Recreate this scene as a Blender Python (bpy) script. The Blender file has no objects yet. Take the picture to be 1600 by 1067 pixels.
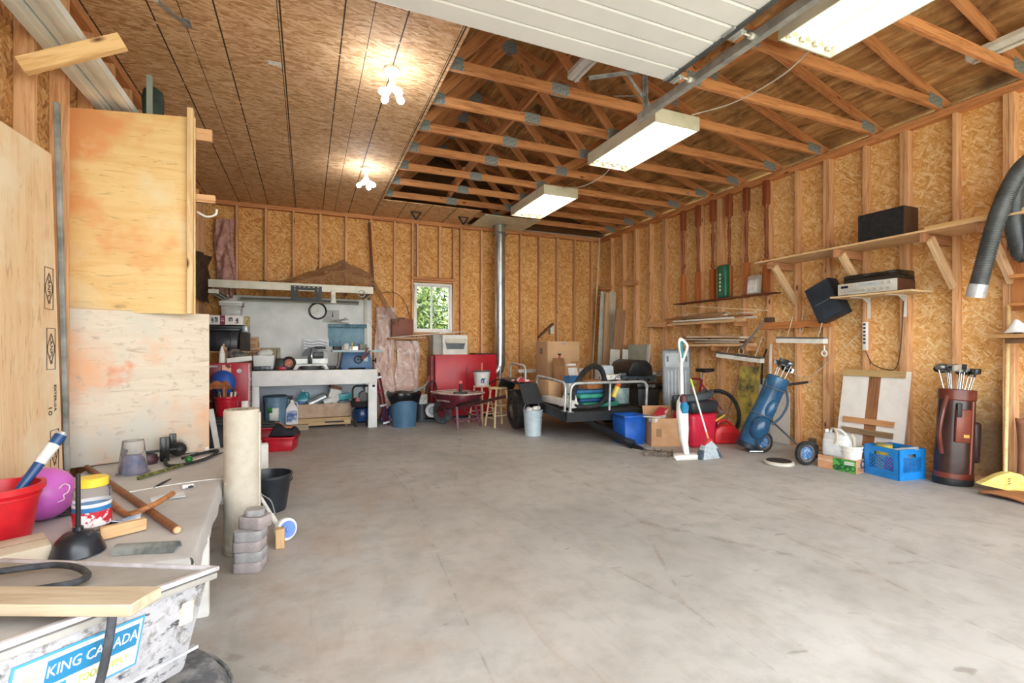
import bpy, bmesh, math, random
from mathutils import Vector, Matrix, Euler
random.seed(7)
PI = math.pi
S = bpy.context.scene
COL = S.collection
# ---------------------------------------------------------------- camera (calibrated on the photograph: 1600x1067, f = 755 px)
FPX, EYE, HZ = 755.0, 1.22, 545.0
YAW = math.atan(320 / 755)
SY, CY = math.sin(YAW), math.cos(YAW)
cam = bpy.data.objects.new('camera', bpy.data.cameras.new('camera'))
COL.objects.link(cam)
cam.location = (0, 0, EYE)
cam.rotation_euler = (PI / 2, 0, -YAW)
cam.data.sensor_width = 36
cam.data.lens = FPX / 1600 * 36
cam.data.shift_y = 11.5 / 1600
cam.data.clip_start = .05
S.camera = cam
# ---------------------------------------------------------------- world, sun, exposure
W = bpy.data.worlds.new('world'); S.world = W; W.use_nodes = True
bg = W.node_tree.nodes['Background']
bg.inputs[0].default_value = (.93, .97, 1.0, 1)
bg.inputs[1].default_value = 2.55
sun = bpy.data.objects.new('sun', bpy.data.lights.new('sun', 'SUN'))
COL.objects.link(sun)
sun.data.energy = 4.0; sun.data.angle = .02; sun.data.color = (1, .95, .86)
sun.rotation_euler = (math.radians(-12), math.radians(32), 0)
V = S.view_settings
V.view_transform = 'Standard'; V.look = 'None'; V.gamma = 1; V.use_curve_mapping = False
V.exposure = 1.45
# ---------------------------------------------------------------- pixel -> world helpers
def P(u, v, x=None, y=None, z=None):
    r = (u - 800) / FPX; up = (HZ - v) / FPX
    d = Vector((SY + CY * r, CY - SY * r, up))
    t = x / d.x if x is not None else y / d.y if y is not None else (z - EYE) / d.z
    return Vector((0, 0, EYE)) + d * t
def F(u, v, z=0): return P(u, v, z=z)
XR, YB, XL, ZC = 5.66, 8.65, -1.40, 3.54      # stud faces of right, back, left wall; plate height
def WR(u, v, off=0): return P(u, v, x=XR - off)
def WB(u, v, off=0): return P(u, v, y=YB - off)
# ---------------------------------------------------------------- materials
def lin(h):
    if isinstance(h, str):
        c = [int(h[i:i + 2], 16) / 255 for i in (0, 2, 4)]
    else: c = [k / 255 for k in h]
    return tuple(k / 12.92 if k <= .04045 else ((k + .055) / 1.055) ** 2.4 for k in c) + (1,)
MATS = {}
class NT:
    def __init__(s, name):
        s.m = bpy.data.materials.new(name); s.m.use_nodes = True
        s.t = s.m.node_tree; s.b = s.t.nodes['Principled BSDF']
    def n(s, typ, **kw):
        nd = s.t.nodes.new(typ)
        for k, v in kw.items():
            if k.startswith('i_'):
                key = k[2:]
                nd.inputs[int(key) if key.isdigit() else key].default_value = v
            else: setattr(nd, k, v)
        return nd
    def l(s, a, b): s.t.links.new(a, b)
    def pos(s): return s.n('ShaderNodeNewGeometry').outputs['Position']
    def objc(s): return s.n('ShaderNodeTexCoord').outputs['Object']
    def map(s, src, scale=(1, 1, 1), rot=(0, 0, 0), rnd=False):
        mp = s.n('ShaderNodeMapping'); s.l(src, mp.inputs[0])
        mp.inputs['Scale'].default_value = scale; mp.inputs['Rotation'].default_value = rot
        if rnd:
            oi = s.n('ShaderNodeObjectInfo')
            cm = s.n('ShaderNodeVectorMath', operation='SCALE'); cm.inputs[0].default_value = (37, 53, 71)
            s.l(oi.outputs['Random'], cm.inputs['Scale']); s.l(cm.outputs[0], mp.inputs['Location'])
        return mp.outputs[0]
    def noise(s, vec, scale, detail=3, rough=.55, dist=0):
        nd = s.n('ShaderNodeTexNoise'); s.l(vec, nd.inputs['Vector'])
        nd.inputs['Scale'].default_value = scale; nd.inputs['Detail'].default_value = detail
        nd.inputs['Roughness'].default_value = rough; nd.inputs['Distortion'].default_value = dist
        return nd.outputs[0]
    def vor(s, vec, scale=1, out='Color', feat='F1'):
        nd = s.n('ShaderNodeTexVoronoi', feature=feat); s.l(vec, nd.inputs['Vector'])
        nd.inputs['Scale'].default_value = scale
        return nd.outputs[out]
    def ramp(s, fac, stops, interp='LINEAR'):
        nd = s.n('ShaderNodeValToRGB'); s.l(fac, nd.inputs[0]); cr = nd.color_ramp; cr.interpolation = interp
        while len(cr.elements) < len(stops): cr.elements.new(.5)
        for e, (p, c) in zip(cr.elements, stops):
            e.position = p; e.color = c if len(c) == 4 else c + (1,)
        return nd.outputs[0]
    def mix(s, fac, a, b, mode='MIX'):
        nd = s.n('ShaderNodeMix', data_type='RGBA', blend_type=mode)
        for i, q in ((0, fac), (6, a), (7, b)):
            if hasattr(q, 'is_linked') or hasattr(q, 'links'): s.l(q, nd.inputs[i])
            else: nd.inputs[i].default_value = q
        return nd.outputs[2]
    def math(s, op, a, b=None):
        nd = s.n('ShaderNodeMath', operation=op)
        for i, q in ((0, a), (1, b)):
            if q is None: continue
            if hasattr(q, 'links'): s.l(q, nd.inputs[i])
            else: nd.inputs[i].default_value = q
        return nd.outputs[0]
    def bump(s, h, strength=.2, dist=.01):
        b = s.n('ShaderNodeBump'); b.inputs['Strength'].default_value = strength; b.inputs['Distance'].default_value = dist
        s.l(h, b.inputs['Height']); s.l(b.outputs[0], s.b.inputs['Normal'])
    def fin(s, col=None, rough=.6, metal=0, **kw):
        if col is not None:
            if hasattr(col, 'links'): s.l(col, s.b.inputs['Base Color'])
            else: s.b.inputs['Base Color'].default_value = col
        s.b.inputs['Roughness'].default_value = rough; s.b.inputs['Metallic'].default_value = metal
        for k, v in kw.items(): s.b.inputs[k.replace('_', ' ')].default_value = v
        return s.m
def pm(col, col2=None, rough=.6, metal=0, scale=8, bump=0, amt=(.4, .65), **kw):
    """paint / plastic / metal: a colour with worn or dirty patches of a second colour"""
    key = ('pm', col, col2, rough, metal, scale, bump, amt, tuple(kw.items()))
    if key in MATS: return MATS[key]
    t = NT('surface'); a = lin(col)
    c = t.objc()
    if col2 is None:
        b = tuple(k * .8 for k in a[:3]) + (1,); amt = (.3, .8)
    else: b = lin(col2)
    nz = t.noise(c, scale, 4, .6)
    f = t.ramp(nz, [(amt[0], (0, 0, 0, 1)), (amt[1], (1, 1, 1, 1))])
    if bump: t.bump(nz, bump, .004)
    m = t.fin(t.mix(f, a, b), rough, metal, **kw); MATS[key] = m
    return m
def wood(c1, c2, axis='x', scale=1.0, rough=.7, knots=True, c3=None):
    key = ('wood', c1, c2, axis, scale, c3, knots)
    if key in MATS: return MATS[key]
    t = NT('wood'); s = 14 * scale
    sc = {'x': (.09, 1, 1), 'y': (1, .09, 1), 'z': (1, 1, .09)}[axis]
    c = t.objc()
    v = t.map(c, sc, rnd=True)
    n1 = t.noise(v, s * 1.6, 4, .6, .8); n2 = t.noise(v, s * 8, 2, .5)
    f = t.math('ADD', t.math('MULTIPLY', n1, .75), t.math('MULTIPLY', n2, .25))
    col = t.ramp(f, [(.36, lin(c1)), (.52, lin(c2)), (.68, tuple(k * 1.08 for k in lin(c2)[:3]) + (1,))])
    if knots:
        v2 = t.map(c, tuple(k * (4 if k < 1 else 1) for k in sc), rnd=True)
        d = t.vor(v2, 7 * scale, 'Distance')
        k = t.ramp(d, [(.05, (1, 1, 1, 1)), (.13, (0, 0, 0, 1))])
        col = t.mix(k, col, lin(c3 or '6a3c1e'))
    # each piece of lumber differs a little in tone
    oi = t.n('ShaderNodeObjectInfo')
    tone = t.ramp(oi.outputs['Random'], [(0, (.80, .77, .74, 1)), (1, (1.0, 1.0, 1.0, 1))])
    col = t.mix(1.0, col, tone, 'MULTIPLY')
    t.bump(f, .12, .003)
    m = t.fin(col, rough); MATS[key] = m
    return m
def osb(name, cols, plane='yz', lines=False):
    """oriented strand board: long flakes in three directions over a finer ground"""
    t = NT(name); p = t.pos()
    wob = t.n('ShaderNodeVectorMath', operation='ADD')
    ns = t.n('ShaderNodeTexNoise'); t.l(p, ns.inputs['Vector']); ns.inputs['Scale'].default_value = 5
    sc = t.n('ShaderNodeVectorMath', operation='SCALE'); t.l(ns.outputs['Color'], sc.inputs[0]); sc.inputs['Scale'].default_value = .05
    t.l(p, wob.inputs[0]); t.l(sc.outputs[0], wob.inputs[1]); p2 = wob.outputs[0]
    L, N = 15, 58
    ax = {'yz': ((N, L, N), lambda a: (a, 0, 0)), 'xz': ((L, N, N), lambda a: (0, a, 0)), 'xy': ((L * .8, N * 1.1, N), lambda a: (0, 0, a))}[plane]
    angs = (.15, 1.1, -.75) if plane != 'xy' else (.05, .22, -.35)
    def rotmap(a):
        # rotate first, then stretch
        return t.map(t.map(p2, (1, 1, 1), ax[1](a)), ax[0])
    def sep(c): 
        q = t.n('ShaderNodeSeparateColor'); t.l(c, q.inputs[0]); return q.outputs
    A = sep(t.vor(rotmap(angs[0]))); B = sep(t.vor(rotmap(angs[1]))); C = sep(t.vor(rotmap(angs[2])))
    f1 = t.mix(t.math('GREATER_THAN', B[1], .52), A[0], B[0])
    f2 = t.mix(t.math('GREATER_THAN', C[1], .6), f1, C[0])
    fine = t.noise(rotmap(angs[0]), 2.2, 3, .6)
    big = t.noise(p, 1.3, 2)
    f = t.math('ADD', t.math('MULTIPLY', f2, .58), t.math('ADD', t.math('MULTIPLY', fine, .34), t.math('MULTIPLY', big, .16)))
    c = t.ramp(f, [(.16, lin(cols[0])), (.34, lin(cols[1])), (.55, lin(cols[2])), (.84, lin(cols[3]))])
    dk = t.ramp(t.vor(t.map(p2, tuple(k * .55 for k in ax[0])), 2.6, 'Distance'), [(.07, (1, 1, 1, 1)), (.16, (0, 0, 0, 1))])
    c = t.mix(t.math('MULTIPLY', dk, .85), c, lin('6a3a1a'))
    if lines:   # nailing guide lines printed on the sheets
        q = t.n('ShaderNodeSeparateXYZ'); t.l(p, q.inputs[0])
        def ln(per, off, w):
            fr = t.math('FRACT', t.math('DIVIDE', t.math('ADD', q.outputs[0], off), per))
            return t.math('LESS_THAN', fr, w / per)
        wob2 = t.math('GREATER_THAN', t.noise(t.map(p, (1, 3, 1)), 4), .36)
        m = t.math('MULTIPLY', t.math('MAXIMUM', ln(.4064, .582 + 4.064, .011), ln(.6096, .80 + 6.096, .006)), wob2)
        c = t.mix(m, c, lin('3a2614'))
    if plane == 'yz' and name == 'osb_right':     # darker patch with a ragged edge, low on the wall behind the brown golf bag
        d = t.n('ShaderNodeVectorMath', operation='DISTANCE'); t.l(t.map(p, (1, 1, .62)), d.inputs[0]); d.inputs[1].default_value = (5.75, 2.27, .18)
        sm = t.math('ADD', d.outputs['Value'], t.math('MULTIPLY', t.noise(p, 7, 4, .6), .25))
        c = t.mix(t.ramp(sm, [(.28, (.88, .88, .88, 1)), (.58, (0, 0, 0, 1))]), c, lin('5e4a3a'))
    t.bump(f, .25, .004)
    return t.fin(c, .75)
def lam(h, k): return tuple(min(1, x * k) for x in lin(h)[:3]) + (1,)
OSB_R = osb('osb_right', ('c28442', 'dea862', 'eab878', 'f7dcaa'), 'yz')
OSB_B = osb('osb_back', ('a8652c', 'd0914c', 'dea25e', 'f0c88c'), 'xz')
OSB_C = osb('osb_ceiling', ('94643c', 'c39466', 'd8ac80', 'eccca4'), 'xy', True)
LUM = ('c98d60', 'e8b88a')           # studs
LUM2 = ('b06e42', 'dc9a66')          # trusses
M_stud_z = wood(*LUM, 'z'); M_stud_y = wood(*LUM, 'y'); M_stud_x = wood(*LUM, 'x')
M_truss = wood(*LUM2, 'x')
M_gal = pm('b4bcc0', '8a9397', .42, .45, 14)
M_galb = pm('cdd2d4', 'a6adb0', .36, .5, 10)
M_white = pm('eeeeea', 'd9d8d2', .5, 0, 5)
M_black = pm('17181a', '2a2b2d', .5)
M_blackg = pm('101113', '222426', .25)
M_rubber = pm('1d1e20', '37383a', .8, 0, 20, .2)
M_card = pm('c49a72', 'b1865f', .8, 0, 3)
M_card2 = pm('d0ab84', 'bf9570', .8, 0, 3)
def plywood(c1, c2, axis, stain=None):
    t = NT('plywood'); c = t.objc()
    sc = {'x': (.12, 1, 1), 'z': (1, 1, .12), 'y': (1, .12, 1)}[axis]
    v = t.map(c, sc)
    n = t.noise(v, 9, 5, .65, 1.6)
    w = t.ramp(t.noise(v, 26, 3, .6, 2.5), [(.60, (0, 0, 0, 1)), (.66, (1, 1, 1, 1))])
    col = t.ramp(n, [(.3, lin(c1)), (.6, lin(c2))])
    col = t.mix(t.math('MULTIPLY', w, .35), col, lin('8a5f35'))
    kd = t.ramp(t.vor(t.map(c, tuple(k * (3.5 if k < 1 else 1) for k in sc)), 4.5, 'Distance'), [(.03, (1, 1, 1, 1)), (.10, (0, 0, 0, 1))])
    col = t.mix(t.math('MULTIPLY', kd, .8), col, lin('7a4a2a'))
    if stain:
        for (cc, lo, hi, scl, off) in stain:
            mp = t.n('ShaderNodeMapping'); t.l(c, mp.inputs[0]); mp.inputs['Location'].default_value = off
            s = t.ramp(t.noise(mp.outputs[0], scl, 4, .6), [(lo, (0, 0, 0, 1)), (hi, (1, 1, 1, 1))])
            col = t.mix(s, col, lin(cc))
    t.bump(n, .08, .003)
    return t.fin(col, .65)
def concrete():
    t = NT('concrete_floor'); p = t.pos()
    n1 = t.noise(p, .55, 5, .6, .4); n2 = t.noise(p, 6, 5, .65); n3 = t.noise(t.map(p, (3, .6, 1), (0, 0, .5)), 3, 4, .6, 1)
    col = t.ramp(n1, [(.3, lin('9c9a97')), (.5, lin('b3b1ae')), (.7, lin('c3c2c0'))])
    col = t.mix(t.math('MULTIPLY', t.ramp(n2, [(.45, (0, 0, 0, 1)), (.75, (1, 1, 1, 1))]), .42), col, lin('7d7b78'))
    col = t.mix(t.math('MULTIPLY', t.ramp(n3, [(.55, (0, 0, 0, 1)), (.72, (1, 1, 1, 1))]), .30), col, lin('9a8a78'))
    # brown dirt along the bench on the left, dark scuffs and thin scratches
    q = t.n('ShaderNodeSeparateXYZ'); t.l(p, q.inputs[0])
    g = t.n('ShaderNodeMapRange'); t.l(q.outputs[0], g.inputs[0]); g.inputs[1].default_value = 1.6; g.inputs[2].default_value = -.6
    br = t.math('MULTIPLY', g.outputs[0], t.ramp(t.noise(p, 1.4, 5, .65, .6), [(.42, (0, 0, 0, 1)), (.66, (1, 1, 1, 1))]))
    col = t.mix(t.math('MULTIPLY', br, .55), col, lin('9c7c5e'))
    sp = t.ramp(t.noise(t.map(p, (1.4, 4, 1), (0, 0, -.4)), 2.6, 3, .5, .3), [(.70, (0, 0, 0, 1)), (.75, (1, 1, 1, 1))])
    col = t.mix(t.math('MULTIPLY', sp, .45), col, lin('6b625a'))
    scr = t.vor(t.map(p, (1, .25, 1), (0, 0, .9)), 1.1, 'Distance', 'DISTANCE_TO_EDGE')
    sm = t.math('MULTIPLY', t.math('LESS_THAN', scr, .006), t.ramp(n2, [(.45, (0, 0, 0, 1)), (.6, (1, 1, 1, 1))]))
    col = t.mix(t.math('MULTIPLY', sm, .35), col, lin('7a6d60'))
    t.bump(n2, .06, .004)
    t.b.inputs['Specular IOR Level'].default_value = .35
    return t.fin(col, .55)
def glass(col=(.95, .98, .97, 1), rough=.02, trans=1.0, alpha=1):
    t = NT('clear_plastic')      # thin walls bend light only slightly
    return t.fin(col, rough, 0, Transmission_Weight=trans, IOR=1.12, Alpha=alpha)
def emit(col, st):
    t = NT('lit'); t.b.inputs['Emission Color'].default_value = col; t.b.inputs['Emission Strength'].default_value = st
    return t.fin(col, .5)
# ---------------------------------------------------------------- mesh builder
class MB:
    def __init__(s): s.v = []; s.f = []
    def add(s, vs, fs, M=None):
        o = len(s.v)
        s.v += [tuple(M @ Vector(p)) if M is not None else tuple(p) for p in vs]
        s.f += [tuple(i + o for i in q) for q in fs]
        return s
    def bx(s, x0, x1, y0, y1, z0, z1, M=None):
        return s.add([(x0, y0, z0), (x1, y0, z0), (x1, y1, z0), (x0, y1, z0), (x0, y0, z1), (x1, y0, z1), (x1, y1, z1), (x0, y1, z1)],
                     [(0, 3, 2, 1), (4, 5, 6, 7), (0, 1, 5, 4), (1, 2, 6, 5), (2, 3, 7, 6), (3, 0, 4, 7)], M)
    def taper(s, w0, d0, w1, d1, z0, z1, M=None, open_top=False):
        a, b, c, d = w0 / 2, d0 / 2, w1 / 2, d1 / 2
        return s.add([(-a, -b, z0), (a, -b, z0), (a, b, z0), (-a, b, z0), (-c, -d, z1), (c, -d, z1), (c, d, z1), (-c, d, z1)],
                     [(0, 3, 2, 1)] + ([] if open_top else [(4, 5, 6, 7)]) + [(0, 1, 5, 4), (1, 2, 6, 5), (2, 3, 7, 6), (3, 0, 4, 7)], M)
    def beam(s, p0, p1, w, h, up=(0, 0, 1)):
        p0, p1 = Vector(p0), Vector(p1); d = (p1 - p0); L = d.length; d.normalize()
        up = Vector(up)
        if abs(d.dot(up)) > .98: up = Vector((0, 1, 0))
        sd = d.cross(up).normalized(); u2 = sd.cross(d)
        M = Matrix((d, sd, u2)).transposed().to_4x4(); M.translation = p0
        return s.bx(0, L, -w / 2, w / 2, -h / 2, h / 2, M)
    def cyl(s, p0, p1, r0, r1=None, n=16, cap0=True, cap1=True):
        p0, p1 = Vector(p0), Vector(p1); r1 = r0 if r1 is None else r1
        d = (p1 - p0).normalized(); a = d.orthogonal().normalized(); b = d.cross(a)
        vs = [p + (a * math.cos(t) + b * math.sin(t)) * r for p, r in ((p0, r0), (p1, r1)) for t in [2 * PI * i / n for i in range(n)]]
        fs = [(i, (i + 1) % n, n + (i + 1) % n, n + i) for i in range(n)]
        if cap0: fs.append(tuple(range(n - 1, -1, -1)))
        if cap1: fs.append(tuple(range(n, 2 * n)))
        return s.add(vs, fs)
    def tube(s, pts, r, n=8, closed=False, cap=True):
        pts = [Vector(p) for p in pts]; m = len(pts); rs = r if isinstance(r, (list, tuple)) else [r] * m
        vs = []; a = None
        for i, p in enumerate(pts):
            if closed: d = pts[(i + 1) % m] - pts[i - 1]
            else: d = pts[min(i + 1, m - 1)] - pts[max(i - 1, 0)]
            d.normalize()
            a = d.orthogonal() if a is None else a - d * a.dot(d)
            if a.length < 1e-5: a = d.orthogonal()
            a.normalize(); b = d.cross(a)
            vs += [p + (a * math.cos(t) + b * math.sin(t)) * rs[i] for t in [2 * PI * k / n for k in range(n)]]
        fs = []
        for i in range(m if closed else m - 1):
            j = (i + 1) % m
            fs += [(i * n + k, i * n + (k + 1) % n, j * n + (k + 1) % n, j * n + k) for k in range(n)]
        if cap and not closed: fs += [tuple(range(n - 1, -1, -1)), tuple((m - 1) * n + k for k in range(n))]
        return s.add(vs, fs)
    def lathe(s, prof, n=24, M=None, cap0=True, cap1=False):
        vs = [(r * math.cos(2 * PI * k / n), r * math.sin(2 * PI * k / n), z) for r, z in prof for k in range(n)]
        m = len(prof)
        fs = [(i * n + k, i * n + (k + 1) % n, (i + 1) * n + (k + 1) % n, (i + 1) * n + k) for i in range(m - 1) for k in range(n)]
        if cap0: fs.append(tuple(range(n - 1, -1, -1)))
        if cap1: fs.append(tuple((m - 1) * n + k for k in range(n)))
        return s.add(vs, fs, M)
    def prism(s, poly, h0, h1, plane='xy', M=None):
        n = len(poly)
        mp = {'xy': lambda p, h: (p[0], p[1], h), 'xz': lambda p, h: (p[0], h, p[1]), 'yz': lambda p, h: (h, p[0], p[1])}[plane]
        vs = [mp(p, h0) for p in poly] + [mp(p, h1) for p in poly]
        fs = [tuple(range(n - 1, -1, -1)), tuple(range(n, 2 * n))] + [(i, (i + 1) % n, n + (i + 1) % n, n + i) for i in range(n)]
        return s.add(vs, fs, M)
    def ball(s, c, r, sc=(1, 1, 1), n=16, m=10):
        vs = []; fs = []
        for i in range(m + 1):
            th = PI * i / m
            for k in range(n):
                ph = 2 * PI * k / n
                vs.append((c[0] + r * sc[0] * math.sin(th) * math.cos(ph), c[1] + r * sc[1] * math.sin(th) * math.sin(ph), c[2] + r * sc[2] * math.cos(th)))
        fs = [(i * n + k, (i + 1) * n + k, (i + 1) * n + (k + 1) % n, i * n + (k + 1) % n) for i in range(m) for k in range(n)]
        return s.add(vs, fs)
    def torus(s, c, R, r, axis='z', n=28, k=8):
        pts = []
        for i in range(n):
            a = 2 * PI * i / n; x, y = R * math.cos(a), R * math.sin(a)
            pts.append((c[0] + x, c[1] + y, c[2]) if axis == 'z' else (c[0] + x, c[1], c[2] + y) if axis == 'y' else (c[0], c[1] + x, c[2] + y))
        return s.tube(pts, r, k, True)
    def sheet(s, fn, nu, nv, th=0):
        """surface fn(u,v)->xyz, optional thickness along -z of fn order"""
        vs = [fn(i / nu, j / nv) for j in range(nv + 1) for i in range(nu + 1)]
        q = nu + 1
        fs = [(j * q + i, j * q + i + 1, (j + 1) * q + i + 1, (j + 1) * q + i) for j in range(nv) for i in range(nu)]
        return s.add(vs, fs)
    def o(s, name, mat, parent=None, smooth=False, bev=0, seg=2, solid=0, sub=0):
        me = bpy.data.meshes.new(name); me.from_pydata(s.v, [], s.f); me.validate()
        bm = bmesh.new(); bm.from_mesh(me)
        bmesh.ops.remove_doubles(bm, verts=bm.verts, dist=1e-5)
        bmesh.ops.recalc_face_normals(bm, faces=bm.faces)
        if bev:
            ed = [e for e in bm.edges if len(e.link_faces) == 2 and e.calc_face_angle(0) > .6]
            bmesh.ops.bevel(bm, geom=ed, offset=bev, segments=seg, affect='EDGES', profile=.5, clamp_overlap=True)
        bm.to_mesh(me); bm.free()
        if smooth or bev:
            for p in me.polygons: p.use_smooth = True
            me.set_sharp_from_angle(angle=math.radians(38))
        me.materials.append(mat)
        ob = bpy.data.objects.new(name, me); COL.objects.link(ob)
        if solid:
            md = ob.modifiers.new('s', 'SOLIDIFY'); md.thickness = solid; md.offset = 0
        if sub:
            md = ob.modifiers.new('u', 'SUBSURF'); md.levels = sub; md.render_levels = sub
        if parent is not None: ob.parent = parent
        return ob
def tag(o, label, cat, group=None):
    o['label'] = label; o['category'] = cat
    if group: o['group'] = group
    return o
def thing(name, label, cat, loc=(0, 0, 0), rz=0, group=None, rot=None):
    o = bpy.data.objects.new(name, None); COL.objects.link(o); o.empty_display_size = .1
    o.location = loc; o.rotation_euler = rot if rot is not None else (0, 0, rz)
    return tag(o, label, cat, group)
def struct(name):
    o = bpy.data.objects.new(name, None); COL.objects.link(o); o['kind'] = 'structure'; return o
def put(o, loc=None, rz=None, rot=None):
    if loc is not None: o.location = loc
    if rz is not None: o.rotation_euler = (0, 0, rz)
    if rot is not None: o.rotation_euler = rot
    return o
def dup(root, loc, rz=0, label=None, rot=None, rename=None):
    r = root.copy(); COL.objects.link(r); r.location = loc; r.rotation_euler = rot if rot is not None else (0, 0, rz)
    if label: r['label'] = label
    for ch in list(root.children):
        c = ch.copy(); COL.objects.link(c); c.parent = r
        for g in ch.children:
            d = g.copy(); COL.objects.link(d); d.parent = c
    return r
_bars = {}
def bar(name, p0, p1, w, h, mat, parent=None, up=(0, 0, 1), roll=0):
    """a straight bar whose grain follows its length; alike bars share their mesh"""
    p0, p1 = Vector(p0), Vector(p1); d = p1 - p0; L = round(d.length, 3); d.normalize(); up = Vector(up)
    if abs(d.dot(up)) > .98: up = Vector((0, 1, 0))
    sd = d.cross(up).normalized(); u2 = sd.cross(d)
    M = Matrix((d, -sd, u2)).transposed().to_4x4(); M.translation = p0
    k = (L, w, h, mat.name)
    if k not in _bars:
        ob = MB().bx(0, L, -w / 2, w / 2, -h / 2, h / 2).o(name, mat, bev=min(.003, w / 6, h / 6), seg=1); _bars[k] = ob.data
    else:
        ob = bpy.data.objects.new(name, _bars[k]); COL.objects.link(ob)
    if roll: M = M @ Matrix.Rotation(roll, 4, 'X')
    ob.matrix_world = M
    if parent is not None: ob.parent = parent
    return ob
def text(s, size, mat, parent, loc, rot, name='lettering', ext=.0008, align='CENTER', sx=1, bold=0):
    cu = bpy.data.curves.new(name, 'FONT'); cu.body = s; cu.size = size; cu.extrude = ext; cu.align_x = align; cu.align_y = 'CENTER'; cu.offset = bold
    cu.resolution_u = 2
    tmp = bpy.data.objects.new(name, cu); COL.objects.link(tmp)
    me = bpy.data.meshes.new_from_object(tmp.evaluated_get(bpy.context.evaluated_depsgraph_get()))
    bpy.data.objects.remove(tmp)
    me.materials.clear(); me.materials.append(mat)
    ob = bpy.data.objects.new(name, me); COL.objects.link(ob); ob.parent = parent
    ob.location = loc; ob.rotation_euler = rot; ob.scale = (sx, 1, 1)
    return ob
def arc(c, r, a0, a1, n, plane='xz'):
    out = []
    for i in range(n + 1):
        a = a0 + (a1 - a0) * i / n; x, y = r * math.cos(a), r * math.sin(a)
        out.append({'xz': (c[0] + x, c[1], c[2] + y), 'xy': (c[0] + x, c[1] + y, c[2]), 'yz': (c[0], c[1] + x, c[2] + y)}[plane])
    return out
def spline(pts, n=6):
    """Catmull-Rom through points"""
    p = [Vector(q) for q in pts]; p = [2 * p[0] - p[1]] + p + [2 * p[-1] - p[-2]]; out = []
    for i in range(1, len(p) - 2):
        for k in range(n):
            t = k / n; a, b, c, d = p[i - 1:i + 3]
            out.append(.5 * ((2 * b) + (c - a) * t + (2 * a - 5 * b + 4 * c - d) * t * t + (3 * b - a - 3 * c + d) * t ** 3))
    return out + [p[-2]]
# ================================================================ SETTING
fl = MB().bx(-1.9, 6.2, -1.0, 9.2, -.15, 0).o('floor', concrete()); fl['kind'] = 'structure'
gr = MB().bx(-40, 45, -40, 60, -.40, -.16).o('floor_outside', pm('b9b2a4', '8f9a6a', .9, 0, 1.2)); gr['kind'] = 'structure'
M_siding = pm('c9c4b8', 'b8b3a8', .7)
def sheathing(par, rects, plane, c0, c1, mat, name='sheathing_panel', g=.0015):
    for (a0, a1, b0, b1) in rects:
        m = MB()
        if plane == 'x': m.bx(c0, c1, a0 + g, a1 - g, b0 + g, b1 - g)
        elif plane == 'y': m.bx(a0 + g, a1 - g, c0, c1, b0 + g, b1 - g)
        else: m.bx(a0 + g, a1 - g, b0 + g, b1 - g, c0, c1)
        m.o(name, mat, par)
# ---- right wall
wr = struct('wall_right')
MB().bx(5.765, 5.85, -1, 8.85, 0, ZC + .05).o('siding', M_siding, wr)
yy = [-1.0] + [8.74 - 1.2192 * k for k in range(7, -1, -1)]
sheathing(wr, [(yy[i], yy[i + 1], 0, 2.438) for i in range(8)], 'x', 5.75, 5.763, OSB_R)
yy2 = [-1.0, 1.43, 3.86, 6.30, 8.74]
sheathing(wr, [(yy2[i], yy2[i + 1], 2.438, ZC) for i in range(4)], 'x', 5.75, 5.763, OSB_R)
STUD_R = [2.183 + .404 * k for k in range(-7, 16)]
for k, y in enumerate(STUD_R):
    bar('stud', (5.705, y, .04), (5.705, y, ZC - .076), .038, .09, M_stud_x, wr, up=(1, 0, 0))
for k in (1, 5, 9, 12, 3, 14):      # doubled studs where sheets meet
    y = STUD_R[k + 6] + .040
    bar('stud', (5.705, y, .04), (5.705, y, ZC - .076), .038, .09, M_stud_x, wr, up=(1, 0, 0))
bar('bottom_plate', (5.705, -1, .02), (5.705, 8.65, .02), .09, .04, M_stud_x, wr)
bar('top_plate', (5.705, -1, ZC - .057), (5.705, 8.65, ZC - .057), .09, .038, M_truss, wr)
bar('top_plate', (5.705, -1, ZC - .019), (5.705, 8.65, ZC - .019), .09, .038, M_truss, wr)
# ---- back wall with the window opening
wb = struct('wall_back')
wa, wc = WB(647, 440), WB(708, 520)
WX0, WX1, WZ0, WZ1 = wa.x, wc.x, wc.z, wa.z
for r in [(-1.6, WX0, 0, ZC + .05), (WX1, 5.85, 0, ZC + .05), (WX0, WX1, 0, WZ0), (WX0, WX1, WZ1, ZC + .05)]:
    MB().bx(r[0], r[1], 8.755, 8.85, r[2], r[3]).o('siding', M_siding, wb)
xs = [-1.49, -.66, .56, 1.78]
rects = [(xs[i], xs[i + 1], 0, 2.438) for i in range(3)] + [(xs[i], xs[i + 1], 2.438, ZC) for i in range(3)]
rects += [(1.78, WX0, 0, 2.438), (WX0, WX1, 0, WZ0), (WX0, WX1, WZ1, ZC), (1.78, WX0, 2.438, ZC), (WX1, 3.0, 0, 2.438), (WX1, 3.0, 2.438, ZC)]
rects += [(3.0, 4.22, 0, 2.438), (4.22, 5.75, 0, 2.438), (3.0, 4.22, 2.438, ZC), (4.22, 5.75, 2.438, ZC)]
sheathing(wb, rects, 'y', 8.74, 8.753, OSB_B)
x0s = WB(370, 400).x
for k in range(18):
    x = x0s + .4064 * k
    if x > 5.6: break
    if WX0 - .03 < x < WX1 + .03:
        bar('stud', (x, 8.695, WZ1 + .09), (x, 8.695, ZC - .076), .038, .09, M_stud_x, wb, up=(0, 1, 0))
        bar('stud', (x, 8.695, .04), (x, 8.695, WZ0 - .04), .038, .09, M_stud_x, wb, up=(0, 1, 0))
    else:
        bar('stud', (x, 8.695, .04), (x, 8.695, ZC - .076), .038, .09, M_stud_x, wb, up=(0, 1, 0))
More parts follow.
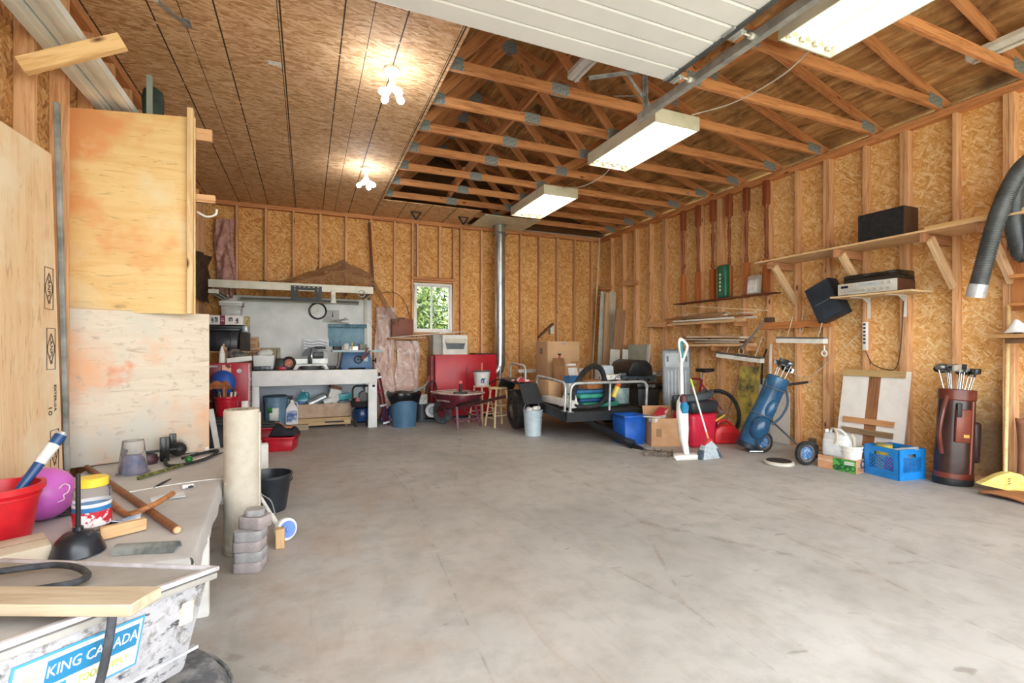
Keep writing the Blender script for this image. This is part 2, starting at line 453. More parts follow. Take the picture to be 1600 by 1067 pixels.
for x in (WX0 - .022, WX1 + .022): bar('stud', (x, 8.695, .04), (x, 8.695, ZC - .076), .038, .09, M_stud_x, wb, up=(0, 1, 0))
bar('window_header', (WX0 - .04, 8.69, WZ1 + .065), (WX1 + .04, 8.69, WZ1 + .065), .10, .05, M_truss, wb)
bar('window_header', (WX0, 8.70, WZ1 + .020), (WX1, 8.70, WZ1 + .020), .085, .035, M_truss, wb)
bar('window_sill', (WX0, 8.695, WZ0 - .02), (WX1, 8.695, WZ0 - .02), .09, .035, M_truss, wb)
bar('bottom_plate', (-1.4, 8.695, .02), (5.66, 8.695, .02), .09, .04, M_stud_x, wb)
bar('top_plate', (-1.4, 8.695, ZC - .057), (5.66, 8.695, ZC - .057), .09, .038, M_truss, wb)
bar('top_plate', (-1.4, 8.695, ZC - .019), (5.66, 8.695, ZC - .019), .09, .038, M_truss, wb)
XM = 2.126
MB().prism([(-1.6, ZC + .05), (5.85, ZC + .05), (5.85, ZC + .10), (XM, 4.80), (-1.6, ZC + .10)], 8.755, 8.85, 'xz').o('gable', wood('5a3a20', '7a5230', 'x', knots=False), wb)
wf = struct('wall_front')
MB().prism([(-1.6, ZC - .2), (5.85, ZC - .2), (5.85, ZC + .10), (XM, 4.80), (-1.6, ZC + .10)], -1.0, -.9, 'xz').o('gable', wood('5a3a20', '7a5230', 'x', knots=False), wf)
# ---- left wall
wl = struct('wall_left')
MB().bx(-1.6, -1.505, -1, 8.85, 0, ZC + .05).o('siding', M_siding, wl)
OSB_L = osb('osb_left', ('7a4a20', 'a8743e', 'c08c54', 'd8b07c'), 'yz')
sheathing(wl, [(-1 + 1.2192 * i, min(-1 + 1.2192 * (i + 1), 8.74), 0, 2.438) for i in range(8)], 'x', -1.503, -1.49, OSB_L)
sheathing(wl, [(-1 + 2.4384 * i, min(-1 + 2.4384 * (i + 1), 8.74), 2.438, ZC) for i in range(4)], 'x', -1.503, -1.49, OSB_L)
for k in range(22):
    y = .3 + .404 * k
    if y < 8.6: bar('stud', (-1.445, y, .04), (-1.445, y, ZC - .076), .038, .09, M_stud_x, wl, up=(1, 0, 0))
bar('bottom_plate', (-1.445, -1, .02), (-1.445, 8.65, .02), .09, .04, M_stud_x, wl)
bar('top_plate', (-1.445, -1, ZC - .057), (-1.445, 8.65, ZC - .057), .09, .038, M_truss, wl)
bar('top_plate', (-1.445, -1, ZC - .019), (-1.445, 8.65, ZC - .019), .09, .038, M_truss, wl)
# ---- ceiling: strand board under the left third, a strip along the back, bare roof boards elsewhere
ce = struct('ceiling')
YJ = [4.03 - 1.2192 * k for k in (4, 3, 2, 1, 0)] + [4.03 + 1.2192 * k for k in (1, 2, 3)] + [8.74]
sheathing(ce, [(-1.40, 1.08, YJ[i], YJ[i + 1]) for i in range(len(YJ) - 1)], 'z', ZC - .013, ZC, OSB_C, 'ceiling_panel', .001)
sheathing(ce, [(1.082, 2.70, 7.66, 8.65)], 'z', ZC - .013, ZC, OSB_C, 'ceiling_panel', .001)
def roofmat():
    t = NT('stained_roof_boards'); p = t.pos()
    v = t.map(p, (1, .12, 1))
    n1 = t.noise(v, 12, 5, .6, 1.0); n2 = t.noise(p, 1.5, 5, .7, .5); n3 = t.noise(t.map(p, (3.0, .8, 3)), 2.4, 4, .65, .8)
    col = t.ramp(n1, [(.3, lin('94683e')), (.52, lin('c08e58')), (.70, lin('e0b882'))])
    col = t.mix(t.ramp(n2, [(.46, (0, 0, 0, 1)), (.68, (.8, .8, .8, 1))]), col, lin('5a3a22'))
    col = t.mix(t.ramp(n3, [(.58, (0, 0, 0, 1)), (.72, (.75, .75, .75, 1))]), col, lin('2e1d12'))
    return t.fin(col, .85)
M_roof = roofmat()
ROOF0, SL = 4.74, .30                       # underside height at the ridge, slope
for sgn in (-1, 1):
    for i in range(4):
        for j in range(4):
            d0, d1 = 1.08 * i, min(1.08 * (i + 1), 4.1)
            y0, y1 = -1.1 + 2.44 * j, min(-1.1 + 2.44 * (j + 1), 8.9)
            g = .001
            pts = [(XM + sgn * d, y, ROOF0 - SL * d + h) for h in (0, .015) for d, y in ((d0 + g, y0 + g), (d1 - g, y0 + g), (d1 - g, y1 - g), (d0 + g, y1 - g))]
            MB().add(pts, [(0, 1, 2, 3), (4, 5, 6, 7), (0, 1, 5, 4), (1, 2, 6, 5), (2, 3, 7, 6), (3, 0, 4, 7)]).o('roof_panel', M_roof, ce)
rf = struct('ceiling_roof_cover')
for sgn in (-1, 1):
    MB().add([(XM + sgn * d, y, ROOF0 - SL * d + h) for h in (.017, .03) for d, y in ((0, -1.1), (4.1, -1.1), (4.1, 8.9), (0, 8.9))],
             [(0, 1, 2, 3), (4, 5, 6, 7), (0, 1, 5, 4), (1, 2, 6, 5), (2, 3, 7, 6), (3, 0, 4, 7)]).o('roofing', pm('4a4a4c', '3a3a3c', .9), rf)
# ---- roof trusses
M_plate = pm('a3abae', '6a7276', .5, .25, 60)
def gusset(par, x, z, y, a, w, h):
    for s in (-1, 1):
        o = MB().bx(-w / 2, w / 2, -.0015, .0015, -h / 2, h / 2).o('gusset_plate', M_plate, par)
        o.location = (x, y + s * .0205, z); o.rotation_euler = (0, a, 0)
TY = [3.90 + .6 * k for k in range(-4, 8)]
truss = None
TLAB = 'brown timber roof truss with metal splice plates, '
for i, y in enumerate(TY):
    if truss is None:
        truss = thing('roof_truss', 'brown timber roof truss with W-shaped webs and metal splice plates', 'truss', (0, y, 0), group='roof trusses of the garage')
        bc, TC = ZC + .0445, 4.69
        th = math.atan(SL)
        bar('bottom_chord', (-1.48, 0, bc), (XM, 0, bc), .038, .089, M_truss, truss)
        bar('bottom_chord', (XM, 0, bc), (5.74, 0, bc), .038, .089, M_truss, truss)
        for s in (-1, 1):
            bar('top_chord', (XM, 0, TC), (XM + s * 3.85, 0, TC - SL * 3.85), .038, .089, M_truss, truss)
            bar('web', (XM + s * 1.0, 0, bc + .03), (XM + s * .06, 0, TC - .06), .036, .089, M_truss, truss)
            bar('web', (XM + s * 1.0, 0, bc + .03), (XM + s * 1.85, 0, TC - SL * 1.85 - .03), .036, .089, M_truss, truss)
            gusset(truss, XM + s * 1.0, bc + .01, 0, 0, .16, .11)
            gusset(truss, XM + s * 1.85, TC - SL * 1.85, 0, s * th, .10, .11)
            gusset(truss, XM + s * 3.42, bc + .02, 0, s * th * .5, .22, .10)
        gusset(truss, XM, bc, 0, 0, .17, .10); gusset(truss, XM, TC - .03, 0, 0, .18, .14)
    else: dup(truss, (0, y, 0))
tag(bar('roof_brace', (2.02, 7.25, 3.66), (2.62, 4.25, 4.46), .038, .12, M_truss), 'long diagonal timber brace crossing between the roof trusses', 'brace')
tag(bar('roof_brace', (1.98, 6.35, 3.66), (2.10, 7.6, 3.68), .038, .10, M_truss), 'short timber brace lying over the truss bottom chords', 'brace')
# ---- window
wn = struct('window_1'); M_vinyl = pm('f2f3f1', 'e2e3e0', .4)
def frame(m, x0, x1, z0, z1, w, y0, y1):
    m.bx(x0, x1, y0, y1, z0, z0 + w).bx(x0, x1, y0, y1, z1 - w, z1).bx(x0, x0 + w, y0, y1, z0 + w, z1 - w).bx(x1 - w, x1, y0, y1, z0 + w, z1 - w); return m
frame(MB(), WX0 + .005, WX1 - .005, WZ0 + .005, WZ1 - .005, .04, 8.70, 8.79).o('window_frame', M_vinyl, wn, bev=.004)
xm = (WX0 + WX1) / 2 - .02
GL = NT('window_pane'); GL.b.inputs['Specular IOR Level'].default_value = .2
MG = GL.fin((1, 1, 1, 1), .02, 0, Transmission_Weight=1.0, IOR=1.01)
for a, b, y in ((WX0 + .045, xm + .015, 8.755), (xm - .015, WX1 - .045, 8.725)):
    frame(MB(), a, b, WZ0 + .045, WZ1 - .045, .028, y, y + .025).o('sash', M_vinyl, wn, bev=.003)
    MB().bx(a + .028, b - .028, y + .010, y + .014, WZ0 + .073, WZ1 - .073).o('pane', MG, wn)
# ================================================================ OVERHEAD: garage door, tracks, lamps
M_door = pm('f3f5f8', 'eceef2', .45, 0, 2)
gd = thing('garage_door', 'white ribbed sectional garage door rolled up under the roof', 'garage door', (0, 0, 3.2))
DX0, DX1, DYF = -.58, 2.42, 2.84
for i in range(19):
    y1 = DYF - i * .16; y0 = y1 - .157
    MB().prism([(y0, .0), (y0 + .012, -.006), (y1 - .012, -.006), (y1, .0), (y1, .035), (y0, .035)], DX0, DX1, 'yz').o('door_panel', M_door, gd)
M_steel = pm('a7adb0', '868d91', .35, .9, 12)
for x in (DX1 + .015, DX0 - .015):
    MB().bx(x - .015, x + .015, DYF - 3.04, DYF, -.02, .05).o('edge_strip', pm('6e7377', '565b5f', .5, .6), gd)
for k, y in enumerate((DYF - .06, DYF - .60, DYF - 1.14, DYF - 1.68)):
    h = MB().bx(DX1 - .02, DX1 + .09, y - .05, y + .05, -.018, -.004); h.bx(DX1 + .06, DX1 + .075, y - .04, y + .04, -.03, .03)
    hh = h.o('roller_bracket', M_galb, gd, bev=.003)
    MB().cyl((DX1 + .07, y, .012), (DX1 + .20, y, .012), .006, n=8).cyl((DX1 + .17, y, .012), (DX1 + .20, y, .012), .02, n=14).o('roller', M_white, hh, smooth=True)
def track(x, yend, lab):
    t = thing('door_track', lab, 'track', (x, 0, 3.2))
    c = MB()
    # C-shaped channel along Y
    prof = [(-.025, -.02), (.025, -.02), (.025, .04), (.018, .04), (.018, -.013), (-.018, -.013), (-.018, .04), (-.025, .04)]
    c.prism([(p[0], p[1]) for p in prof], -.9, yend, 'xz').o('channel', M_galb, t)
    return t
tr = track(2.64, 3.41, 'galvanized steel door track hanging beside the raised white door')
hg = MB().bx(-.002, .002, 3.30, 3.34, .02, .40).bx(-.02, .02, 3.338, 3.342, .02, .40).o('hanger_strap', M_gal, tr)
MB().beam((-.01, 3.34, .38), (-.55, 3.34, .20), .003, .035).o('hanger_strap', M_gal, tr)
MB().beam((-.005, 3.32, .16), (-.02, 3.75, .36), .035, .004).o('hanger_strap', M_gal, tr)
MB().beam((-.20, 3.345, .34), (.05, 3.345, .10), .003, .03).o('hanger_strap', M_gal, tr)
tl = track(-.80, 3.30, 'galvanized steel door track near the left wall')
MB().beam((0, 3.30, .0), P(292, 40, z=ZC - .02) - Vector((-.80, 0, 3.2)), .045, .004).o('hanger_strap', M_gal, tl)
q = P(292, 40, z=ZC - .02) - Vector((-.80, 0, 3.2))
MB().bx(q.x - .03, q.x + .03, q.y - .07, q.y + .03, .322, .327).o('hanger_foot', M_gal, tl)
# ---- fluorescent fixtures in a row under the trusses
M_fix = pm('e4e0cc', 'cfcab2', .4, 0, 4)
M_tube = emit((1, .95, .80, 1), 4.2)
M_tubecap = pm('c8c8c0', None, .4)
def fluo(y0, lab, lit=(1, 1, 1, 1)):
    t = thing('fluorescent_fixture', lab, 'ceiling light', (3.34, y0 + .605, 3.40), group='boxed fluorescent fixtures in a row')
    w, L, h = .275, .605, .135
    bd = MB(); bd.bx(-w, w, -L, L, h - .012, h).bx(-w, -w + .012, -L, L, 0, h - .012).bx(w - .012, w, -L, L, 0, h - .012)
    bd.bx(-w + .012, w - .012, -L, -L + .012, 0, h - .012).bx(-w + .012, w - .012, L - .012, L, 0, h - .012)
    bd.o('housing', M_fix, t)
    r = MB()
    for x in (-.205, -.07, .07, .205):
        r.prism([(x - .065, .02), (x - .045, .105), (x + .045, .105), (x + .065, .02), (x + .06, .118), (x - .06, .118)], -L + .05, L - .05, 'xz')
    r.bx(-w + .012, w - .012, -L + .012, -L + .05, .06, .12).bx(-w + .012, w - .012, L - .05, L - .012, .06, .12)
    r.o('reflector', M_fix, t)
    for k, x in enumerate((-.205, -.07, .07, .205)):
        tb = MB().cyl((x, -L + .045, .062), (x, L - .045, .062), .018, n=12).o('tube', M_tube if lit[k] else pm('e9e9e4', None, .3), t, smooth=True)
        for s in (-1, 1): MB().bx(x - .012, x + .012, s * (L - .035) - .01, s * (L - .035) + .01, .02, .08).o('lamp_holder', M_tubecap, t)
    return t
fluo(1.20, 'long boxed fluorescent light beside the door track, three tubes shown at its end')
fluo(3.72, 'boxed fluorescent light hanging past the end of the door track')
fluo(6.08, 'boxed fluorescent light nearest the metal flue pipe')
def strip(x, y0, y1, z, lab, lit):
    t = thing('strip_light', lab, 'ceiling light', (x, (y0 + y1) / 2, z)); L = (y1 - y0) / 2
    MB().prism([(-.06, 0), (-.04, -.03), (.04, -.03), (.06, 0), (.06, .04), (-.06, .04)], -L, L, 'xz').o('housing', M_white, t)
    for s in (-1, 1): MB().bx(-.062, .062, s * (L + .002) - .002, s * (L + .002) + .002, -.03, .04).o('end_cap', pm('dcdcd6', None), t)
    MB().cyl((0, -L + .03, -.05), (0, L - .03, -.05), .014, n=10).o('tube', pm('ececea', None, .3), t, smooth=True)
strip(5.22, .95, 2.28, 3.70, 'white strip light lying on the truss chords near the right wall', False)
strip(2.25, 2.75, 3.86, 3.71, 'white strip light lying on the truss chords behind the raised door', False)
M_wirew = pm('e8e6de', None, .5)
tag(MB().tube(spline([(3.45, 4.93, 3.50), (3.46, 5.2, 3.42), (3.40, 5.6, 3.40), (3.36, 6.07, 3.52)], 5), .006, 6).o('lamp_cable', M_wirew, smooth=True), 'white cable drooping from the middle fluorescent light to the one nearest the flue', 'cable')
tag(MB().tube(spline([(3.50, 2.42, 3.50), (3.6, 2.8, 3.47), (3.62, 3.3, 3.49), (3.5, 3.70, 3.53)], 5), .006, 6).o('lamp_cable', M_wirew, smooth=True), 'white cable stretched under the trusses between the first two fluorescent lights', 'cable')
# ---- bulb clusters on the strand-board ceiling
M_bulb = emit((.90, .95, 1, 1), 30)
def bulbs(p, lab, rz):
    t = thing('bulb_cluster', lab, 'ceiling light', (p.x, p.y, ZC - .013), rz, group='bulb clusters on the board ceiling')
    MB().lathe([(.0, -.0), (.062, -.0), (.066, -.02), (.055, -.045), (.03, -.06), (0, -.06)], 20, cap0=False).o('porcelain_base', pm('eeeeea', None, .3), t, smooth=True)
    MB().cyl((0, 0, -.055), (0, 0, -.13), .022, n=12).ball((0, 0, -.14), .035).o('splitter', M_white, t, smooth=True)
    for k in range(4):
        a = k * PI / 2; d = Vector((math.cos(a) * .75, math.sin(a) * .75, -.66))
        o = Vector((0, 0, -.14))
        s = MB().cyl(o + d * .03, o + d * .075, .017, n=10).o('socket', M_white, t, smooth=True)
        m = MB(); M = Matrix.Translation(o + d * .07) @ d.to_track_quat('Z', 'Y').to_matrix().to_4x4()
        m.lathe([(.013, 0), (.016, .015), (.028, .035), (.030, .055), (.022, .075), (.008, .084), (0, .085)], 14, M)
        m.o('bulb', M_bulb, s, smooth=True)
bulbs(P(612, 108, z=ZC - .013), 'lit four-bulb cluster on the board ceiling nearer the raised door', .5)
bulbs(P(572, 262, z=ZC - .013), 'lit four-bulb cluster on the board ceiling nearer the back wall', 1.1)
q = P(429, 99, z=ZC - .0135)
tag(MB().bx(q.x - .05, q.x + .05, q.y - .03, q.y + .03, q.z - .001, q.z).o('panel_sticker', pm('f2f2ee', '303030', .5, 0, 60, 0, (.58, .62))), 'small printed white sticker on the board ceiling', 'sticker')
for u, v, l in ((650, 337, 'black triangular ceiling bracket farther from the flue pipe'), (724, 345, 'black triangular ceiling bracket beside the flue heat shield')):
    q = P(u, v - 6, z=ZC - .014)
    o = MB().bx(-.09, .09, -.015, .015, -.012, 0).beam((-.085, 0, -.006), (0, 0, -.13), .03, .014, (0, 1, 0)).beam((.085, 0, -.006), (0, 0, -.13), .03, .014, (0, 1, 0)).o('ceiling_bracket', M_black)
    tag(put(o, q), l, 'bracket')
# ================================================================ FLUE, FURNACE
M_pipe = pm('c3c6c6', 'a3a7a8', .3, .8, 5)
cx = P(781, 450, y=8.36)
fp = thing('flue_pipe', 'galvanized flue pipe rising from the red furnace to the ceiling', 'flue pipe', (cx.x, 8.36, 0))
for z0, z1 in ((.98, 1.75), (1.75, 2.6), (2.6, 3.62)):
    MB().cyl((0, 0, z0), (0, 0, z1 + .02), .098, n=24, cap0=False, cap1=False).cyl((0, 0, z1 - .0), (0, 0, z1 + .025), .102, n=24, cap0=False, cap1=False).o('pipe_section', M_pipe, fp, smooth=True)
MB().tube([(0, 0, 1.0), (0, 0, .92), (-.03, .0, .84), (-.10, 0, .78), (-.20, 0, .76)], .10, 20).o('elbow', M_pipe, fp, smooth=True)
MB().lathe([(.105, 3.36), (.16, 3.34), (.165, 3.345), (.105, 3.38)], 24, cap0=False).o('collar', M_pipe, fp, smooth=True)
hs = MB().bx(cx.x - .50, cx.x - .11, 7.78, 8.60, ZC - .030, ZC - .016).bx(cx.x + .11, cx.x + .55, 7.78, 8.60, ZC - .030, ZC - .016).bx(cx.x - .11, cx.x + .11, 7.78, 8.25, ZC - .030, ZC - .016).bx(cx.x - .11, cx.x + .11, 8.47, 8.60, ZC - .030, ZC - .016).o('heat_shield', pm('d9d8c4', 'c8c6b0', .5))
tag(hs, 'pale flat heat shield on the ceiling around the flue pipe', 'heat shield')
fy = 8.18
a, b = P(680, 655, y=fy), P(776, 655, y=fy)
M_red = pm('c51a2b', 'a3121f', .38, 0, 2.5, 0, (.45, .75))
fu = thing('furnace', 'large red sheet-metal furnace under the flue pipe', 'furnace', ((a.x + b.x) / 2, 8.38, 0))
fw = (b.x - a.x) / 2
ftop = P(730, 554, y=fy).z
MB().bx(-fw, fw, -.20, .20, .05, ftop).o('body', M_red, fu, bev=.012)
MB().bx(-fw - .06, -fw, -.13, .13, .06, ftop - .02).o('side_panel', pm('8a2a2c', '6a2022', .5), fu, bev=.006)
MB().bx(-fw + .03, fw - .03, -.18, .18, 0, .05).o('plinth', M_black, fu)
MB().bx(-.004, .004, -.203, -.199, .2, ftop - .2).o('door_seam', pm('7c0f18', None, .5), fu)
MB().bx(-fw - .085, -fw - .06, -.06, .04, .55, .75).o('control_box', pm('b8404a', None, .4), fu, bev=.004)
MB().tube(spline([(-fw - .08, -.02, .65), (-fw - .16, -.05, .55), (-fw - .14, -.1, .40), (-fw - .2, -.12, .3)], 5), .008, 6).o('cable', pm('cfcfca', None), fu, smooth=True)
MB().bx(.18, fw + .02, -.17, .2, ftop, ftop + .02).o('top_plate', pm('5a2a26', '40201c', .7), fu)
# white blower box on the furnace
u0, u1 = P(692, 523, y=8.2), P(731, 555, y=8.2)
bb = thing('blower_box', 'white metal blower box with a dark opening on top of the red furnace', 'blower', ((u0.x + u1.x) / 2, 8.40, ftop))
w = (u1.x - u0.x) / 2; hgt = u0.z - ftop
MB().prism([(-w, 0), (w, 0), (w, hgt), (-w, hgt)], -.19, .2, 'xz').o('body', M_white, bb, bev=.006)
MB().bx(-w - .16, -w, -.15, .2, .0, hgt).o('side_box', pm('a9a7a0', '94928c', .5), bb, bev=.004)
MB().prism([(-w * .85, hgt * .80), (w * .85, hgt * .80), (w * .68, hgt * .28), (-w * .68, hgt * .28)], -.194, -.188, 'xz').o('opening', pm('15202a', '2a3a44', .3), bb)
MB().add([(-w * .88, -.195, hgt * .82), (w * .88, -.195, hgt * .82), (w * .8, -.26, hgt * .58), (-w * .8, -.26, hgt * .58)], [(0, 1, 2, 3)]).o('hood_flap', pm('e4e2d8', None, .5), bb, solid=.006)
# electric motor pump beside the furnace
mp = thing('pump_motor', 'small grey motor with a round white fan cover beside the red furnace', 'motor', F(666, 658))
MB().bx(-.16, .14, -.1, .12, 0, .04).o('base', M_black, mp)
MB().cyl((.06, -.16, .20), (.06, .12, .20), .12, n=20).o('housing', pm('4a4e52', '33363a', .5), mp, smooth=True)
MB().cyl((.06, -.19, .20), (.06, -.155, .20), .115, n=20).o('fan_cover', pm('cfd2d2', 'aeb2b2', .4), mp, smooth=True)
MB().torus((.06, -.192, .20), .055, .008, 'y').o('ring', pm('8a8f90', None), mp, smooth=True)
MB().cyl((-.08, 0, .04), (-.08, 0, .30), .09, n=16).o('tank', pm('3e4348', '2c3034', .5), mp, smooth=True)
MB().bx(-.14, .0, -.09, .05, .30, .46).o('control_box', pm('d8d8d2', '9a9a94', .5, 0, 14), mp, bev=.006)
MB().tube(spline([(-.02, 0, .46), (.05, .05, .62), (.16, .06, .66), (.2, .05, .4), (.16, 0, .25)], 6), .012, 8).o('hose', M_rubber, mp, smooth=True)
# ================================================================ LEFT: plywood partition, sheets, loft boards
PY = 4.20
pr = P(305, 485, y=PY).x
zb, zt0, zt1 = 1.475, P(92, 165, y=PY).z, P(300, 183, y=PY).z
M_ply1 = plywood('e6bd7c', 'f0cf94', 'x', [('e9a36a', .52, .62, 1.3, (.4, 0, .55)), ('eed9ae', .55, .7, 2.2, (3, 1, 0))])
pt = thing('plywood_partition', 'yellow plywood upper partition with an orange stain by the left wall', 'plywood panel', (0, PY, 0))
MB().prism([(-1.49, zb), (pr, zb), (pr, zt1), (-1.49, zt0)], 0, .018, 'xz').o('panel', M_ply1, pt)
bar('edge_strip', (pr - .025, -.02, zb), (pr - .025, -.02, zt1 + .05), .038, .055, wood('e0b684', 'f2d6a6', 'x', knots=True), pt, up=(0, 1, 0))
bar('rear_rail', (-1.49, .06, zt1 - .10), (pr + .10, .06, zt1 - .10), .038, .089, M_stud_x, pt)
bar('rear_rail', (-1.49, .06, 2.35), (pr + .12, .06, 2.35), .038, .06, M_stud_x, pt)
MB().tube(spline([(pr, .07, 2.25), (pr + .06, .07, 2.22), (pr + .12, .06, 2.24), (pr + .13, .05, 2.28)], 4), .008, 6).o('hook', M_white, pt, smooth=True)
M_ply2 = plywood('d2c4b0', 'ddd0be', 'x', [('e2ad86', .44, .58, 1.3, (.2, .3, .0)), ('cfcbc0', .5, .62, 1.6, (5, 2, 1)), ('a89e90', .58, .78, 16, (1, 1, 1)), ('d98260', .64, .74, 2.6, (2.2, .3, .4))])
A0, A1 = Vector((-1.47, 4.06, .43)), Vector((-.70, 4.38, .43)); dd = A1 - A0
lp = thing('plywood_sheet', 'pale whitewashed plywood sheet standing on the covered bench below the yellow partition', 'plywood panel', A0, math.atan2(dd.y, dd.x))
MB().bx(0, dd.length, 0, .018, 0, 1.06).o('sheet', M_ply2, lp, bev=.006)
M_ply3 = plywood('e4bd90', 'f0d3ab', 'z', [('f2e0c2', .5, .66, 2.0, (1, 4, 2))])
ls = thing('plywood_sheet', 'tall stamped plywood sheet leaning on the left wall beside the bench', 'plywood panel', (-1.362, 0, 0))
MB().prism([(2.72, 0.0), (3.84, 0.0), (3.66, 2.36), (2.50, 2.30)], -.035, -.018, 'yz').o('sheet', M_ply3, ls)
M_ink = pm('4a3a30', '6a5444', .8)
def stampbox(zc, h, txt, up):
    w = .05; yc = 3.57 + (2.36 - zc) * .072
    fr = MB(); x = -.0165; n = .003
    for a, b in (((yc - w, zc - h), (yc + w, zc - h)), ((yc - w, zc + h), (yc + w, zc + h)), ((yc - w, zc - h), (yc - w, zc + h)), ((yc + w, zc - h), (yc + w, zc + h))):
        fr.beam((x, *a), (x, *b), .003, n, (1, 0, 0))
    if up is not None:
        d = .75 * h
        for a, b in (((yc, zc + d), (yc + w * .8, zc + .2 * d)), ((yc, zc + d), (yc - w * .8, zc + .2 * d)), ((yc, zc - d), (yc + w * .8, zc - .2 * d)), ((yc, zc - d), (yc - w * .8, zc - .2 * d)), ((yc - w * .8, zc - .2 * d), (yc - w * .8, zc + .2 * d)), ((yc + w * .8, zc - .2 * d), (yc + w * .8, zc + .2 * d))):
            fr.beam((x, *a), (x, *b), .003, n, (1, 0, 0))
    fr.o('stamp_frame', M_ink, ls)
    text(txt, .045, M_ink, ls, (x + .001, yc, zc), (PI / 2, PI / 2, PI / 2), 'stamp_lettering')
stampbox(1.57, .12, 'CANPLY', True); stampbox(1.22, .12, 'CANPLY', True); stampbox(.62, .12, 'CANPLY', True)
text('EXTERIOR', .035, M_ink, ls, (-.0155, 3.70, .93), (PI / 2, PI / 2, PI / 2), 'stamp_lettering')
text('10', .06, M_ink, ls, (-.0155, 3.64, .86), (PI / 2, PI / 2, PI / 2), 'stamp_lettering')
tag(bar('grey_post', (-1.385, 3.88, .46), (-1.385, 3.74, 2.7), .025, .03, pm('a9aaa6', '6d6e6a', .6, 0, 4), up=(0, 1, 0)), 'narrow grey post between the stamped sheet and the partition', 'post')
# white siding lengths stored under the roof at the left
M_sid = pm('eceeec', 'd3d8d6', .4, 0, 2)
for k, (x0, x1, z, l) in enumerate(((-1.385, -1.30, 2.93, 'white vinyl siding length lying against the left wall studs'), (-1.29, -1.225, 2.95, 'white vinyl siding length lying in the middle of the loft bundle'), (-1.215, -1.15, 2.93, 'white vinyl siding length lying on the outer side of the loft bundle'))):
    o = thing('siding_length', l, 'siding', ((x0 + x1) / 2, 0, z)); w = (x1 - x0) / 2
    MB().prism([(-w, 0), (w, 0), (w, .05), (w - .006, .05), (w - .006, .008), (-w + .006, .008), (-w + .006, .035), (-w, .035)], 2.2, 5.6, 'xz').o('profile', M_sid, o)
    MB().bx(-w * .3, w * .3, 2.2, 5.6, -.004, 0).o('rib', M_sid, o)
e0, e1 = P(30, 108, x=-1.40), None
e1 = P(187, 55, y=3.40)
tag(bar('loft_support', (-1.40, 3.38, 2.72), (-.96, 3.38, 2.96), .045, .085, wood('d6a468', 'ecc48c', 'x')), 'short sloping lumber support nailed to the studs below the siding bundle', 'lumber')
gb = thing('folded_chair_bag', 'dark green folded chair bag with a grey strap above the yellow partition', 'bag', (-1.05, 4.33, zt0 + .06))
MB().lathe([(.04, 0), (.065, .03), (.07, .14), (.06, .20), (.02, .23)], 16).o('bag', pm('23302a', '39463e', .9), gb, smooth=True)
MB().bx(-.02, .015, -.085, -.068, .0, .28).o('strap', pm('8f9a92', None, .8), gb)
# ================================================================ SHARED BUILDERS
def bucket(name, label, cat, loc, r0, r1, h, mat, rz=0, handle=None, rim=.008, ridges=(), group=None, inner=None):
    t = thing(name, label, cat, loc, rz, group)
    m = MB(); th = .004
    prof = [(0, 0), (r0, 0)]
    for z in sorted(ridges):
        r = r0 + (r1 - r0) * z / h; prof += [(r, z - .006), (r + .006, z - .004), (r + .006, z + .004), (r, z + .006)]
    prof += [(r1, h - rim * 2), (r1 + rim, h - rim * 2), (r1 + rim, h), (r1 - th, h), (r0 - th, .012), (0, .012)]
    m.lathe(prof, 28, cap0=False).o('body', mat, t, smooth=True)
    if handle:
        pts = [(0 + (r1 + .006) * math.cos(a), -.25 * r1 * 0 + handle[0] * math.sin(a), h - .04 + handle[1] * math.sin(a)) for a in [PI * i / 12 for i in range(13)]]
        MB().tube(pts, .004, 6).o('handle', handle[2], t, smooth=True)
        if len(handle) > 3: MB().tube(pts[5:8], .011, 8).o('grip', handle[3], t, smooth=True)
    return t
def open_box(name, label, cat, loc, w, d, h, mat, rz=0, flaps=(), fl=.5, th=.006, group=None, tilt=None):
    t = thing(name, label, cat, loc, rz, group, tilt)
    m = MB().bx(-w / 2, w / 2, -d / 2, d / 2, 0, th).bx(-w / 2, w / 2, -d / 2, -d / 2 + th, th, h).bx(-w / 2, w / 2, d / 2 - th, d / 2, th, h)
    m.bx(-w / 2, -w / 2 + th, -d / 2 + th, d / 2 - th, th, h).bx(w / 2 - th, w / 2, -d / 2 + th, d / 2 - th, th, h).o('body', mat, t)
    for s, ang in flaps:
        L = (d if s in 'lr' else w); q = fl * (w if s in 'lr' else d) * .95
        dx, dz = math.cos(ang) * q, math.sin(ang) * q
        if s == 'r': v = [(w / 2, -L / 2, h), (w / 2, L / 2, h), (w / 2 + dx, L / 2, h + dz), (w / 2 + dx, -L / 2, h + dz)]
        if s == 'l': v = [(-w / 2, -L / 2, h), (-w / 2, L / 2, h), (-w / 2 - dx, L / 2, h + dz), (-w / 2 - dx, -L / 2, h + dz)]
        if s == 'f': v = [(-L / 2, -d / 2, h), (L / 2, -d / 2, h), (L / 2, -d / 2 - dx, h + dz), (-L / 2, -d / 2 - dx, h + dz)]
        if s == 'b': v = [(-L / 2, d / 2, h), (L / 2, d / 2, h), (L / 2, d / 2 + dx, h + dz), (-L / 2, d / 2 + dx, h + dz)]
        MB().add(v, [(0, 1, 2, 3)]).o('flap', mat, t, solid=.005)
    return t
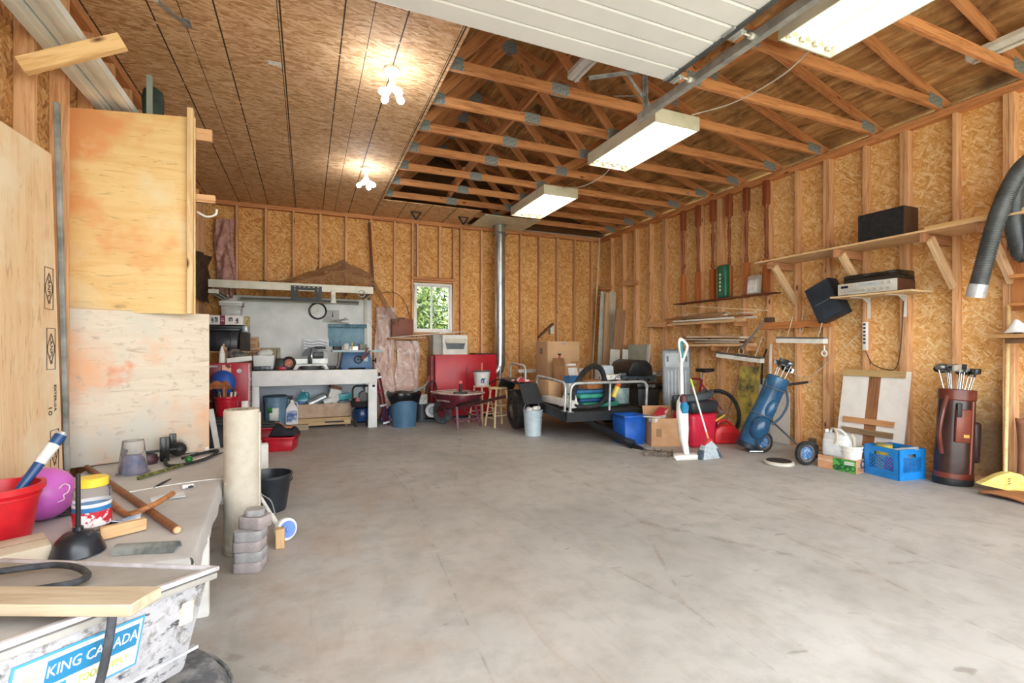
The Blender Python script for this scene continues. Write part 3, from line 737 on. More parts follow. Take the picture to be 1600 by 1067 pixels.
def carton(name, label, cat, loc, w, d, h, mat, rz=0, tape=None, group=None, rot=None, bev=.004):
    t = thing(name, label, cat, loc, rz, group, rot)
    MB().bx(-w / 2, w / 2, -d / 2, d / 2, 0, h).o('body', mat, t, bev=bev)
    if tape: MB().bx(-.025, .025, -d / 2 - .001, d / 2 + .001, h - .06, h + .001).o('tape', tape, t)
    else: MB().bx(-w / 2 + .003, w / 2 - .003, -.0015, .0015, h - .001, h + .0006).o('seam', pm('8a6a4a', None, .8), t)
    return t
def jug(name, label, cat, loc, w, d, h, mat, cap, lab=None, rz=0, group=None):
    t = thing(name, label, cat, loc, rz, group)
    MB().taper(w, d, w, d, 0, h * .68).o('body', mat, t, bev=min(w, d) * .14, seg=3)
    MB().taper(w * .94, d * .94, .05, .05, h * .66, h * .90).cyl((0, 0, h * .88), (0, 0, h * .95), .022, n=12).o('shoulder', mat, t, bev=.008)
    MB().cyl((0, 0, h * .93), (0, 0, h), .026, n=14).o('cap', cap, t, smooth=True)
    MB().tube([(w * .12, 0, h * .88), (w * .36, 0, h * .90), (w * .46, 0, h * .78), (w * .42, 0, h * .62)], .011, 8).o('handle', mat, t, smooth=True)
    if lab: MB().bx(-w / 2 * .86, w / 2 * .86, -d / 2 - .0015, -d / 2 + .002, h * .10, h * .58).o('label', lab, t)
    return t
def crate(name, label, cat, loc, w, d, h, mat, rz=0, lidmat=None, group=None):
    t = thing(name, label, cat, loc, rz, group); th = .008
    m = MB()
    for (a0, b0, a1, b1) in ((w * .9, d * .9, w, d),):
        m.taper(a0, b0, a1, b1, 0, h, open_top=True)
    m.o('body', mat, t, bev=.012, solid=th)
    r = MB(); o, i = .014, .004
    r.bx(-w / 2 - o, w / 2 + o, -d / 2 - o, -d / 2 + i, h - .03, h).bx(-w / 2 - o, w / 2 + o, d / 2 - i, d / 2 + o, h - .03, h).bx(-w / 2 - o, -w / 2 + i, -d / 2 + i, d / 2 - i, h - .03, h).bx(w / 2 - i, w / 2 + o, -d / 2 + i, d / 2 - i, h - .03, h)
    r.o('rim', mat, t, bev=.004)
    if lidmat: MB().bx(-w / 2 - .02, w / 2 + .02, -d / 2 - .02, d / 2 + .02, h, h + .035).bx(-w / 2 + .04, w / 2 - .04, -d / 2 + .04, d / 2 - .04, h + .035, h + .05).o('lid', lidmat, t, bev=.008)
    return t
def rag(name, label, cat, loc, w, d, h, mat, seed=0, rz=0):
    """a crumpled soft heap"""
    rnd = random.Random(seed); ph = [rnd.uniform(0, 6.3) for _ in range(6)]
    def fn(u, v):
        x, y = (u - .5) * 2, (v - .5) * 2; r = max(abs(x), abs(y))
        e = max(0, 1 - (x * x) ** 2 * .9) * max(0, 1 - (y * y) ** 2 * .9)
        z = h * e * (.62 + .38 * math.sin(3.1 * x + ph[0] + 1.8 * math.sin(2.5 * y + ph[1])) * math.cos(3.6 * y + ph[2])) + .004
        return (x * w / 2 * (1 + .07 * math.sin(5 * y + ph[3])), y * d / 2 * (1 + .07 * math.sin(5 * x + ph[4])), z)
    o = MB().sheet(fn, 22, 16).o(name, mat, smooth=True, solid=.008); put(o, loc, rz)
    return tag(o, label, cat)
def can(name, label, cat, loc, r, h, mat, lidmat=None, lab=None, group=None):
    t = thing(name, label, cat, loc, 0, group)
    MB().lathe([(0, 0), (r, 0), (r + .002, .004), (r, .008), (r, h - .008), (r + .002, h - .004), (r, h), (r - .005, h), (r - .007, h - .006), (0, h - .006)], 20, cap0=False).o('body', mat, t, smooth=True)
    if lidmat: MB().cyl((0, 0, h - .004), (0, 0, h + .012), r * .96, n=20).o('lid', lidmat, t, smooth=True)
    if lab: MB().cyl((0, 0, h * .15), (0, 0, h * .85), r + .0012, n=20, cap0=False, cap1=False).o('label', lab, t, smooth=True)
    return t
# ================================================================ LEFT BENCH with its cover
ZB = .42
BX0, BX1, BY0, BY1 = -1.335, -.44, 2.19, 4.50
bn = thing('covered_bench', 'low white bench draped in a grey cover along the left wall', 'bench', (0, 0, 0))
def BXR(y): return -.42 - .0636 * (y - 2.3)      # the open long edge runs a little askew
M_cover = pm('c3c2c2', 'b1afae', .85, 0, 3, .25, (.4, .7))
def cov(u, v):
    y = BY0 + (BY1 - BY0) * v; x = BX0 + (BXR(y) - BX0) * u; z = ZB
    z += .0025 * math.sin(9 * x + 3 * y) + .0025 * math.sin(5 * y + 7 * x * x)
    return (x, y, z)
m = MB().sheet(cov, 24, 40)
def skirt(p0, p1, n):
    def fn(u, v):
        x = p0[0] + (p1[0] - p0[0]) * u; y = p0[1] + (p1[1] - p0[1]) * u
        nx, ny = (p1[1] - p0[1]), -(p1[0] - p0[0]); L = math.hypot(nx, ny); nx /= L; ny /= L
        b = math.sin(v * PI / 2) * .018; w = .004 * math.sin(u * 40)
        return (x + nx * (b + w * v), y + ny * (b + w * v), cov(0, 0)[2] * 0 + (ZB + .0025 * math.sin(9 * x + 3 * y) + .0025 * math.sin(5 * y + 7 * x * x)) - .03 * (1 - math.cos(v * PI / 2)) - .055 * v * v)
    return fn
m.sheet(skirt((BXR(BY0), BY0), (BXR(BY1), BY1), 40), 40, 6)
m.sheet(skirt((BX0, BY0), (BXR(BY0), BY0), 24), 24, 6)
m.sheet(skirt((BXR(BY1), BY1), (BX0, BY1), 24), 24, 6)
m.o('cover', M_cover, bn, smooth=True)
MB().prism([(BX0, BY0), (BXR(BY0), BY0), (BXR(BY1), BY1), (BX0, BY1)], ZB - .06, ZB - .012).o('top_board', M_white, bn)
MB().bx(BX0 + .02, -.415, 2.57, 2.60, 0, ZB - .06).o('end_panel', M_white, bn)
MB().bx(BX0 + .02, -.58, 4.38, 4.41, 0, ZB - .06).o('end_panel', M_white, bn)
MB().bx(BX0 + .02, BX0 + .045, 2.60, 4.38, 0, ZB - .06).o('rear_panel', M_white, bn)
tag(MB().tube(spline([P(200, 769, z=ZB + .006), P(270, 757, z=ZB + .006), P(345, 748, z=ZB + .006), P(352, 757, z=ZB + .006)], 5), .003, 5).o('string', M_white, smooth=True), 'thin white string lying across the bench cover', 'string')
# red pail with a blue-handled scraper
pb = P(2, 836, z=ZB)
bucket('red_pail', 'bright red plastic pail standing on the covered bench', 'bucket', (-1.175, 2.66, ZB), .10, .135, .235, pm('d3202c', 'b81824', .35), rim=.012, ridges=(.19,))
sc = thing('snow_scraper', 'blue snow scraper handle with a white band sticking out of the red pail', 'scraper', (0, 0, 0))
s0, s1 = Vector((-1.20, 2.62, .46)), P(95, 680, y=2.83)
d = s1 - s0
MB().tube([s0, s0 + d * .5, s1], [.016, .018, .024], 12).o('handle', pm('1f4f86', '173c68', .35), sc, smooth=True)
MB().tube([s0 + d * .70, s0 + d * .90], [.0222, .0242], 12).o('band', M_white, sc, smooth=True)
MB().tube([s1 - d * .02, s1 + d * .03], [.020, .018], 12).o('end_cap', pm('cfd4d6', None, .3, .5), sc, smooth=True)
# pink ball with white squiggles
c = Vector((-1.135, 2.935, ZB + .12))
pk = thing('play_ball', 'pink rubber play ball behind the red pail', 'ball', (c.x, c.y, ZB + .002))
MB().ball((0, 0, .12), .12, n=28, m=18).o('ball', pm('d36fd0', 'c45fc2', .35), pk, smooth=True)
def onball(a, e, r=.1215): return (r * math.cos(e) * math.cos(a), r * math.cos(e) * math.sin(a), .12 + r * math.sin(e))
MB().tube(spline([onball(-.75, .30), onball(-.55, .42), onball(-.35, .30), onball(-.45, .10), onball(-.62, .02), onball(-.60, -.15), onball(-.80, -.2)], 5), .0025, 5).o('squiggle', M_white, pk, smooth=True)
MB().tube(spline([onball(-1.5, .25), onball(-1.35, .12), onball(-1.55, .05)], 5), .0025, 5).o('squiggle', M_white, pk, smooth=True)
# flat carton
carton('flat_carton', 'flat pale cardboard carton lying beside the red pail', 'box', (-1.07, 2.385, ZB + .004), .30, .20, .055, pm('d8ccb8', 'c8bba6', .8), math.radians(28))
# plunger
pp = P(122, 866, z=ZB)
pl = thing('plunger', 'black rubber plunger standing on the bench before the peanut butter jar', 'plunger', (pp.x, pp.y, ZB + .004))
MB().lathe([(.080, 0), (.086, .004), (.083, .012), (.078, .03), (.066, .06), (.045, .082), (.018, .09), (.016, .105), (0, .105)], 28).o('cup', pm('1c2028', '2c323c', .28), pl, smooth=True)
MB().cyl((0, 0, .10), (.0, 0, .31), .0085, .0075, n=10).o('stick', M_black, pl, smooth=True)
# jar
jp = P(144, 826, z=ZB)
ja = thing('plastic_jar', 'clear plastic jar with a yellow lid and blue and red label', 'jar', (jp.x, jp.y, ZB + .004), rz=-.35)
M_clear = glass((.96, .97, .97, 1), .06, .92)
MB().lathe([(0, 0), (.062, 0), (.068, .008), (.068, .165), (.060, .185), (.052, .190), (.052, .205), (0, .205)], 26, cap0=False).o('body', M_clear, ja, smooth=True)
MB().lathe([(.056, .188), (.058, .190), (.058, .222), (.054, .226), (0, .226)], 26).o('lid', pm('f2d545', 'e6c638', .4), ja, smooth=True)
for z0, z1, mt in ((.02, .085, pm('c8283a', 'efeef0', .4, 0, 16, 0, (.52, .56))), (.085, .105, pm('2f7fc0', None, .4)), (.105, .12, pm('f4f4f4', None, .4))):
    MB().cyl((0, 0, z0), (0, 0, z1), .0692, n=26, cap0=False, cap1=False).o('label', mt, ja, smooth=True)
MB().lathe([(0, .004), (.060, .004), (.060, .05), (0, .06)], 16, cap0=False).o('contents', pm('5a4a3a', '9a8a7a', .7, 0, 30), ja)
# lumber offcut, dowel, hooked handle
a, b = P(156, 846, z=ZB), P(228, 829, z=ZB)
tag(bar('lumber_offcut', (a.x, a.y, ZB + .032), (b.x, b.y, ZB + .032), .03, .05, wood('d2a070', 'e6bd8c', 'x')), 'short pale lumber offcut lying in front of the clear jar', 'lumber')
a, b = P(136, 730, z=ZB + .02), P(277, 828, z=ZB + .02)
dw = thing('wooden_dowel', 'thick brown wooden dowel lying diagonally across the bench cover', 'dowel', (0, 0, 0))
MB().cyl(a, b, .0165, n=16).o('rod', wood('7a4a2c', '9a6440', 'x', 1, .5, False), dw, smooth=True)
dn = (b - a).normalized()
MB().cyl(b, b + dn * .006, .0155, .012, n=16).o('sawn_end', pm('e0b88c', None), dw, smooth=True)
hk = [P(168, 780, z=ZB + .02), P(190, 799, z=ZB + .02), P(203, 803, z=ZB + .022), P(222, 797, z=ZB + .04), P(245, 786, z=ZB + .052), P(270, 771, z=ZB + .05)]
tag(MB().tube(spline(hk, 6), .0135, 12).o('bent_handle', wood('8a5530', 'b57a48', 'x', 1, .45, False), smooth=True), 'bent wooden tool handle resting over the brown dowel', 'handle')
# upturned clear cup, clamp, brush, rod ...
cp = P(208, 741, z=ZB)
cu = thing('clear_cup', 'clear plastic cup upside down on the bench cover', 'cup', (cp.x, cp.y, ZB + .003))
MB().lathe([(.088, 0), (.088, .012), (.080, .014), (.056, .215), (.0, .217), (.0, .213), (.053, .211), (.076, .012), (.084, .0)], 24, cap0=False).o('cup', glass((.97, .97, .98, 1), .05, .95), cu, smooth=True)
MB().lathe([(0, 0), (.06, 0), (.05, .09), (.03, .12), (0, .12)], 14, cap0=False).o('cloth', pm('4a5a86', '8a7a9a', .8, 0, 20), cu)
ck = P(250, 722, z=ZB)
cl = thing('bar_clamp', 'black ratchet clamp lying by the upturned clear cup', 'clamp', (ck.x, ck.y, ZB + .003), .4)
MB().bx(-.12, .10, -.012, .012, .07, .085).o('bar', M_black, cl, bev=.002)
MB().bx(.0, .055, -.022, .022, .0, .17).bx(.055, .095, -.018, .018, .085, .19).o('jaw', M_blackg, cl, bev=.006)
MB().lathe([(0, 0), (.055, 0), (.06, .03), (.05, .06), (.02, .07)], 18, Matrix.Translation((-.07, -.01, 0))).o('reel', pm('2a2c3a', '6a3a40', .4, 0, 12), cl, smooth=True)
bs = P(274, 712, z=ZB)
br = thing('black_brush', 'bushy black brush head lying against the pale plywood sheet', 'brush', (bs.x + .03, bs.y - .06, ZB + .003))
MB().ball((0, 0, .055), .05, (1.1, 1, 1)).o('core', M_black, br, smooth=True)
bm_ = MB(); rr = random.Random(3)
for k in range(220):
    d = Vector((rr.gauss(0, 1), rr.gauss(0, 1), rr.gauss(0, 1))).normalized(); o = Vector((0, 0, .055))
    if d.z < -.4: continue
    t1 = o + d * .075; sd = d.orthogonal() * .0015
    bm_.add([o + d * .03 + sd, o + d * .03 - sd, t1], [(0, 1, 2)])
bo = bm_.o('bristles', M_black, br); bo['kind'] = 'stuff'
rod = thing('fishing_rod', 'short fishing rod with a green reel knob lying on the bench cover', 'fishing rod', (0, 0, 0))
r0, r1 = P(216, 747, z=ZB + .014), P(345, 708, z=ZB + .014); d = r1 - r0
MB().tube([r0, r0 + d * .55], [.012, .009], 8).o('grip', pm('2a2e24', '8a8f3a', .5, 0, 40), rod, smooth=True)
MB().tube([r0 + d * .55, r0 + d * .86], .010, 8).o('foregrip', pm('f0c4b0', 'f4f0ec', .5, 0, 10), rod, smooth=True)
MB().tube([r0 + d * .86, r1 + d * .05], [.008, .003], 8).o('tip', M_black, rod, smooth=True)
g = r0 + d * .56; MB().ball((g.x, g.y, g.z + .025), .024).o('reel_knob', pm('1f7a3a', '155a2a', .25), rod, smooth=True)
hp = spline([P(258, 718, z=ZB + .02), P(262, 727, z=ZB + .014), P(285, 726, z=ZB + .014), P(325, 715, z=ZB + .014), P(340, 704, z=ZB + .014), P(320, 707, z=ZB + .016), P(285, 716, z=ZB + .02)], 5)
tag(MB().tube(hp, .011, 8).o('hose_loop', M_rubber, smooth=True), 'loop of black hose lying behind the fishing rod', 'hose')
for u, v, w, l in ((297, 708, .05, 'small clear plastic lid box behind the black hose loop'), (318, 706, .045, 'small white carton at the far end of the bench')):
    q = P(u, v, z=ZB); carton('small_box', l, 'box', (q.x, q.y, ZB + .004), w * 1.6, w, w * .8, M_white, .2)
a, b = P(240, 762, z=ZB + .007), P(267, 748, z=ZB + .007)
tag(MB().tube([a, a + (b - a) * .12, a + (b - a) * .5, b], [.002, .006, .008, .003], 6).o('dark_pencil', M_black, smooth=True), 'dark flat pencil lying beside the string on the bench', 'pencil')
q = P(294, 763, z=ZB); carton('eraser_block', 'small grey and black eraser block on the bench cover', 'eraser', (q.x, q.y, ZB + .004), .06, .03, .022, pm('d8d8d8', '2a2a2a', .6, 0, 16, 0, (.55, .58)), .3)
q = P(262, 778, z=ZB)
tag(put(MB().bx(-.075, .075, -.05, .05, 0, .004).o('plastic_bag', pm('dfe4ea', 'b9c4d0', .2, 0, 12)), (q.x, q.y, ZB + .005), .3), 'flat clear plastic packet under the bent wooden handle', 'packet')
q = P(186, 818, z=ZB)
tag(put(MB().sheet(lambda u, v: ((u - .5) * .16, (v - .5) * .08, .012 * math.sin(6 * u + 2 * v) + .014), 8, 5).o('plastic_wrap', pm('9cc0ea', 'e8eef4', .2, 0, 9), smooth=True, solid=.003), (q.x, q.y, ZB + .004), .2), 'crumpled blue and clear plastic wrapper behind the lumber offcut', 'wrapper')
q = P(103, 806, z=ZB)
coil = MB()
for k in range(5): coil.tube([(.075 * math.cos(a) * (1 - .06 * k), .045 * math.sin(a) * (1 - .05 * k) + .004 * k, .007 + .009 * k) for a in [2 * PI * i / 20 for i in range(20)]], .005, 6, True)
tag(put(coil.o('cable_coil', M_black, smooth=True), (q.x - .02, q.y + .02, ZB + .004), .5), 'coil of thin black cable behind the clear jar', 'cable')
q = P(204, 884, z=ZB)
gp = thing('grey_gutter_piece', 'short grey half-round gutter piece lying behind the dirty tub', 'gutter', (q.x + .02, q.y + .12, ZB + .006), -.25)
MB().prism([(.032 * math.cos(a), .032 * math.sin(a)) for a in [PI * i / 10 for i in range(11)]] + [(.027 * math.cos(a), .027 * math.sin(a)) for a in [PI * (10 - i) / 10 for i in range(11)]], -.11, .11, 'yz').o('shell', pm('8f9390', '5f6462', .7, 0, 14), gp, smooth=True)
# ================================================================ TIRE, DIRTY TUB, BOARD, CORD in the left foreground
M_dusty = pm('5c5e63', '9a9b9d', .9, 0, 9, .3, (.42, .6))
ti = thing('dusty_tire', 'dusty black tire lying flat under the dirty grey tub', 'tire', (-.575, 1.66, 0))
MB().lathe([(.20, .02), (.26, .0), (.33, .01), (.36, .05), (.37, .11), (.36, .18), (.33, .225), (.26, .235), (.20, .21), (.19, .18), (.19, .05), (.20, .02)], 40, cap0=False).o('casing', M_dusty, ti, smooth=True)
for z in (.06, .10, .14, .18): MB().torus((0, 0, z), .368, .006).o('tread_rib', M_dusty, ti, smooth=True)
ang = math.radians(56); ti1, ti2 = math.radians(9), math.radians(3)
ex = Vector((math.cos(ang) * math.cos(ti1), math.sin(ang) * math.cos(ti1), -math.sin(ti1)))
ey = Vector((-math.sin(ang), math.cos(ang), -math.sin(ti2))); ey = (ey - ex * ey.dot(ex)).normalized(); ez = ex.cross(ey)
TM = Matrix((ex, ey, ez)).transposed().to_4x4(); TM.translation = (-.27, 1.70, .555)
tb = thing('dirty_tub', 'dirt-stained grey plastic tool tub with lid and blue and white sticker', 'tub', (0, 0, 0)); tb.matrix_world = TM
t_ = NT('dirty_plastic'); c_ = t_.objc()
n1 = t_.noise(c_, 7, 5, .7, .5); n2 = t_.noise(c_, 22, 4, .7); n3 = t_.noise(c_, 3.2, 3, .6)
col = t_.ramp(n1, [(.32, lin('8f9098')), (.5, lin('bcbcc2')), (.7, lin('a9abb2'))])
col = t_.mix(t_.ramp(n2, [(.52, (0, 0, 0, 1)), (.64, (.9, .9, .9, 1))]), col, lin('7d7a76'))
col = t_.mix(t_.ramp(t_.noise(t_.map(c_, (2, 2, 5)), 9, 5, .7), [(.56, (0, 0, 0, 1)), (.66, (1, 1, 1, 1))]), col, lin('3a3d44'))
M_dirty = t_.fin(col, .6)
M_lid = pm('b3b1ae', 'a09d99', .75, 0, 7, .1, (.35, .7))
WX, WY, WZ = .62, .80, .27
tub = MB().add([(-WX + .03, .03, -WZ), (-.03, .03, -WZ), (-.03, WY - .03, -WZ), (-WX + .03, WY - .03, -WZ), (-WX, 0, -.02), (0, 0, -.02), (0, WY, -.02), (-WX, WY, -.02)],
               [(0, 3, 2, 1), (4, 5, 6, 7), (0, 1, 5, 4), (1, 2, 6, 5), (2, 3, 7, 6), (3, 0, 4, 7)])
tub.o('body', M_dirty, tb, bev=.015)
MB().bx(-WX, .0, -.004 + .024, .02 + .02, -WZ + .05, -WZ + .058).o('side_band', pm('e4e6ea', 'b0b4ba', .6), tb)
MB().bx(-WX - .015, .015, -.015, WY + .015, -.03, -.012).bx(-WX - .005, .005, -.005, WY + .005, -.012, -.004).o('lid', M_lid, tb, bev=.006)
MB().bx(-WX - .015, .015, -.018, .004, -.008, .006).o('lid_rim', pm('dcdbe2', 'b8b7bd', .4), tb, bev=.004)
MB().bx(.002, .018, -.018, WY + .015, -.008, .006).o('lid_rim', pm('dcdbe2', 'b8b7bd', .4), tb, bev=.004)
# latch plate and screw on the sticker side
def face(zc): return .03 - (zc + WZ) / (WZ - .02) * .03        # local y of the tapered front face
MB().bx(-.085, -.045, face(-.10) - .006, face(-.10) + .01, -.13, -.07).o('latch_plate', pm('e8dcd6', 'c8a890', .6, 0, 20), tb, bev=.003)
MB().cyl((-.065, face(-.165) - .004, -.165), (-.065, face(-.165) + .01, -.165), .014, n=16).o('screw_boss', pm('b8b8ba', '5a5a5c', .6, 0, 40), tb, smooth=True)
tl_ = math.atan(.03 / (WZ - .02))
st = bpy.data.objects.new('sticker', None)
sx, sz = -.35, -.115
fy_ = face(sz) - .003
sk = MB().bx(-.145, .145, -.0012, 0, -.06, .06).o('sticker', pm('4fa3cc', '3d8fba', .4), tb)
sk.location = (sx, fy_, sz); sk.rotation_euler = (-tl_ * -1, 0, 0)
def onst(m, name, mat):
    o = m.o(name, mat, sk); return o
bpy.data.objects.remove(st)
onst(MB().bx(-.139, .139, -.002, -.001, -.054, .054), 'sticker_field', pm('eef4f6', None, .4))
onst(MB().bx(-.078, .132, -.003, -.002, -.008, .044), 'sticker_bar', pm('2d86b8', None, .4))
onst(MB().bx(-.078, -.03, -.003, -.002, -.045, -.014), 'sticker_block', pm('3aa0cc', None, .4))
onst(MB().bx(-.132, -.09, -.003, -.002, -.04, .03), 'sticker_emblem', pm('e8b0a8', 'f2e4e0', .4, 0, 40))
text('KING CANADA', .034, pm('f2f6f8', None, .4), sk, (.027, -.0035, .019), (PI / 2, 0, 0), ext=.0006, sx=.88)
text('TOOL SUPPLY', .024, pm('c9cf5a', None, .4), sk, (.055, -.0035, -.028), (PI / 2, 0, 0), ext=.0006, sx=.8)
# board lying over the tub
def lidz(p):    # height of the lid at a ground position
    n = TM.to_3x3() @ Vector((0, 0, 1)); o = TM @ Vector((0, 0, .004))
    return o.z - (n.x * (p.x - o.x) + n.y * (p.y - o.y)) / n.z
b0 = Vector((-.325, 1.295, 0)); dv = Vector((-.895, .446, -.03)).normalized(); sv = Vector((.446, .895, 0))
TI = TM.inverted(); b0.z = .60
for k in range(18):                       # rest the board on the highest part of the lid below it
    for o in (-.045, .045):
        p = b0 + dv * (.05 * k) + sv * o; q = TI @ Vector((p.x, p.y, .58))
        if -WX < q.x < .01 and -.02 < q.y < WY: b0.z = max(b0.z, lidz(p) + .030 - dv.z * .05 * k)
tag(bar('lumber_board', b0, b0 + dv * .85, .085, .026, wood('bfae94', 'd2c5ac', 'x', 1, .8)), 'dusty pale board lying across the lid of the dirty tub', 'lumber')
def onlid(u, v, h=.012):
    p = P(u, v, z=.58)
    for _ in range(4): p = P(u, v, z=lidz(p) + h)
    return p
cd1 = [onlid(-30, 897), onlid(20, 890), onlid(80, 883), onlid(118, 886), onlid(137, 898), onlid(118, 910), onlid(70, 919), onlid(20, 927), onlid(-30, 935)]
tag(MB().tube(spline(cd1, 6), .0095, 10).o('extension_cord', pm('33353a', '50535a', .75, 0, 30), smooth=True), 'thick black power cord looped on the lid of the dirty tub', 'cord')
cd2 = [onlid(-30, 922, .032), onlid(25, 924, .032), onlid(60, 930, .03), onlid(108, 947, .012)]
e = TM @ Vector((-.32, -.03, .012))
cd2 += [TM @ Vector((-.315, .045, .010)), TM @ Vector((-.32, -.012, .016)), TM @ Vector((-.325, -.034, -.02)), TM @ Vector((-.33, -.030, -.13)), TM @ Vector((-.335, -.012, -.25)), TM @ Vector((-.33, -.02, -.42))]
tag(MB().tube(spline(cd2, 6), .0095, 10).o('extension_cord', pm('33353a', '50535a', .75, 0, 30), smooth=True), 'thick black power cord hanging down over the blue and white sticker', 'cord')
# ================================================================ CARPET ROLL, PAVERS, TROLLEY, BLACK PAIL ...
M_carpet = pm('c9c2b4', 'bcb4a5', .95, 0, 12, .2)
cr = thing('carpet_roll', 'beige carpet roll standing on end beside the bench', 'carpet roll', (-.366, 3.34, 0))
def spiral(z):
    return [((.094 - .0045 * a) * math.cos(a * 1.0), (.094 - .0045 * a) * math.sin(a * 1.0), z) for a in [i * .35 for i in range(52)]]
MB().lathe([(0, 0), (.092, 0), (.096, .02), (.095, .45), (.097, .84), (.092, .855), (0, .85)], 32, cap0=False).o('roll', M_carpet, cr, smooth=True)
MB().tube(spiral(.852), .004, 5).o('rolled_edge', pm('8f8674', None, .9), cr, smooth=True)
MB().prism([(.094, -.02), (.103, -.02), (.101, .05), (.094, .05)], .02, .83, 'xy').o('loose_edge', M_carpet, cr)
MB().cyl((0, 0, .004), (0, 0, .12), .0985, .0965, n=32, cap0=False, cap1=False).o('torn_wrap', pm('b9b09a', 'dcd8cc', .8, 0, 16, .2), cr, smooth=True)
M_paver = pm('a5a4a4', '8c8a8a', .9, 0, 18, .4); M_paver2 = pm('a89e9e', '948a8a', .9, 0, 18, .4)
pp = F(392, 894)
PLAB = ('lowest concrete paver of the stack beside the carpet roll', 'second concrete paver up in the stack beside the carpet roll', 'third concrete paver up in the stack beside the carpet roll', 'fourth concrete paver up in the stack beside the carpet roll', 'concrete paver set skewed on top of the stack', 'half concrete paver topmost on the stack')
zz = .001
for k in range(6):
    w, d, h = (.150, .13, .055) if k < 4 else (.15, .11, .065) if k == 4 else (.10, .09, .035)
    ch = .018
    poly = [(-w / 2 + ch, -d / 2), (w / 2 - ch, -d / 2), (w / 2, -d / 2 + ch), (w / 2, d / 2 - ch), (w / 2 - ch, d / 2), (-w / 2 + ch, d / 2), (-w / 2, d / 2 - ch), (-w / 2, -d / 2 + ch)]
    o = MB().prism(poly, 0, h).o('paver', M_paver if k % 2 else M_paver2, bev=.004, seg=1)
    tag(put(o, (pp.x - .01 + (.025 if k > 3 else .004 * (k % 2)), pp.y + .05 + (.02 if k > 3 else 0), zz), (-.25, -.22, -.26, -.24, -.55, -.1)[k]), PLAB[k], 'paver', 'stacked concrete pavers'); zz += h + .001
tag(bar('wood_block', (pp.x + .13, pp.y + .30, .001), (pp.x + .13, pp.y + .30, .12), .05, .05, wood('c9a070', 'dcb888', 'x')), 'short upright wood block beside the white trolley wheel', 'wood block')
wc = F(446, 846)
tg = thing('pull_trolley', 'white trolley pole with a blue-hubbed white wheel beside the pavers', 'trolley', (0, 0, 0))
hub = Vector((wc.x, wc.y + .02, .072)); ax = Vector((.55, -.80, .15)).normalized()
MB().cyl(hub - ax * .022, hub + ax * .022, .070, n=28).o('wheel', pm('e9e9e6', 'd4d4d0', .5), tg, bev=.010)
MB().cyl(hub + ax * .020, hub + ax * .028, .052, n=24).cyl(hub + ax * .025, hub + ax * .036, .018, n=14).o('hubcap', pm('6f93dd', '5a7fcc', .4), tg, smooth=True)
e0, e1 = hub - ax * .03 + Vector((-.03, .01, .02)), None
e1 = e0 + (P(392, 752, y=3.72) - e0) * 1.45
MB().cyl(hub - ax * .02, e0, .010, n=8).o('axle', M_white, tg, smooth=True)
dd = e1 - e0
MB().cyl(e0, e0 + dd * .16, .017, n=12).o('sleeve', M_white, tg, smooth=True)
MB().cyl(e0 + dd * .15, e1, .0115, n=12).o('pole', M_white, tg, smooth=True)
MB().tube(spline([e0 + dd * .15 + Vector((.02, 0, .01)), e0 + dd * .3 + Vector((.03, 0, .03)), e0 + dd * .42 + Vector((.0, 0, .03)), e0 + dd * .55 + Vector((.02, 0, .03))], 5), .004, 6).o('cable', M_gal, tg, smooth=True)
q = F(420, 800)
bucket('black_pail', 'black plastic pail standing on the floor behind the white trolley wheel', 'bucket', (q.x, q.y + .06, 0), .115, .155, .275, pm('1b2026', '2a3038', .35), rim=.008, handle=(.10, -.10, M_black))
q = F(408, 733)
wcn = thing('solvent_can', 'white rectangular metal can with a white cap on the floor by the red crates', 'can', (q.x, q.y + .05, 0), .15)
MB().bx(-.06, .06, -.045, .045, 0, .245).o('body', pm('eceae4', 'd2d0c8', .4), wcn, bev=.008)
MB().bx(-.058, .058, -.043, .043, .245, .252).cyl((-.02, 0, .25), (-.02, 0, .285), .02, n=14).o('cap', M_white, wcn, bev=.003)
MB().bx(-.0615, -.0595, -.04, .04, .06, .20).o('label', pm('6a6f78', None, .5), wcn)
tag(bar('brown_plank', (F(398, 752).x - .02, F(398, 752).y, .003), (F(398, 752).x - .10, F(398, 752).y + .05, .42), .06, .02, wood('8a5a34', 'a87246', 'x'), up=(0, 1, 0)), 'short brown plank leaning up behind the carpet roll', 'plank')
M_rc = pm('c91f33', 'ab1728', .4)
q = F(440, 706)
crate('red_crate', 'red plastic crate with a black and orange jacket heaped in it', 'crate', (q.x, q.y + .16, 0), .31, .30, .17, M_rc, math.radians(-12))
jk = thing('work_jacket', 'black jacket with an orange panel heaped on the red crate', 'jacket', (q.x + .03, q.y + .17, .175), -.2)
rj = MB().sheet(lambda u, v: ((u - .5) * .30, (v - .5) * .26, .15 * (1 - (2 * u - 1) ** 4) * (1 - (2 * v - 1) ** 4) * (.7 + .3 * math.sin(5 * u + 3 * v)) + .004), 16, 14)
rj.o('body', pm('1c1d24', '2c2d36', .9), jk, smooth=True, solid=.008)
MB().sheet(lambda u, v: ((u - .5) * .17 + .0, (v - .55) * .14 - .02, .155 * (.74 + .26 * math.sin(5 * (.5 + (u - .5) * .55) + 3 * (.4 + (v - .5) * .5))) + .014), 8, 8).o('orange_panel', pm('e08a5c', 'cc7448', .9), jk, smooth=True, solid=.006)
q = F(407, 697)
crate('red_crate', 'red plastic crate closed with a black lid beside the tool chest', 'crate', (q.x, q.y + .22, 0), .33, .32, .22, M_rc, math.radians(-5), lidmat=pm('23262a', None, .5))
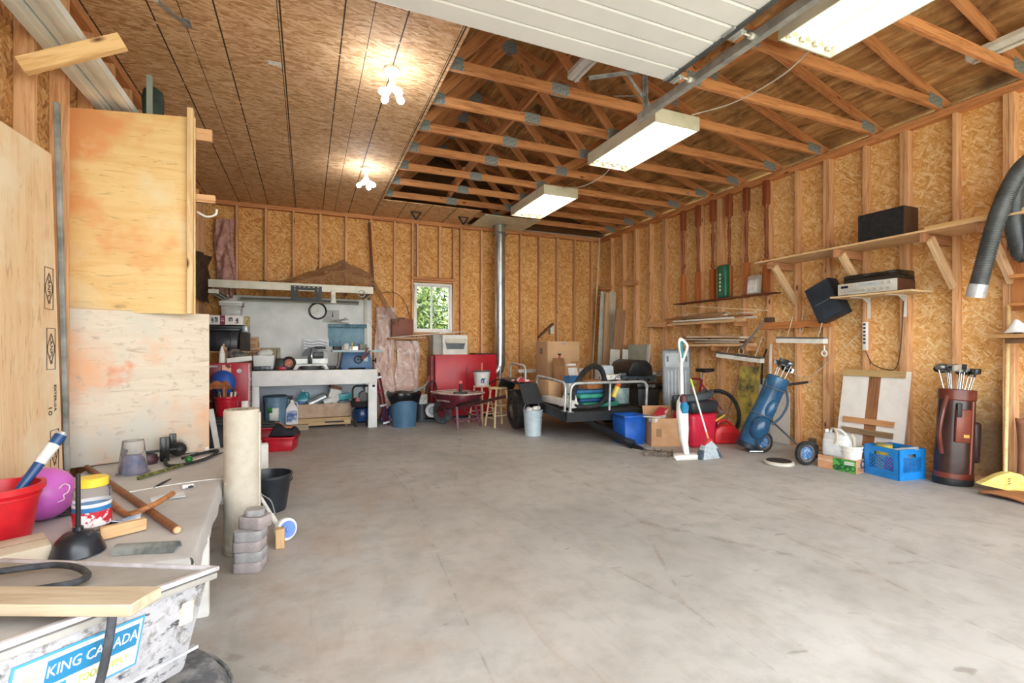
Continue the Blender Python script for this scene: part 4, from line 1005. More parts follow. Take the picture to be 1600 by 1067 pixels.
# ================================================================ WORKBENCH with its white hutch against the back wall
M_wh = pm('f3f4f3', 'e0e3e1', .55, 0, 3)
M_pale = pm('dde8f2', 'cfdbe6', .6, 0, 2)
WT, WYF = .905, 7.75
wxr = P(589, 580, y=WYF).x; wxl = -.72
wk = thing('workbench', 'long white painted workbench with deep apron against the back wall', 'workbench', (0, 0, 0))
MB().bx(wxl, wxr, WYF - .01, 8.64, WT - .035, WT).o('worktop', pm('77736e', '5f5b56', .7, 0, 6), wk)
MB().bx(wxl, wxr, WYF - .03, WYF + .01, WT - .22, WT - .0).o('apron', M_wh, wk, bev=.003)
MB().bx(wxr - .13, wxr, WYF, WYF + .09, 0, WT - .22).o('leg', M_wh, wk, bev=.003)
MB().bx(wxl, wxl + .09, WYF + .01, WYF + .09, 0, WT - .22).o('leg', M_wh, wk, bev=.003)
MB().bx(wxr - .09, wxr, 8.5, 8.6, 0, WT - .035).o('leg', M_wh, wk)
MB().bx(wxl, wxr - .02, 8.615, 8.64, .04, WT - .035).o('back_panel', M_pale, wk)
MB().cyl((wxr - .05, WYF - .004, WT - .26), (wxr - .05, WYF + .0, WT - .26), .022, n=14).o('knot', pm('3a3028', None), wk)
# hutch: white backboard, canopy beam, posts, wrapped roof
hz1 = P(450, 442, y=7.8).z; hz0 = hz1 - .11
hl, hr = -1.26, P(583, 455, y=7.8).x
hu = thing('bench_hutch', 'white backboard and canopy frame above the workbench', 'hutch', (0, 0, 0))
MB().bx(-1.22, P(581, 520, y=8.6).x, 8.615, 8.645, WT + .002, 2.06).o('backboard', M_wh, hu)
MB().bx(hl, hr, 7.78, 7.82, hz0, hz1).o('front_beam', pm('e6e3d4', 'd6d2c0', .6), hu, bev=.003)
MB().bx(hr - .04, hr, 7.82, 8.60, hz0, hz1).o('side_beam', pm('e6e3d4', 'd6d2c0', .6), hu)
MB().bx(hr - .05, hr - .005, 8.57, 8.615, WT + .002, hz0).o('post', pm('dcdad0', 'c8c6bc', .6), hu)
MB().bx(hl, hr - .04, 7.82, 8.60, hz1 - .02, hz1).o('roof_board', pm('7a5434', '5e3e26', .8), hu)
for x in (-.7, 0, .6): bar('rafter', (x, 7.82, hz0 + .06), (x, 8.60, hz0 + .06), .03, .06, M_truss, hu)
# shop lights under the canopy
def shoplight(p0, p1, lab, nt=2):
    p0, p1 = Vector(p0), Vector(p1); d = p1 - p0; L = d.length
    t = thing('shop_light', lab, 'ceiling light', (p0 + p1) / 2, math.atan2(d.y, d.x))
    h = L / 2
    MB().prism([(-.075, -.02), (-.03, .02), (.03, .02), (.075, -.02), (.03, .012), (-.03, .012)], -h, h, 'yz').o('reflector', pm('9a988c', '8a887c', .4), t)
    for s in (-1, 1): MB().bx(s * h - .003, s * h + .003, -.06, .06, -.035, .02).o('end_cap', pm('cfcdc2', None), t)
    for y in (-.03, .03): MB().cyl((-h + .01, y, -.018), (h - .01, y, -.018), .014, n=10).o('tube', pm('bdbcb2', None, .3), t, smooth=True)
shoplight((-1.14, 7.42, 1.99), (-1.14, 8.35, 1.99), 'unlit shop light beside the left end of the canopy')
shoplight((-.95, 8.54, 2.00), (hr - .15, 8.54, 2.00), 'unlit shop light running along the top of the white backboard')
# plastic draped over the canopy
M_film = NT('plastic_film')
nf = M_film.noise(M_film.objc(), 6, 4, .6, 1.0)
M_film.bump(nf, .9, .03)
MF = M_film.fin(M_film.ramp(nf, [(.3, lin('8a6446')), (.55, lin('b08a6a')), (.75, lin('cfb49a'))]), .18, 0, Alpha=.62)
MF.surface_render_method = 'DITHERED' if hasattr(MF, 'surface_render_method') else MF.surface_render_method
pk = P(535, 407, y=8.30); lft = P(405, 441, y=8.0); rgt = P(598, 462, y=8.0)
def drape(u, v):
    x = lft.x + (rgt.x + .25 - lft.x) * u; y = 7.80 + .80 * v
    up = P(300, 300, y=8).x
    k = (pk.x - lft.x) / (rgt.x + .25 - lft.x)
    tt = u / k if u < k else (1 - u) / (1 - k)
    ridge = max(0, tt) ** (1.25 if u < k else .8)
    prof = (.06 + .94 * math.sin(PI * min(1, v * .72)) ** 1.2)
    z = hz1 + .015 + (pk.z - hz1) * ridge * prof
    if u > k:
        e = max(0, (u - .80) / .20); z -= e * .55
    z += .012 * math.sin(26 * u + 5 * v) * math.sin(3 * v * PI) + .01 * math.sin(47 * u + 9 * v)
    return (x, y, z)
tag(MB().sheet(drape, 46, 14).o('plastic_sheet', MF, smooth=True), 'brownish clear plastic sheet tented over the workbench canopy', 'plastic sheet')
# wall plastic and pink insulation right of the bench
def film(name, lab, x0, x1, z0, z1, yb, amp, mat, seed, n=(26, 40)):
    rr = random.Random(seed); ph = [rr.uniform(0, 6) for _ in range(5)]
    def fn(u, v):
        x = x0 + (x1 - x0) * u + .02 * math.sin(7 * v + ph[0]); z = z0 + (z1 - z0) * v
        b = math.sin(3.14 * u) ** .6 if 0 < u < 1 else 0
        y = yb - .012 - amp * .6 * b * (.5 + .5 * math.sin(9 * u + 4 * math.sin(6 * v + ph[1]) + ph[2])) - amp * .7 * b * (.5 + .5 * math.sin(14 * v + 7 * u + ph[3] + 2 * math.sin(8 * u)))
        return (x, y, z)
    return tag(MB().sheet(fn, *n).o(name, mat, smooth=True), lab, 'insulation')
M_poly = NT('vapour_barrier'); c_ = M_poly.objc()
n_ = M_poly.noise(M_poly.map(c_, (1, 1, .55)), 6, 6, .7, 2.2)
M_poly.bump(n_, .6, .03)
MP = M_poly.fin(M_poly.ramp(n_, [(.30, lin('b09488')), (.43, lin('d8b4a6')), (.56, lin('e6c8bc')), (.66, lin('fbf8f4'))]), .15)
M_pink = NT('pink_insulation'); n_ = M_pink.noise(M_pink.objc(), 7, 6, .7, .6); M_pink.bump(n_, .8, .03)
MPK = M_pink.fin(M_pink.ramp(n_, [(.32, lin('8a5a50')), (.5, lin('c99a90')), (.7, lin('dcb4a8'))]), .95)
x0, x1 = wxr + .10, P(617, 560, y=8.6).x
film('insulation_batt', 'insulation under shiny plastic on the wall right of the workbench', x0 - .02, x1, .10, P(600, 480, y=8.6).z, 8.63, .05, MP, 4)
film('insulation_batt', 'crinkled plastic-covered insulation below the small wall shelf', x1 + .02, P(655, 560, y=8.6).x, .45, P(600, 532, y=8.6).z, 8.63, .06, MP, 9)
pl0, pl1 = P(336, 450, y=8.6).x, P(368, 400, y=8.6).x
film('insulation_batt', 'torn pink insulation batt between studs in the back left corner', pl0, pl1 - .02, 2.0, P(350, 342, y=8.6).z, 8.64, .07, MPK, 2)
MDK = pm('5a4636', '3e3026', .9, 0, 9, .4)
def lf(u, v):
    y = 6.5 + 2.0 * u; z = 1.9 + (P(320, 395, y=8.2).z - 1.9) * v * (1 - .25 * (1 - u)); return (-1.385 + .06 * math.sin(9 * u + 5 * v) ** 2, y, z)
tag(MB().sheet(lf, 20, 16).o('wall_tarp', MDK, smooth=True), 'dark dusty tarp hanging on the left wall above the storage shelf', 'tarp')
# black bracket, clip, hook on the beam
q = P(479, 459, y=7.77); w = P(503, 459, y=7.77).x - q.x; h = .115
bk = thing('tv_bracket', 'black steel TV wall bracket hung on the canopy beam', 'bracket', (q.x, 7.765, q.z))
MB().bx(-w, w, -.006, .006, h - .035, h).bx(-w, w, -.006, .006, -h, -h + .06).bx(-w, -w + .05, -.006, .006, -h + .06, h - .035).bx(w - .05, w, -.006, .006, -h + .06, h - .035).o('plate', M_black, bk)
for s in (-1, 1): MB().bx(s * w * .62 - .02, s * w * .62 + .02, -.007, .005, -h + .06, h - .035).o('rib', M_black, bk)
MB().prism([(-w * .62, h - .035), (w * .62, h - .035), (w * .5, h - .06), (-w * .5, h - .06)], -.006, .005, 'xz').o('gusset', M_black, bk)
for k in range(6): MB().bx(-w * .8 + k * w * .3, -w * .68 + k * w * .3, -.0075, -.0055, h - .022, h - .012).o('slot', pm('d8d6ca', None), bk)
q = P(521, 461, y=7.77)
tag(put(MB().bx(-.03, .03, -.012, .004, -.10, .08).bx(-.04, .04, -.02, .004, -.12, -.09).o('beam_clip', pm('dcd8cc', 'b8b4a8', .4)), (q.x, 7.77, q.z)), 'pale clip hanging from the canopy beam beside the black bracket', 'clip')
q = P(565, 457, y=7.77)
tag(put(MB().torus((0, -.01, -.02), .05, .007, 'y').o('ring_hook', M_gal, smooth=True), (q.x, 7.765, q.z)), 'metal ring hook on the right end of the canopy beam', 'hook')
# clock and calendar
q = P(496.5, 486, y=8.6)
ck = thing('wall_clock', 'round black wall clock with a white face on the backboard', 'clock', (q.x, 8.612, q.z))
MB().cyl((0, 0, 0), (0, -.03, 0), .135, n=36).torus((0, -.03, 0), .128, .014, 'y').o('case', M_blackg, ck, smooth=True)
MB().cyl((0, -.03, 0), (0, -.034, 0), .112, n=36).o('dial', pm('f2f1ec', None, .4), ck)
for k in range(12):
    a = k * PI / 6; MB().beam((.085 * math.sin(a), -.035, .085 * math.cos(a)), (.10 * math.sin(a), -.035, .10 * math.cos(a)), .002, .006, (0, 1, 0)).o('hour_mark', M_black, ck)
MB().beam((.01, -.037, -.005), (-.075, -.037, -.03), .003, .006, (0, 1, 0)).o('minute_hand', M_black, ck)
MB().beam((0, -.037, 0), (.008, -.037, .055), .003, .007, (0, 1, 0)).o('hour_hand', M_black, ck)
a, b = P(504, 484, y=8.6), P(530, 504, y=8.6)
cal = thing('paper_chart', 'grey paper chart pinned beside the wall clock', 'paper', ((a.x + b.x) / 2, 8.612, (a.z + b.z) / 2))
w, h = (b.x - a.x) / 2, (a.z - b.z) / 2
MB().bx(-w, w, -.003, 0, -h, h).o('sheet', pm('cfcfcc', 'bcbcb8', .7), cal)
for k in range(5): MB().bx(-w * .9, w * .9, -.004, -.003, h * (.7 - .3 * k) - .002, h * (.7 - .3 * k)).o('ruled_line', pm('8a8a88', None), cal)
MB().prism([(w * .2, h * .9), (w * .3, -h * .1), (w * .1, -h * .1)], -.005, -.003, 'xz').o('needle', M_black, cal)
# blue parts board
a, b = P(513, 506, y=8.58), P(573, 541, y=8.58)
pb = thing('parts_board', 'pale blue tool organiser board with small bins along its top', 'tool board', ((a.x + b.x) / 2, 8.60, b.z))
w, h = (b.x - a.x) / 2, a.z - b.z
M_blue = pm('7fa9bd', '6a97ad', .45)
MB().bx(-w, w, -.012, .01, 0, h * .86).o('panel', M_blue, pb, bev=.003)
for k in range(5):
    x = -w + w * .4 * (k + .5) - 0; bw = w * .18
    MB().add([(x - bw, -.01, h * .82), (x + bw, -.01, h * .82), (x + bw, -.06, h * .86), (x - bw, -.06, h * .86), (x - bw, -.01, h), (x + bw, -.01, h), (x + bw, -.085, h), (x - bw, -.085, h)], [(0, 1, 2, 3), (0, 1, 5, 4), (1, 2, 6, 5), (2, 3, 7, 6), (3, 0, 4, 7)]).o('bin', pm('5d8296', '86aabb', .45), pb, solid=.004)
for k in range(9):
    x = -w * .6 + k * w * .17
    MB().cyl((x, -.012, h * .74), (x, -.035, h * .74), .006, n=6).o('peg', pm('2a4a5a', 'dfe8ec', .4, 0, 30), pb)
for k in range(4): MB().bx(-w * .95 + .05 * k, -w * .95 + .03 + .05 * k, -.022, -.012, .02, .06 + .04 * (k % 2)).o('tool', pm('3a5a6a', None, .4, .4), pb)
tag(put(MB().beam((-.16, 0, .03), (.12, 0, .07), .02, .02).beam((-.10, 0, .03), (.13, .01, .0), .02, .018).beam((-.02, 0, .02), (.09, 0, .10), .02, .015).o('pliers', pm('5a5450', '7a7672', .4, .5)), ((a.x + b.x) / 2 - .12, 8.53, a.z + .012)), 'rusty pliers lying on the bins of the blue tool board', 'pliers')
# white picture board leaning behind the saw
a, b = P(474, 529, y=8.5), P(514, 574, y=8.5)
pc = thing('mirror_panel', 'white panel with grey wavy lines leaning on the backboard', 'panel', ((a.x + b.x) / 2, 8.50, WT + .002), rot=(-.12, 0, 0))
w, h = (b.x - a.x) / 2, a.z - WT
MB().bx(-w, w, -.006, .006, 0, h).o('panel', pm('e8ebee', 'd4d9de', .3), pc)
for k in range(4):
    MB().tube(spline([(-w * .9, -.008, h * (.92 - .09 * k)), (-w * .3, -.008, h * (.88 - .09 * k)), (w * .2, -.008, h * (.92 - .10 * k)), (w * .9, -.008, h * (.85 - .09 * k))], 5), .006, 5).o('wavy_line', pm('9a9ca4', None, .5), pc, smooth=True)
# mitre saw
q = P(486, 577, y=7.98)
ms = thing('mitre_saw', 'silver and black mitre saw standing on the workbench', 'mitre saw', (q.x, 8.0, WT + .002))
M_alu = pm('d9dad6', 'b9bab6', .4, .3)
MB().prism([(-.25, 0), (-.21, .085), (.21, .085), (.25, 0), (.19, 0), (.16, .055), (-.16, .055), (-.19, 0)], -.16, .12, 'xz').o('base', M_alu, ms, bev=.004)
MB().lathe([(0, .0), (.14, 0), (.15, .05), (.14, .088), (0, .088)], 24, cap0=False).o('turntable', pm('55585a', '3a3c3e', .5), ms, smooth=True)
MB().bx(-.24, -.02, .04, .055, .085, .16).bx(.02, .24, .04, .055, .085, .16).o('fence', M_alu, ms)
MB().bx(-.045, -.005, .0, .10, .088, .33).o('arm', pm('5a5c60', None, .4), ms, bev=.008)
MB().cyl((.0, -.03, .20), (.014, -.03, .20), .125, n=30).o('blade', pm('b8babc', None, .25, .9), ms, smooth=True)
MB().prism([(.13 * math.cos(a), .20 + .13 * math.sin(a)) for a in [PI * i / 12 for i in range(13)]], -.05, -.02, 'xz').o('guard', pm('3f4347', None, .4), ms, smooth=True)
MB().cyl((.03, -.03, .22), (.17, -.0, .22), .052, n=18).o('motor', pm('4a4d50', '6a6d70', .4), ms, smooth=True)
MB().bx(.05, .21, -.05, -.01, .31, .35).o('handle', M_black, ms, bev=.012)
MB().bx(.02, .07, -.04, .0, .24, .34).o('grip_post', M_black, ms, bev=.006)
# table saw
q = P(556, 577, y=7.98)
ts = thing('table_saw', 'blue benchtop table saw with a pale top on the workbench', 'table saw', (q.x, 8.0, WT + .002))
M_tb = pm('3f6f9e', '345f8a', .4)
MB().taper(.48, .40, .40, .36, .02, .26).o('cabinet', M_tb, ts, bev=.008)
for s in (-1, 1): MB().bx(s * .17 - .05, s * .17 + .05, -.21, .20, 0, .03).o('foot', pm('2f5f9a', None, .4), ts, bev=.004)
MB().bx(-.36, .30, -.24, .22, .26, .295).o('table', pm('c9cdcc', 'aab0b0', .35, .4), ts, bev=.003)
MB().bx(.30, .38, -.24, .22, .262, .29).o('table_extension', pm('6f97b0', None, .4), ts, bev=.003)
MB().bx(-.36, .38, -.262, -.24, .265, .29).o('fence_rail', pm('9db4c2', None, .4), ts)
MB().torus((.02, -.225, .15), .055, .010, 'y').cyl((.02, -.20, .15), (.02, -.24, .15), .016, n=10).o('hand_wheel', M_black, ts, smooth=True)
MB().bx(.10, .16, -.205, -.195, .12, .19).o('switch_plate', pm('c8d4dc', None), ts)
MB().cyl((.25, -.05, .13), (.31, -.05, .13), .012, n=8).cyl((.30, -.05, .09), (.30, -.05, .17), .012, n=8).o('side_knob', M_black, ts, smooth=True)
MB().cyl((.0, -.02, .25), (.0, .0, .25), .10, n=24).o('blade', pm('b8babc', None, .25, .9), ts, smooth=True)
for x, lb, c in ((-.28, 'dark drill bit case lying on the saw table', '2a2a2c'), (-.15, 'white caulk cup on the saw table', 'e2e2de'), (.10, 'greyish sander lying on the saw table', '8a8a80')):
    p = ts.location + Vector((x, -.05, .296))
    if c == 'e2e2de': can('caulk_cup', lb, 'cup', p, .045, .10, pm(c, None, .5))
    else: carton('tool_case', lb, 'tool', p, .12, .08, .06 if c == '2a2a2c' else .09, pm(c, None, .5), .3)
p = ts.location + Vector((-.06, -.08, .296))
tag(put(MB().cyl((0, 0, 0), (0, 0, .12), .008, n=8).o('yellow_marker', pm('e0cf3a', None, .5), smooth=True), p), 'yellow marker standing on the saw table', 'marker')
tag(MB().tube(spline([ts.location + Vector((.18, -.27, .28)), ts.location + Vector((.13, -.30, .20)), ts.location + Vector((.06, -.28, .16)), ts.location + Vector((.15, -.26, .31)), ts.location + Vector((.18, -.1, .32))], 5), .012, 6).o('rubber_strap', pm('8a4a30', None, .6), smooth=True), 'reddish strap hung over the front rail of the table saw', 'strap')
q = P(517, 577, y=7.95)
carton('black_power_brick', 'low black charger between the two saws', 'charger', (q.x, 8.0, WT + .002), .13, .10, .05, M_black, .1)
tag(MB().tube(spline([(q.x + .06, 7.95, WT + .012), (q.x + .10, 7.93, WT + .10), (q.x + .11, 7.93, WT + .28)], 5), .006, 6).o('saw_cord', M_black, smooth=True), 'black cord rising beside the table saw', 'cord')
# drill, tape reel, white bag
q = P(437, 577, y=7.95)
dr = thing('cordless_charger', 'black and red drill charger with antenna on the workbench', 'charger', (q.x, 7.98, WT + .002))
MB().taper(.14, .16, .10, .12, 0, .17).o('body', M_black, dr, bev=.012)
MB().bx(-.02, .09, -.10, -.05, .0, .05).o('red_base', pm('c2203a', None, .4), dr, bev=.008)
MB().cyl((-.05, 0, .16), (-.035, 0, .30), .005, n=6).o('antenna', M_black, dr)
q = P(450, 577, y=7.93)
tp = thing('cord_reel', 'round black reel with an orange centre on the workbench', 'reel', (q.x + .01, 7.97, WT + .002))
MB().torus((0, 0, .10), .078, .022, 'y').o('ring', M_black, tp, smooth=True)
MB().cyl((0, -.01, .10), (0, .01, .10), .062, n=20).o('centre', pm('d98a68', '7a4a38', .6, 0, 14), tp, smooth=True)
q = P(412, 577, y=7.98)
pbg = thing('white_bag', 'crumpled white plastic bag on the left end of the workbench', 'bag', (q.x, 8.05, WT + .002))
MB().taper(.26, .2, .30, .24, 0, .22).o('bag', M_wh, pbg, bev=.03, seg=3)
MB().ball((.0, 0, .24), .10, (1, .8, .6)).ball((.06, 0, .26), .06, (1, .8, .8)).o('crumpled_top', pm('eceeec', 'c9ccca', .4, 0, 14, .4), pbg, smooth=True)
MB().bx(-.13, .10, -.20, -.13, 0, .06).o('steel_tool', pm('6a7074', '2e3236', .35, .5, 20), pbg, bev=.012)
bx0 = P(418, 547, y=8.45)
carton('tan_box', 'tan cardboard panel behind the crumpled white bag', 'box', (bx0.x + .03, 8.50, WT + .002), .30, .04, .33, pm('b8ad94', '9a8f78', .8), 0)
# ---- below the bench
lz = .17
q = P(503, 668, z=0)
pa = thing('low_dolly', 'low board dolly on small red casters under the workbench', 'dolly', (q.x + .02, q.y + .22, 0))
for k in range(3): MB().bx(-.42, .40, -.26 + .17 * k, -.11 + .17 * k, .125, .15).o('top_slat', wood('b89a70', 'd0b488', 'x'), pa)
MB().bx(-.42, .40, -.27, -.235, .045, .124).o('front_board', wood('b89a70', 'd0b488', 'x'), pa)
MB().bx(.02, .30, -.272, -.268, .075, .10).o('hand_slot', M_black, pa)
for x in (-.36, .34):
    for y in (-.18, .18): MB().cyl((x, y - .012, .022), (x, y + .012, .022), .022, n=12).bx(x - .015, x + .015, y - .015, y + .015, .03, .124).o('caster', pm('8a3038', None, .5), pa)
cxn = thing('long_carton', 'long open cardboard tray full of tins and tools on the low dolly', 'box', (q.x + .01, q.y + .22, .151))
MB().bx(-.43, .43, -.16, -.155, 0, .21).bx(-.43, .43, .155, .16, 0, .21).bx(-.43, -.425, -.155, .155, 0, .21).bx(.425, .43, -.155, .155, 0, .21).bx(-.43, .43, -.16, .16, -.001, .004).o('tray', pm('c4ab96', 'b2987f', .85), cxn)
L = cxn.location
def inbox(name, lab, cat, x, y, z, rot, mb, mat, **k):
    return tag(put(mb.o(name, mat, **k), L + Vector((x, y, z)), rot=rot), lab, cat)
inbox('silver_duct', 'silver duct piece lying in the cardboard tray', 'duct', -.08, 0, .25, (0, 1.15, .25), MB().cyl((0, 0, -.14), (0, 0, .14), .07, n=18), M_galb, smooth=True)
inbox('black_pouch', 'flat black pouch lying in the cardboard tray', 'pouch', -.22, -.02, .22, (0, -.4, .2), MB().bx(-.13, .13, -.07, .07, -.015, .015), M_black, bev=.008)
inbox('white_carton', 'tilted white carton with a brown end in the cardboard tray', 'box', .17, .04, .30, (0, .28, .2), MB().bx(-.09, .09, -.06, .06, -.10, .12), pm('efece6', 'd8d4cc', .6), bev=.003)
inbox('brown_flap_box', 'small brown box topping the white carton in the tray', 'box', .20, .04, .45, (0, .28, .2), MB().bx(-.09, .09, -.06, .06, -.02, .02), pm('9a6a44', None, .8), bev=.003)
inbox('small_tin', 'small white tin lying in the cardboard tray', 'tin', .08, -.08, .24, (.3, 1.2, .4), MB().cyl((0, 0, -.06), (0, 0, .06), .05, n=16), M_wh, smooth=True)
inbox('teal_box', 'turquoise plastic box in the right end of the cardboard tray', 'box', .34, .03, .30, (0, -.1, .1), MB().bx(-.09, .09, -.06, .06, -.05, .05), pm('48b5bd', '3aa0aa', .4), bev=.008)
inbox('grey_tarp_bundle', 'folded grey cloth under the turquoise box in the tray', 'cloth', .33, 0, .20, (0, 0, 0), MB().bx(-.09, .09, -.10, .10, -.04, .045), pm('7f9098', '5f7078', .8), bev=.02)
inbox('steel_rods', 'bundle of dark steel rods sticking up in the tray', 'rods', .02, .06, .28, (0, .9, .1), MB().cyl((0, 0, -.2), (0, 0, .2), .012, n=8), pm('3a3c3e', None, .5), smooth=True)
# bucket, jug, teal jug, spray bottle on a plank
kx = P(430, 660, y=8.05)
tag(bar('floor_plank', (-.65, 8.06, .04), (.02, 8.06, .04), .34, .08, wood('a0907c', 'b8a890', 'x')), 'thick grey plank under the bucket and jugs below the workbench', 'plank')
gbk = bucket('grey_bucket', 'grey-blue bucket with a green and white label under the workbench', 'bucket', (P(430, 640, y=8.0).x, 8.04, .082), .145, .165, .42, pm('6f8fa6', '5f7f96', .4), rim=.01, ridges=(.34, .37))
gl = MB()
for a0, a1, z0, z1, mt in ((-2.05, -1.25, .08, .27, pm('eef0ea', 'd8dcd4', .5)), (-2.15, -1.75, .20, .28, pm('3f9a4a', '2f7f3a', .5))):
    MB().add([((.158 + .004 + .0002 * 0) * math.cos(a0 + (a1 - a0) * i / 8) * (1 + .06 * (z / .42)), (.162) * math.sin(a0 + (a1 - a0) * i / 8) * (1 + .06 * (z / .42)), z) for z in (z0, z1) for i in range(9)], [(i, i + 1, 10 + i, 9 + i) for i in range(8)]).o('label', mt, gbk, smooth=True, solid=.002)
MB().cyl((0, 0, .42), (0, 0, .43), .16, n=24).torus((0, 0, .43), .155, .012).o('lid', pm('44586a', None, .4), gbk, smooth=True)
jug('white_jug', 'white jug with a blue band under the workbench', 'jug', (P(456, 640, y=7.98).x, 8.0, .082), .17, .12, .37, pm('eeeeec', 'dcdcda', .4), M_wh, pm('3a5f9a', 'e8ecf0', .4, 0, 9))
jug('teal_jug', 'clear jug of teal washer fluid under the workbench', 'jug', (L.x - .28, 8.30, .158), .19, .13, .42, pm('3a98a8', '2f8494', .2), pm('d8e4e8', None), pm('3f6fa8', None, .4))
sb = thing('spray_bottle', 'black spray bottle behind the white jug under the workbench', 'bottle', (P(457, 625, y=8.25).x - .02, 8.19, .081))
MB().lathe([(0, 0), (.05, 0), (.052, .2), (.035, .29), (.016, .33), (.016, .37), (0, .37)], 16, cap0=False).o('body', pm('1d2028', None, .35), sb, smooth=True)
MB().bx(-.055, .03, -.015, .015, .37, .42).o('trigger_head', M_black, sb, bev=.005)
# compressor
q = F(563, 668)
ac = thing('air_compressor', 'upright blue air compressor with a black handle beside the bench leg', 'compressor', (q.x + .03, q.y + .16, 0))
MB().lathe([(0, .05), (.07, .055), (.125, .09), (.145, .16), (.145, .22), (.12, .28), (.05, .31), (0, .31)], 24, cap0=False).o('tank', pm('1c3b66', '16305a', .25), ac, smooth=True)
for a in (.8, 2.3, 3.9, 5.4): MB().cyl((.11 * math.cos(a), .11 * math.sin(a), .12), (.13 * math.cos(a), .13 * math.sin(a), 0), .018, n=8).o('foot', M_rubber, ac)
MB().bx(-.12, .12, -.10, .10, .30, .44).o('pump', M_black, ac, bev=.02)
MB().cyl((.03, -.12, .48), (.03, .1, .48), .07, n=18).o('motor', M_blackg, ac, smooth=True)
MB().bx(-.10, -.03, -.13, -.09, .36, .46).o('gauge_panel', pm('b02a3a', '2a2a2c', .4, 0, 20), ac, bev=.006)
MB().tube([(-.13, 0, .30), (-.13, 0, .58), (-.11, 0, .62), (-.08, 0, .635), (.08, 0, .635), (.11, 0, .62), (.13, 0, .58), (.13, 0, .30)], .016, 10).o('handle', M_black, ac, smooth=True)
for k in range(4): MB().torus((.0, -.01, .33 + .022 * k), .15 + .006 * (k % 2), .009, 'z').o('hose_coil', M_rubber, ac, smooth=True)
# maroon rails leaning right of the bench
a, b = F(607, 664), P(593, 583, y=8.45)
mr = thing('ladder_jack', 'maroon steel rails with silver fittings leaning on the wall by the bench', 'rack', (0, 0, 0))
p0, p1 = Vector((a.x, a.y, .01)), Vector((b.x, 8.50, b.z))
for dx in (0, -.06): MB().beam(p0 + Vector((dx, 0, 0)), p1 + Vector((dx, 0, 0)), .03, .03).o('rail', pm('7a1f33', '5f1828', .4), mr)
for k in (.03, .35, .62, .9): 
    c = p0 + (p1 - p0) * k; MB().beam(c + Vector((-.08, -.02, 0)), c + Vector((.02, -.02, .02)), .02, .03).o('fitting', M_galb if k != .62 else pm('a03048', None), mr)
# ================================================================ LEFT STORAGE: shelf, tool chest and clutter
SX0, SX1, SY0, SY1, SZ = -1.38, -.74, 7.25, 8.20, 1.19
sh = thing('storage_shelf', 'plain wooden shelf unit behind the red tool chest', 'shelf', (0, 0, 0))
for z in (.45, SZ - .02): MB().bx(SX0, SX1, SY0 + .25 * (z < 1), SY1, z, z + .02).o('shelf_board', wood('9a7a58', 'b4946e', 'x'), sh)
for x in (SX0 + .02, SX1 - .03):
    for y in (SY0 + .30, SY1 - .03): MB().bx(x - .02, x + .02, y - .02, y + .02, 0, SZ - .02).o('post', wood('9a7a58', 'b4946e', 'z'), sh)
q = P(353, 545, y=7.35)
bt = crate('black_tote', 'black plastic storage tote on the wooden shelf under the white box', 'tote', (P(348, 520, y=7.45).x - .06, 7.62, SZ + .002), .50, .45, .30, pm('1f2329', '2c3138', .35), 0, lidmat=pm('171a1e', None, .4))
for k in range(3): MB().bx(-.16 + .16 * k - .004, -.16 + .16 * k + .004, -.235, -.222, .03, .25).o('rib', pm('2a2f36', None, .4), bt)
tz = SZ + .30 + .052
wbx = carton('white_carton', 'white printed carton with a maroon stripe on the black tote', 'box', (P(357, 498, y=7.5).x - .03, 7.58, tz), .42, .30, .125, pm('eeeceA'.lower(), 'dedcd8', .5), 0)
MB().bx(-.06, -.0, -.1515, -.149, .002, .123).o('stripe', pm('7a2040', None, .5), wbx)
for x, w in ((-.16, .03), (-.12, .035), (.04, .05), (.12, .035)): MB().bx(x, x + w, -.1515, -.149, .02 + .02 * (w > .04), .10).o('print', pm('3a3d48', 'c8ccd4', .5, 0, 50, 0, (.5, .54)), wbx)
text('21', .05, pm('f0e8e8', None), wbx, (-.03, -.1525, .065), (PI / 2, -PI / 2, 0), ext=.0005)
cb = crate('clear_bin', 'translucent grey lidded bin topmost on the storage shelf', 'bin', (P(361, 480, y=7.5).x, 7.58, tz + .127), .24, .22, .16, pm('b9bcba', 'a5a8a6', .25), 0, lidmat=pm('c9ccca', None, .3))
q = P(383, 497, y=7.7)
gfm = thing('gilt_frame', 'small gilt framed picture standing by the white carton', 'picture frame', (q.x - .01, 7.80, SZ + .352))
frame(MB(), -.06, .06, 0, .14, .018, -.008, .008).o('frame', pm('b39a5a', '94804a', .4, .3), gfm)
MB().bx(-.042, .042, -.004, .004, .018, .122).o('picture', pm('d8c890', '5a5236', .6, 0, 16), gfm)
dbx = carton('dark_box', 'dark brown cardboard box beside the black tote', 'box', (P(381, 535, y=7.5).x, 7.66, SZ + .002), .10, .30, .25, pm('3d362e', '2e2822', .7))
can('metal_tin', 'silver tin with a bail handle on the dark box', 'tin', (P(382, 512, y=7.5).x, 7.62, SZ + .256), .055, .09, M_galb)
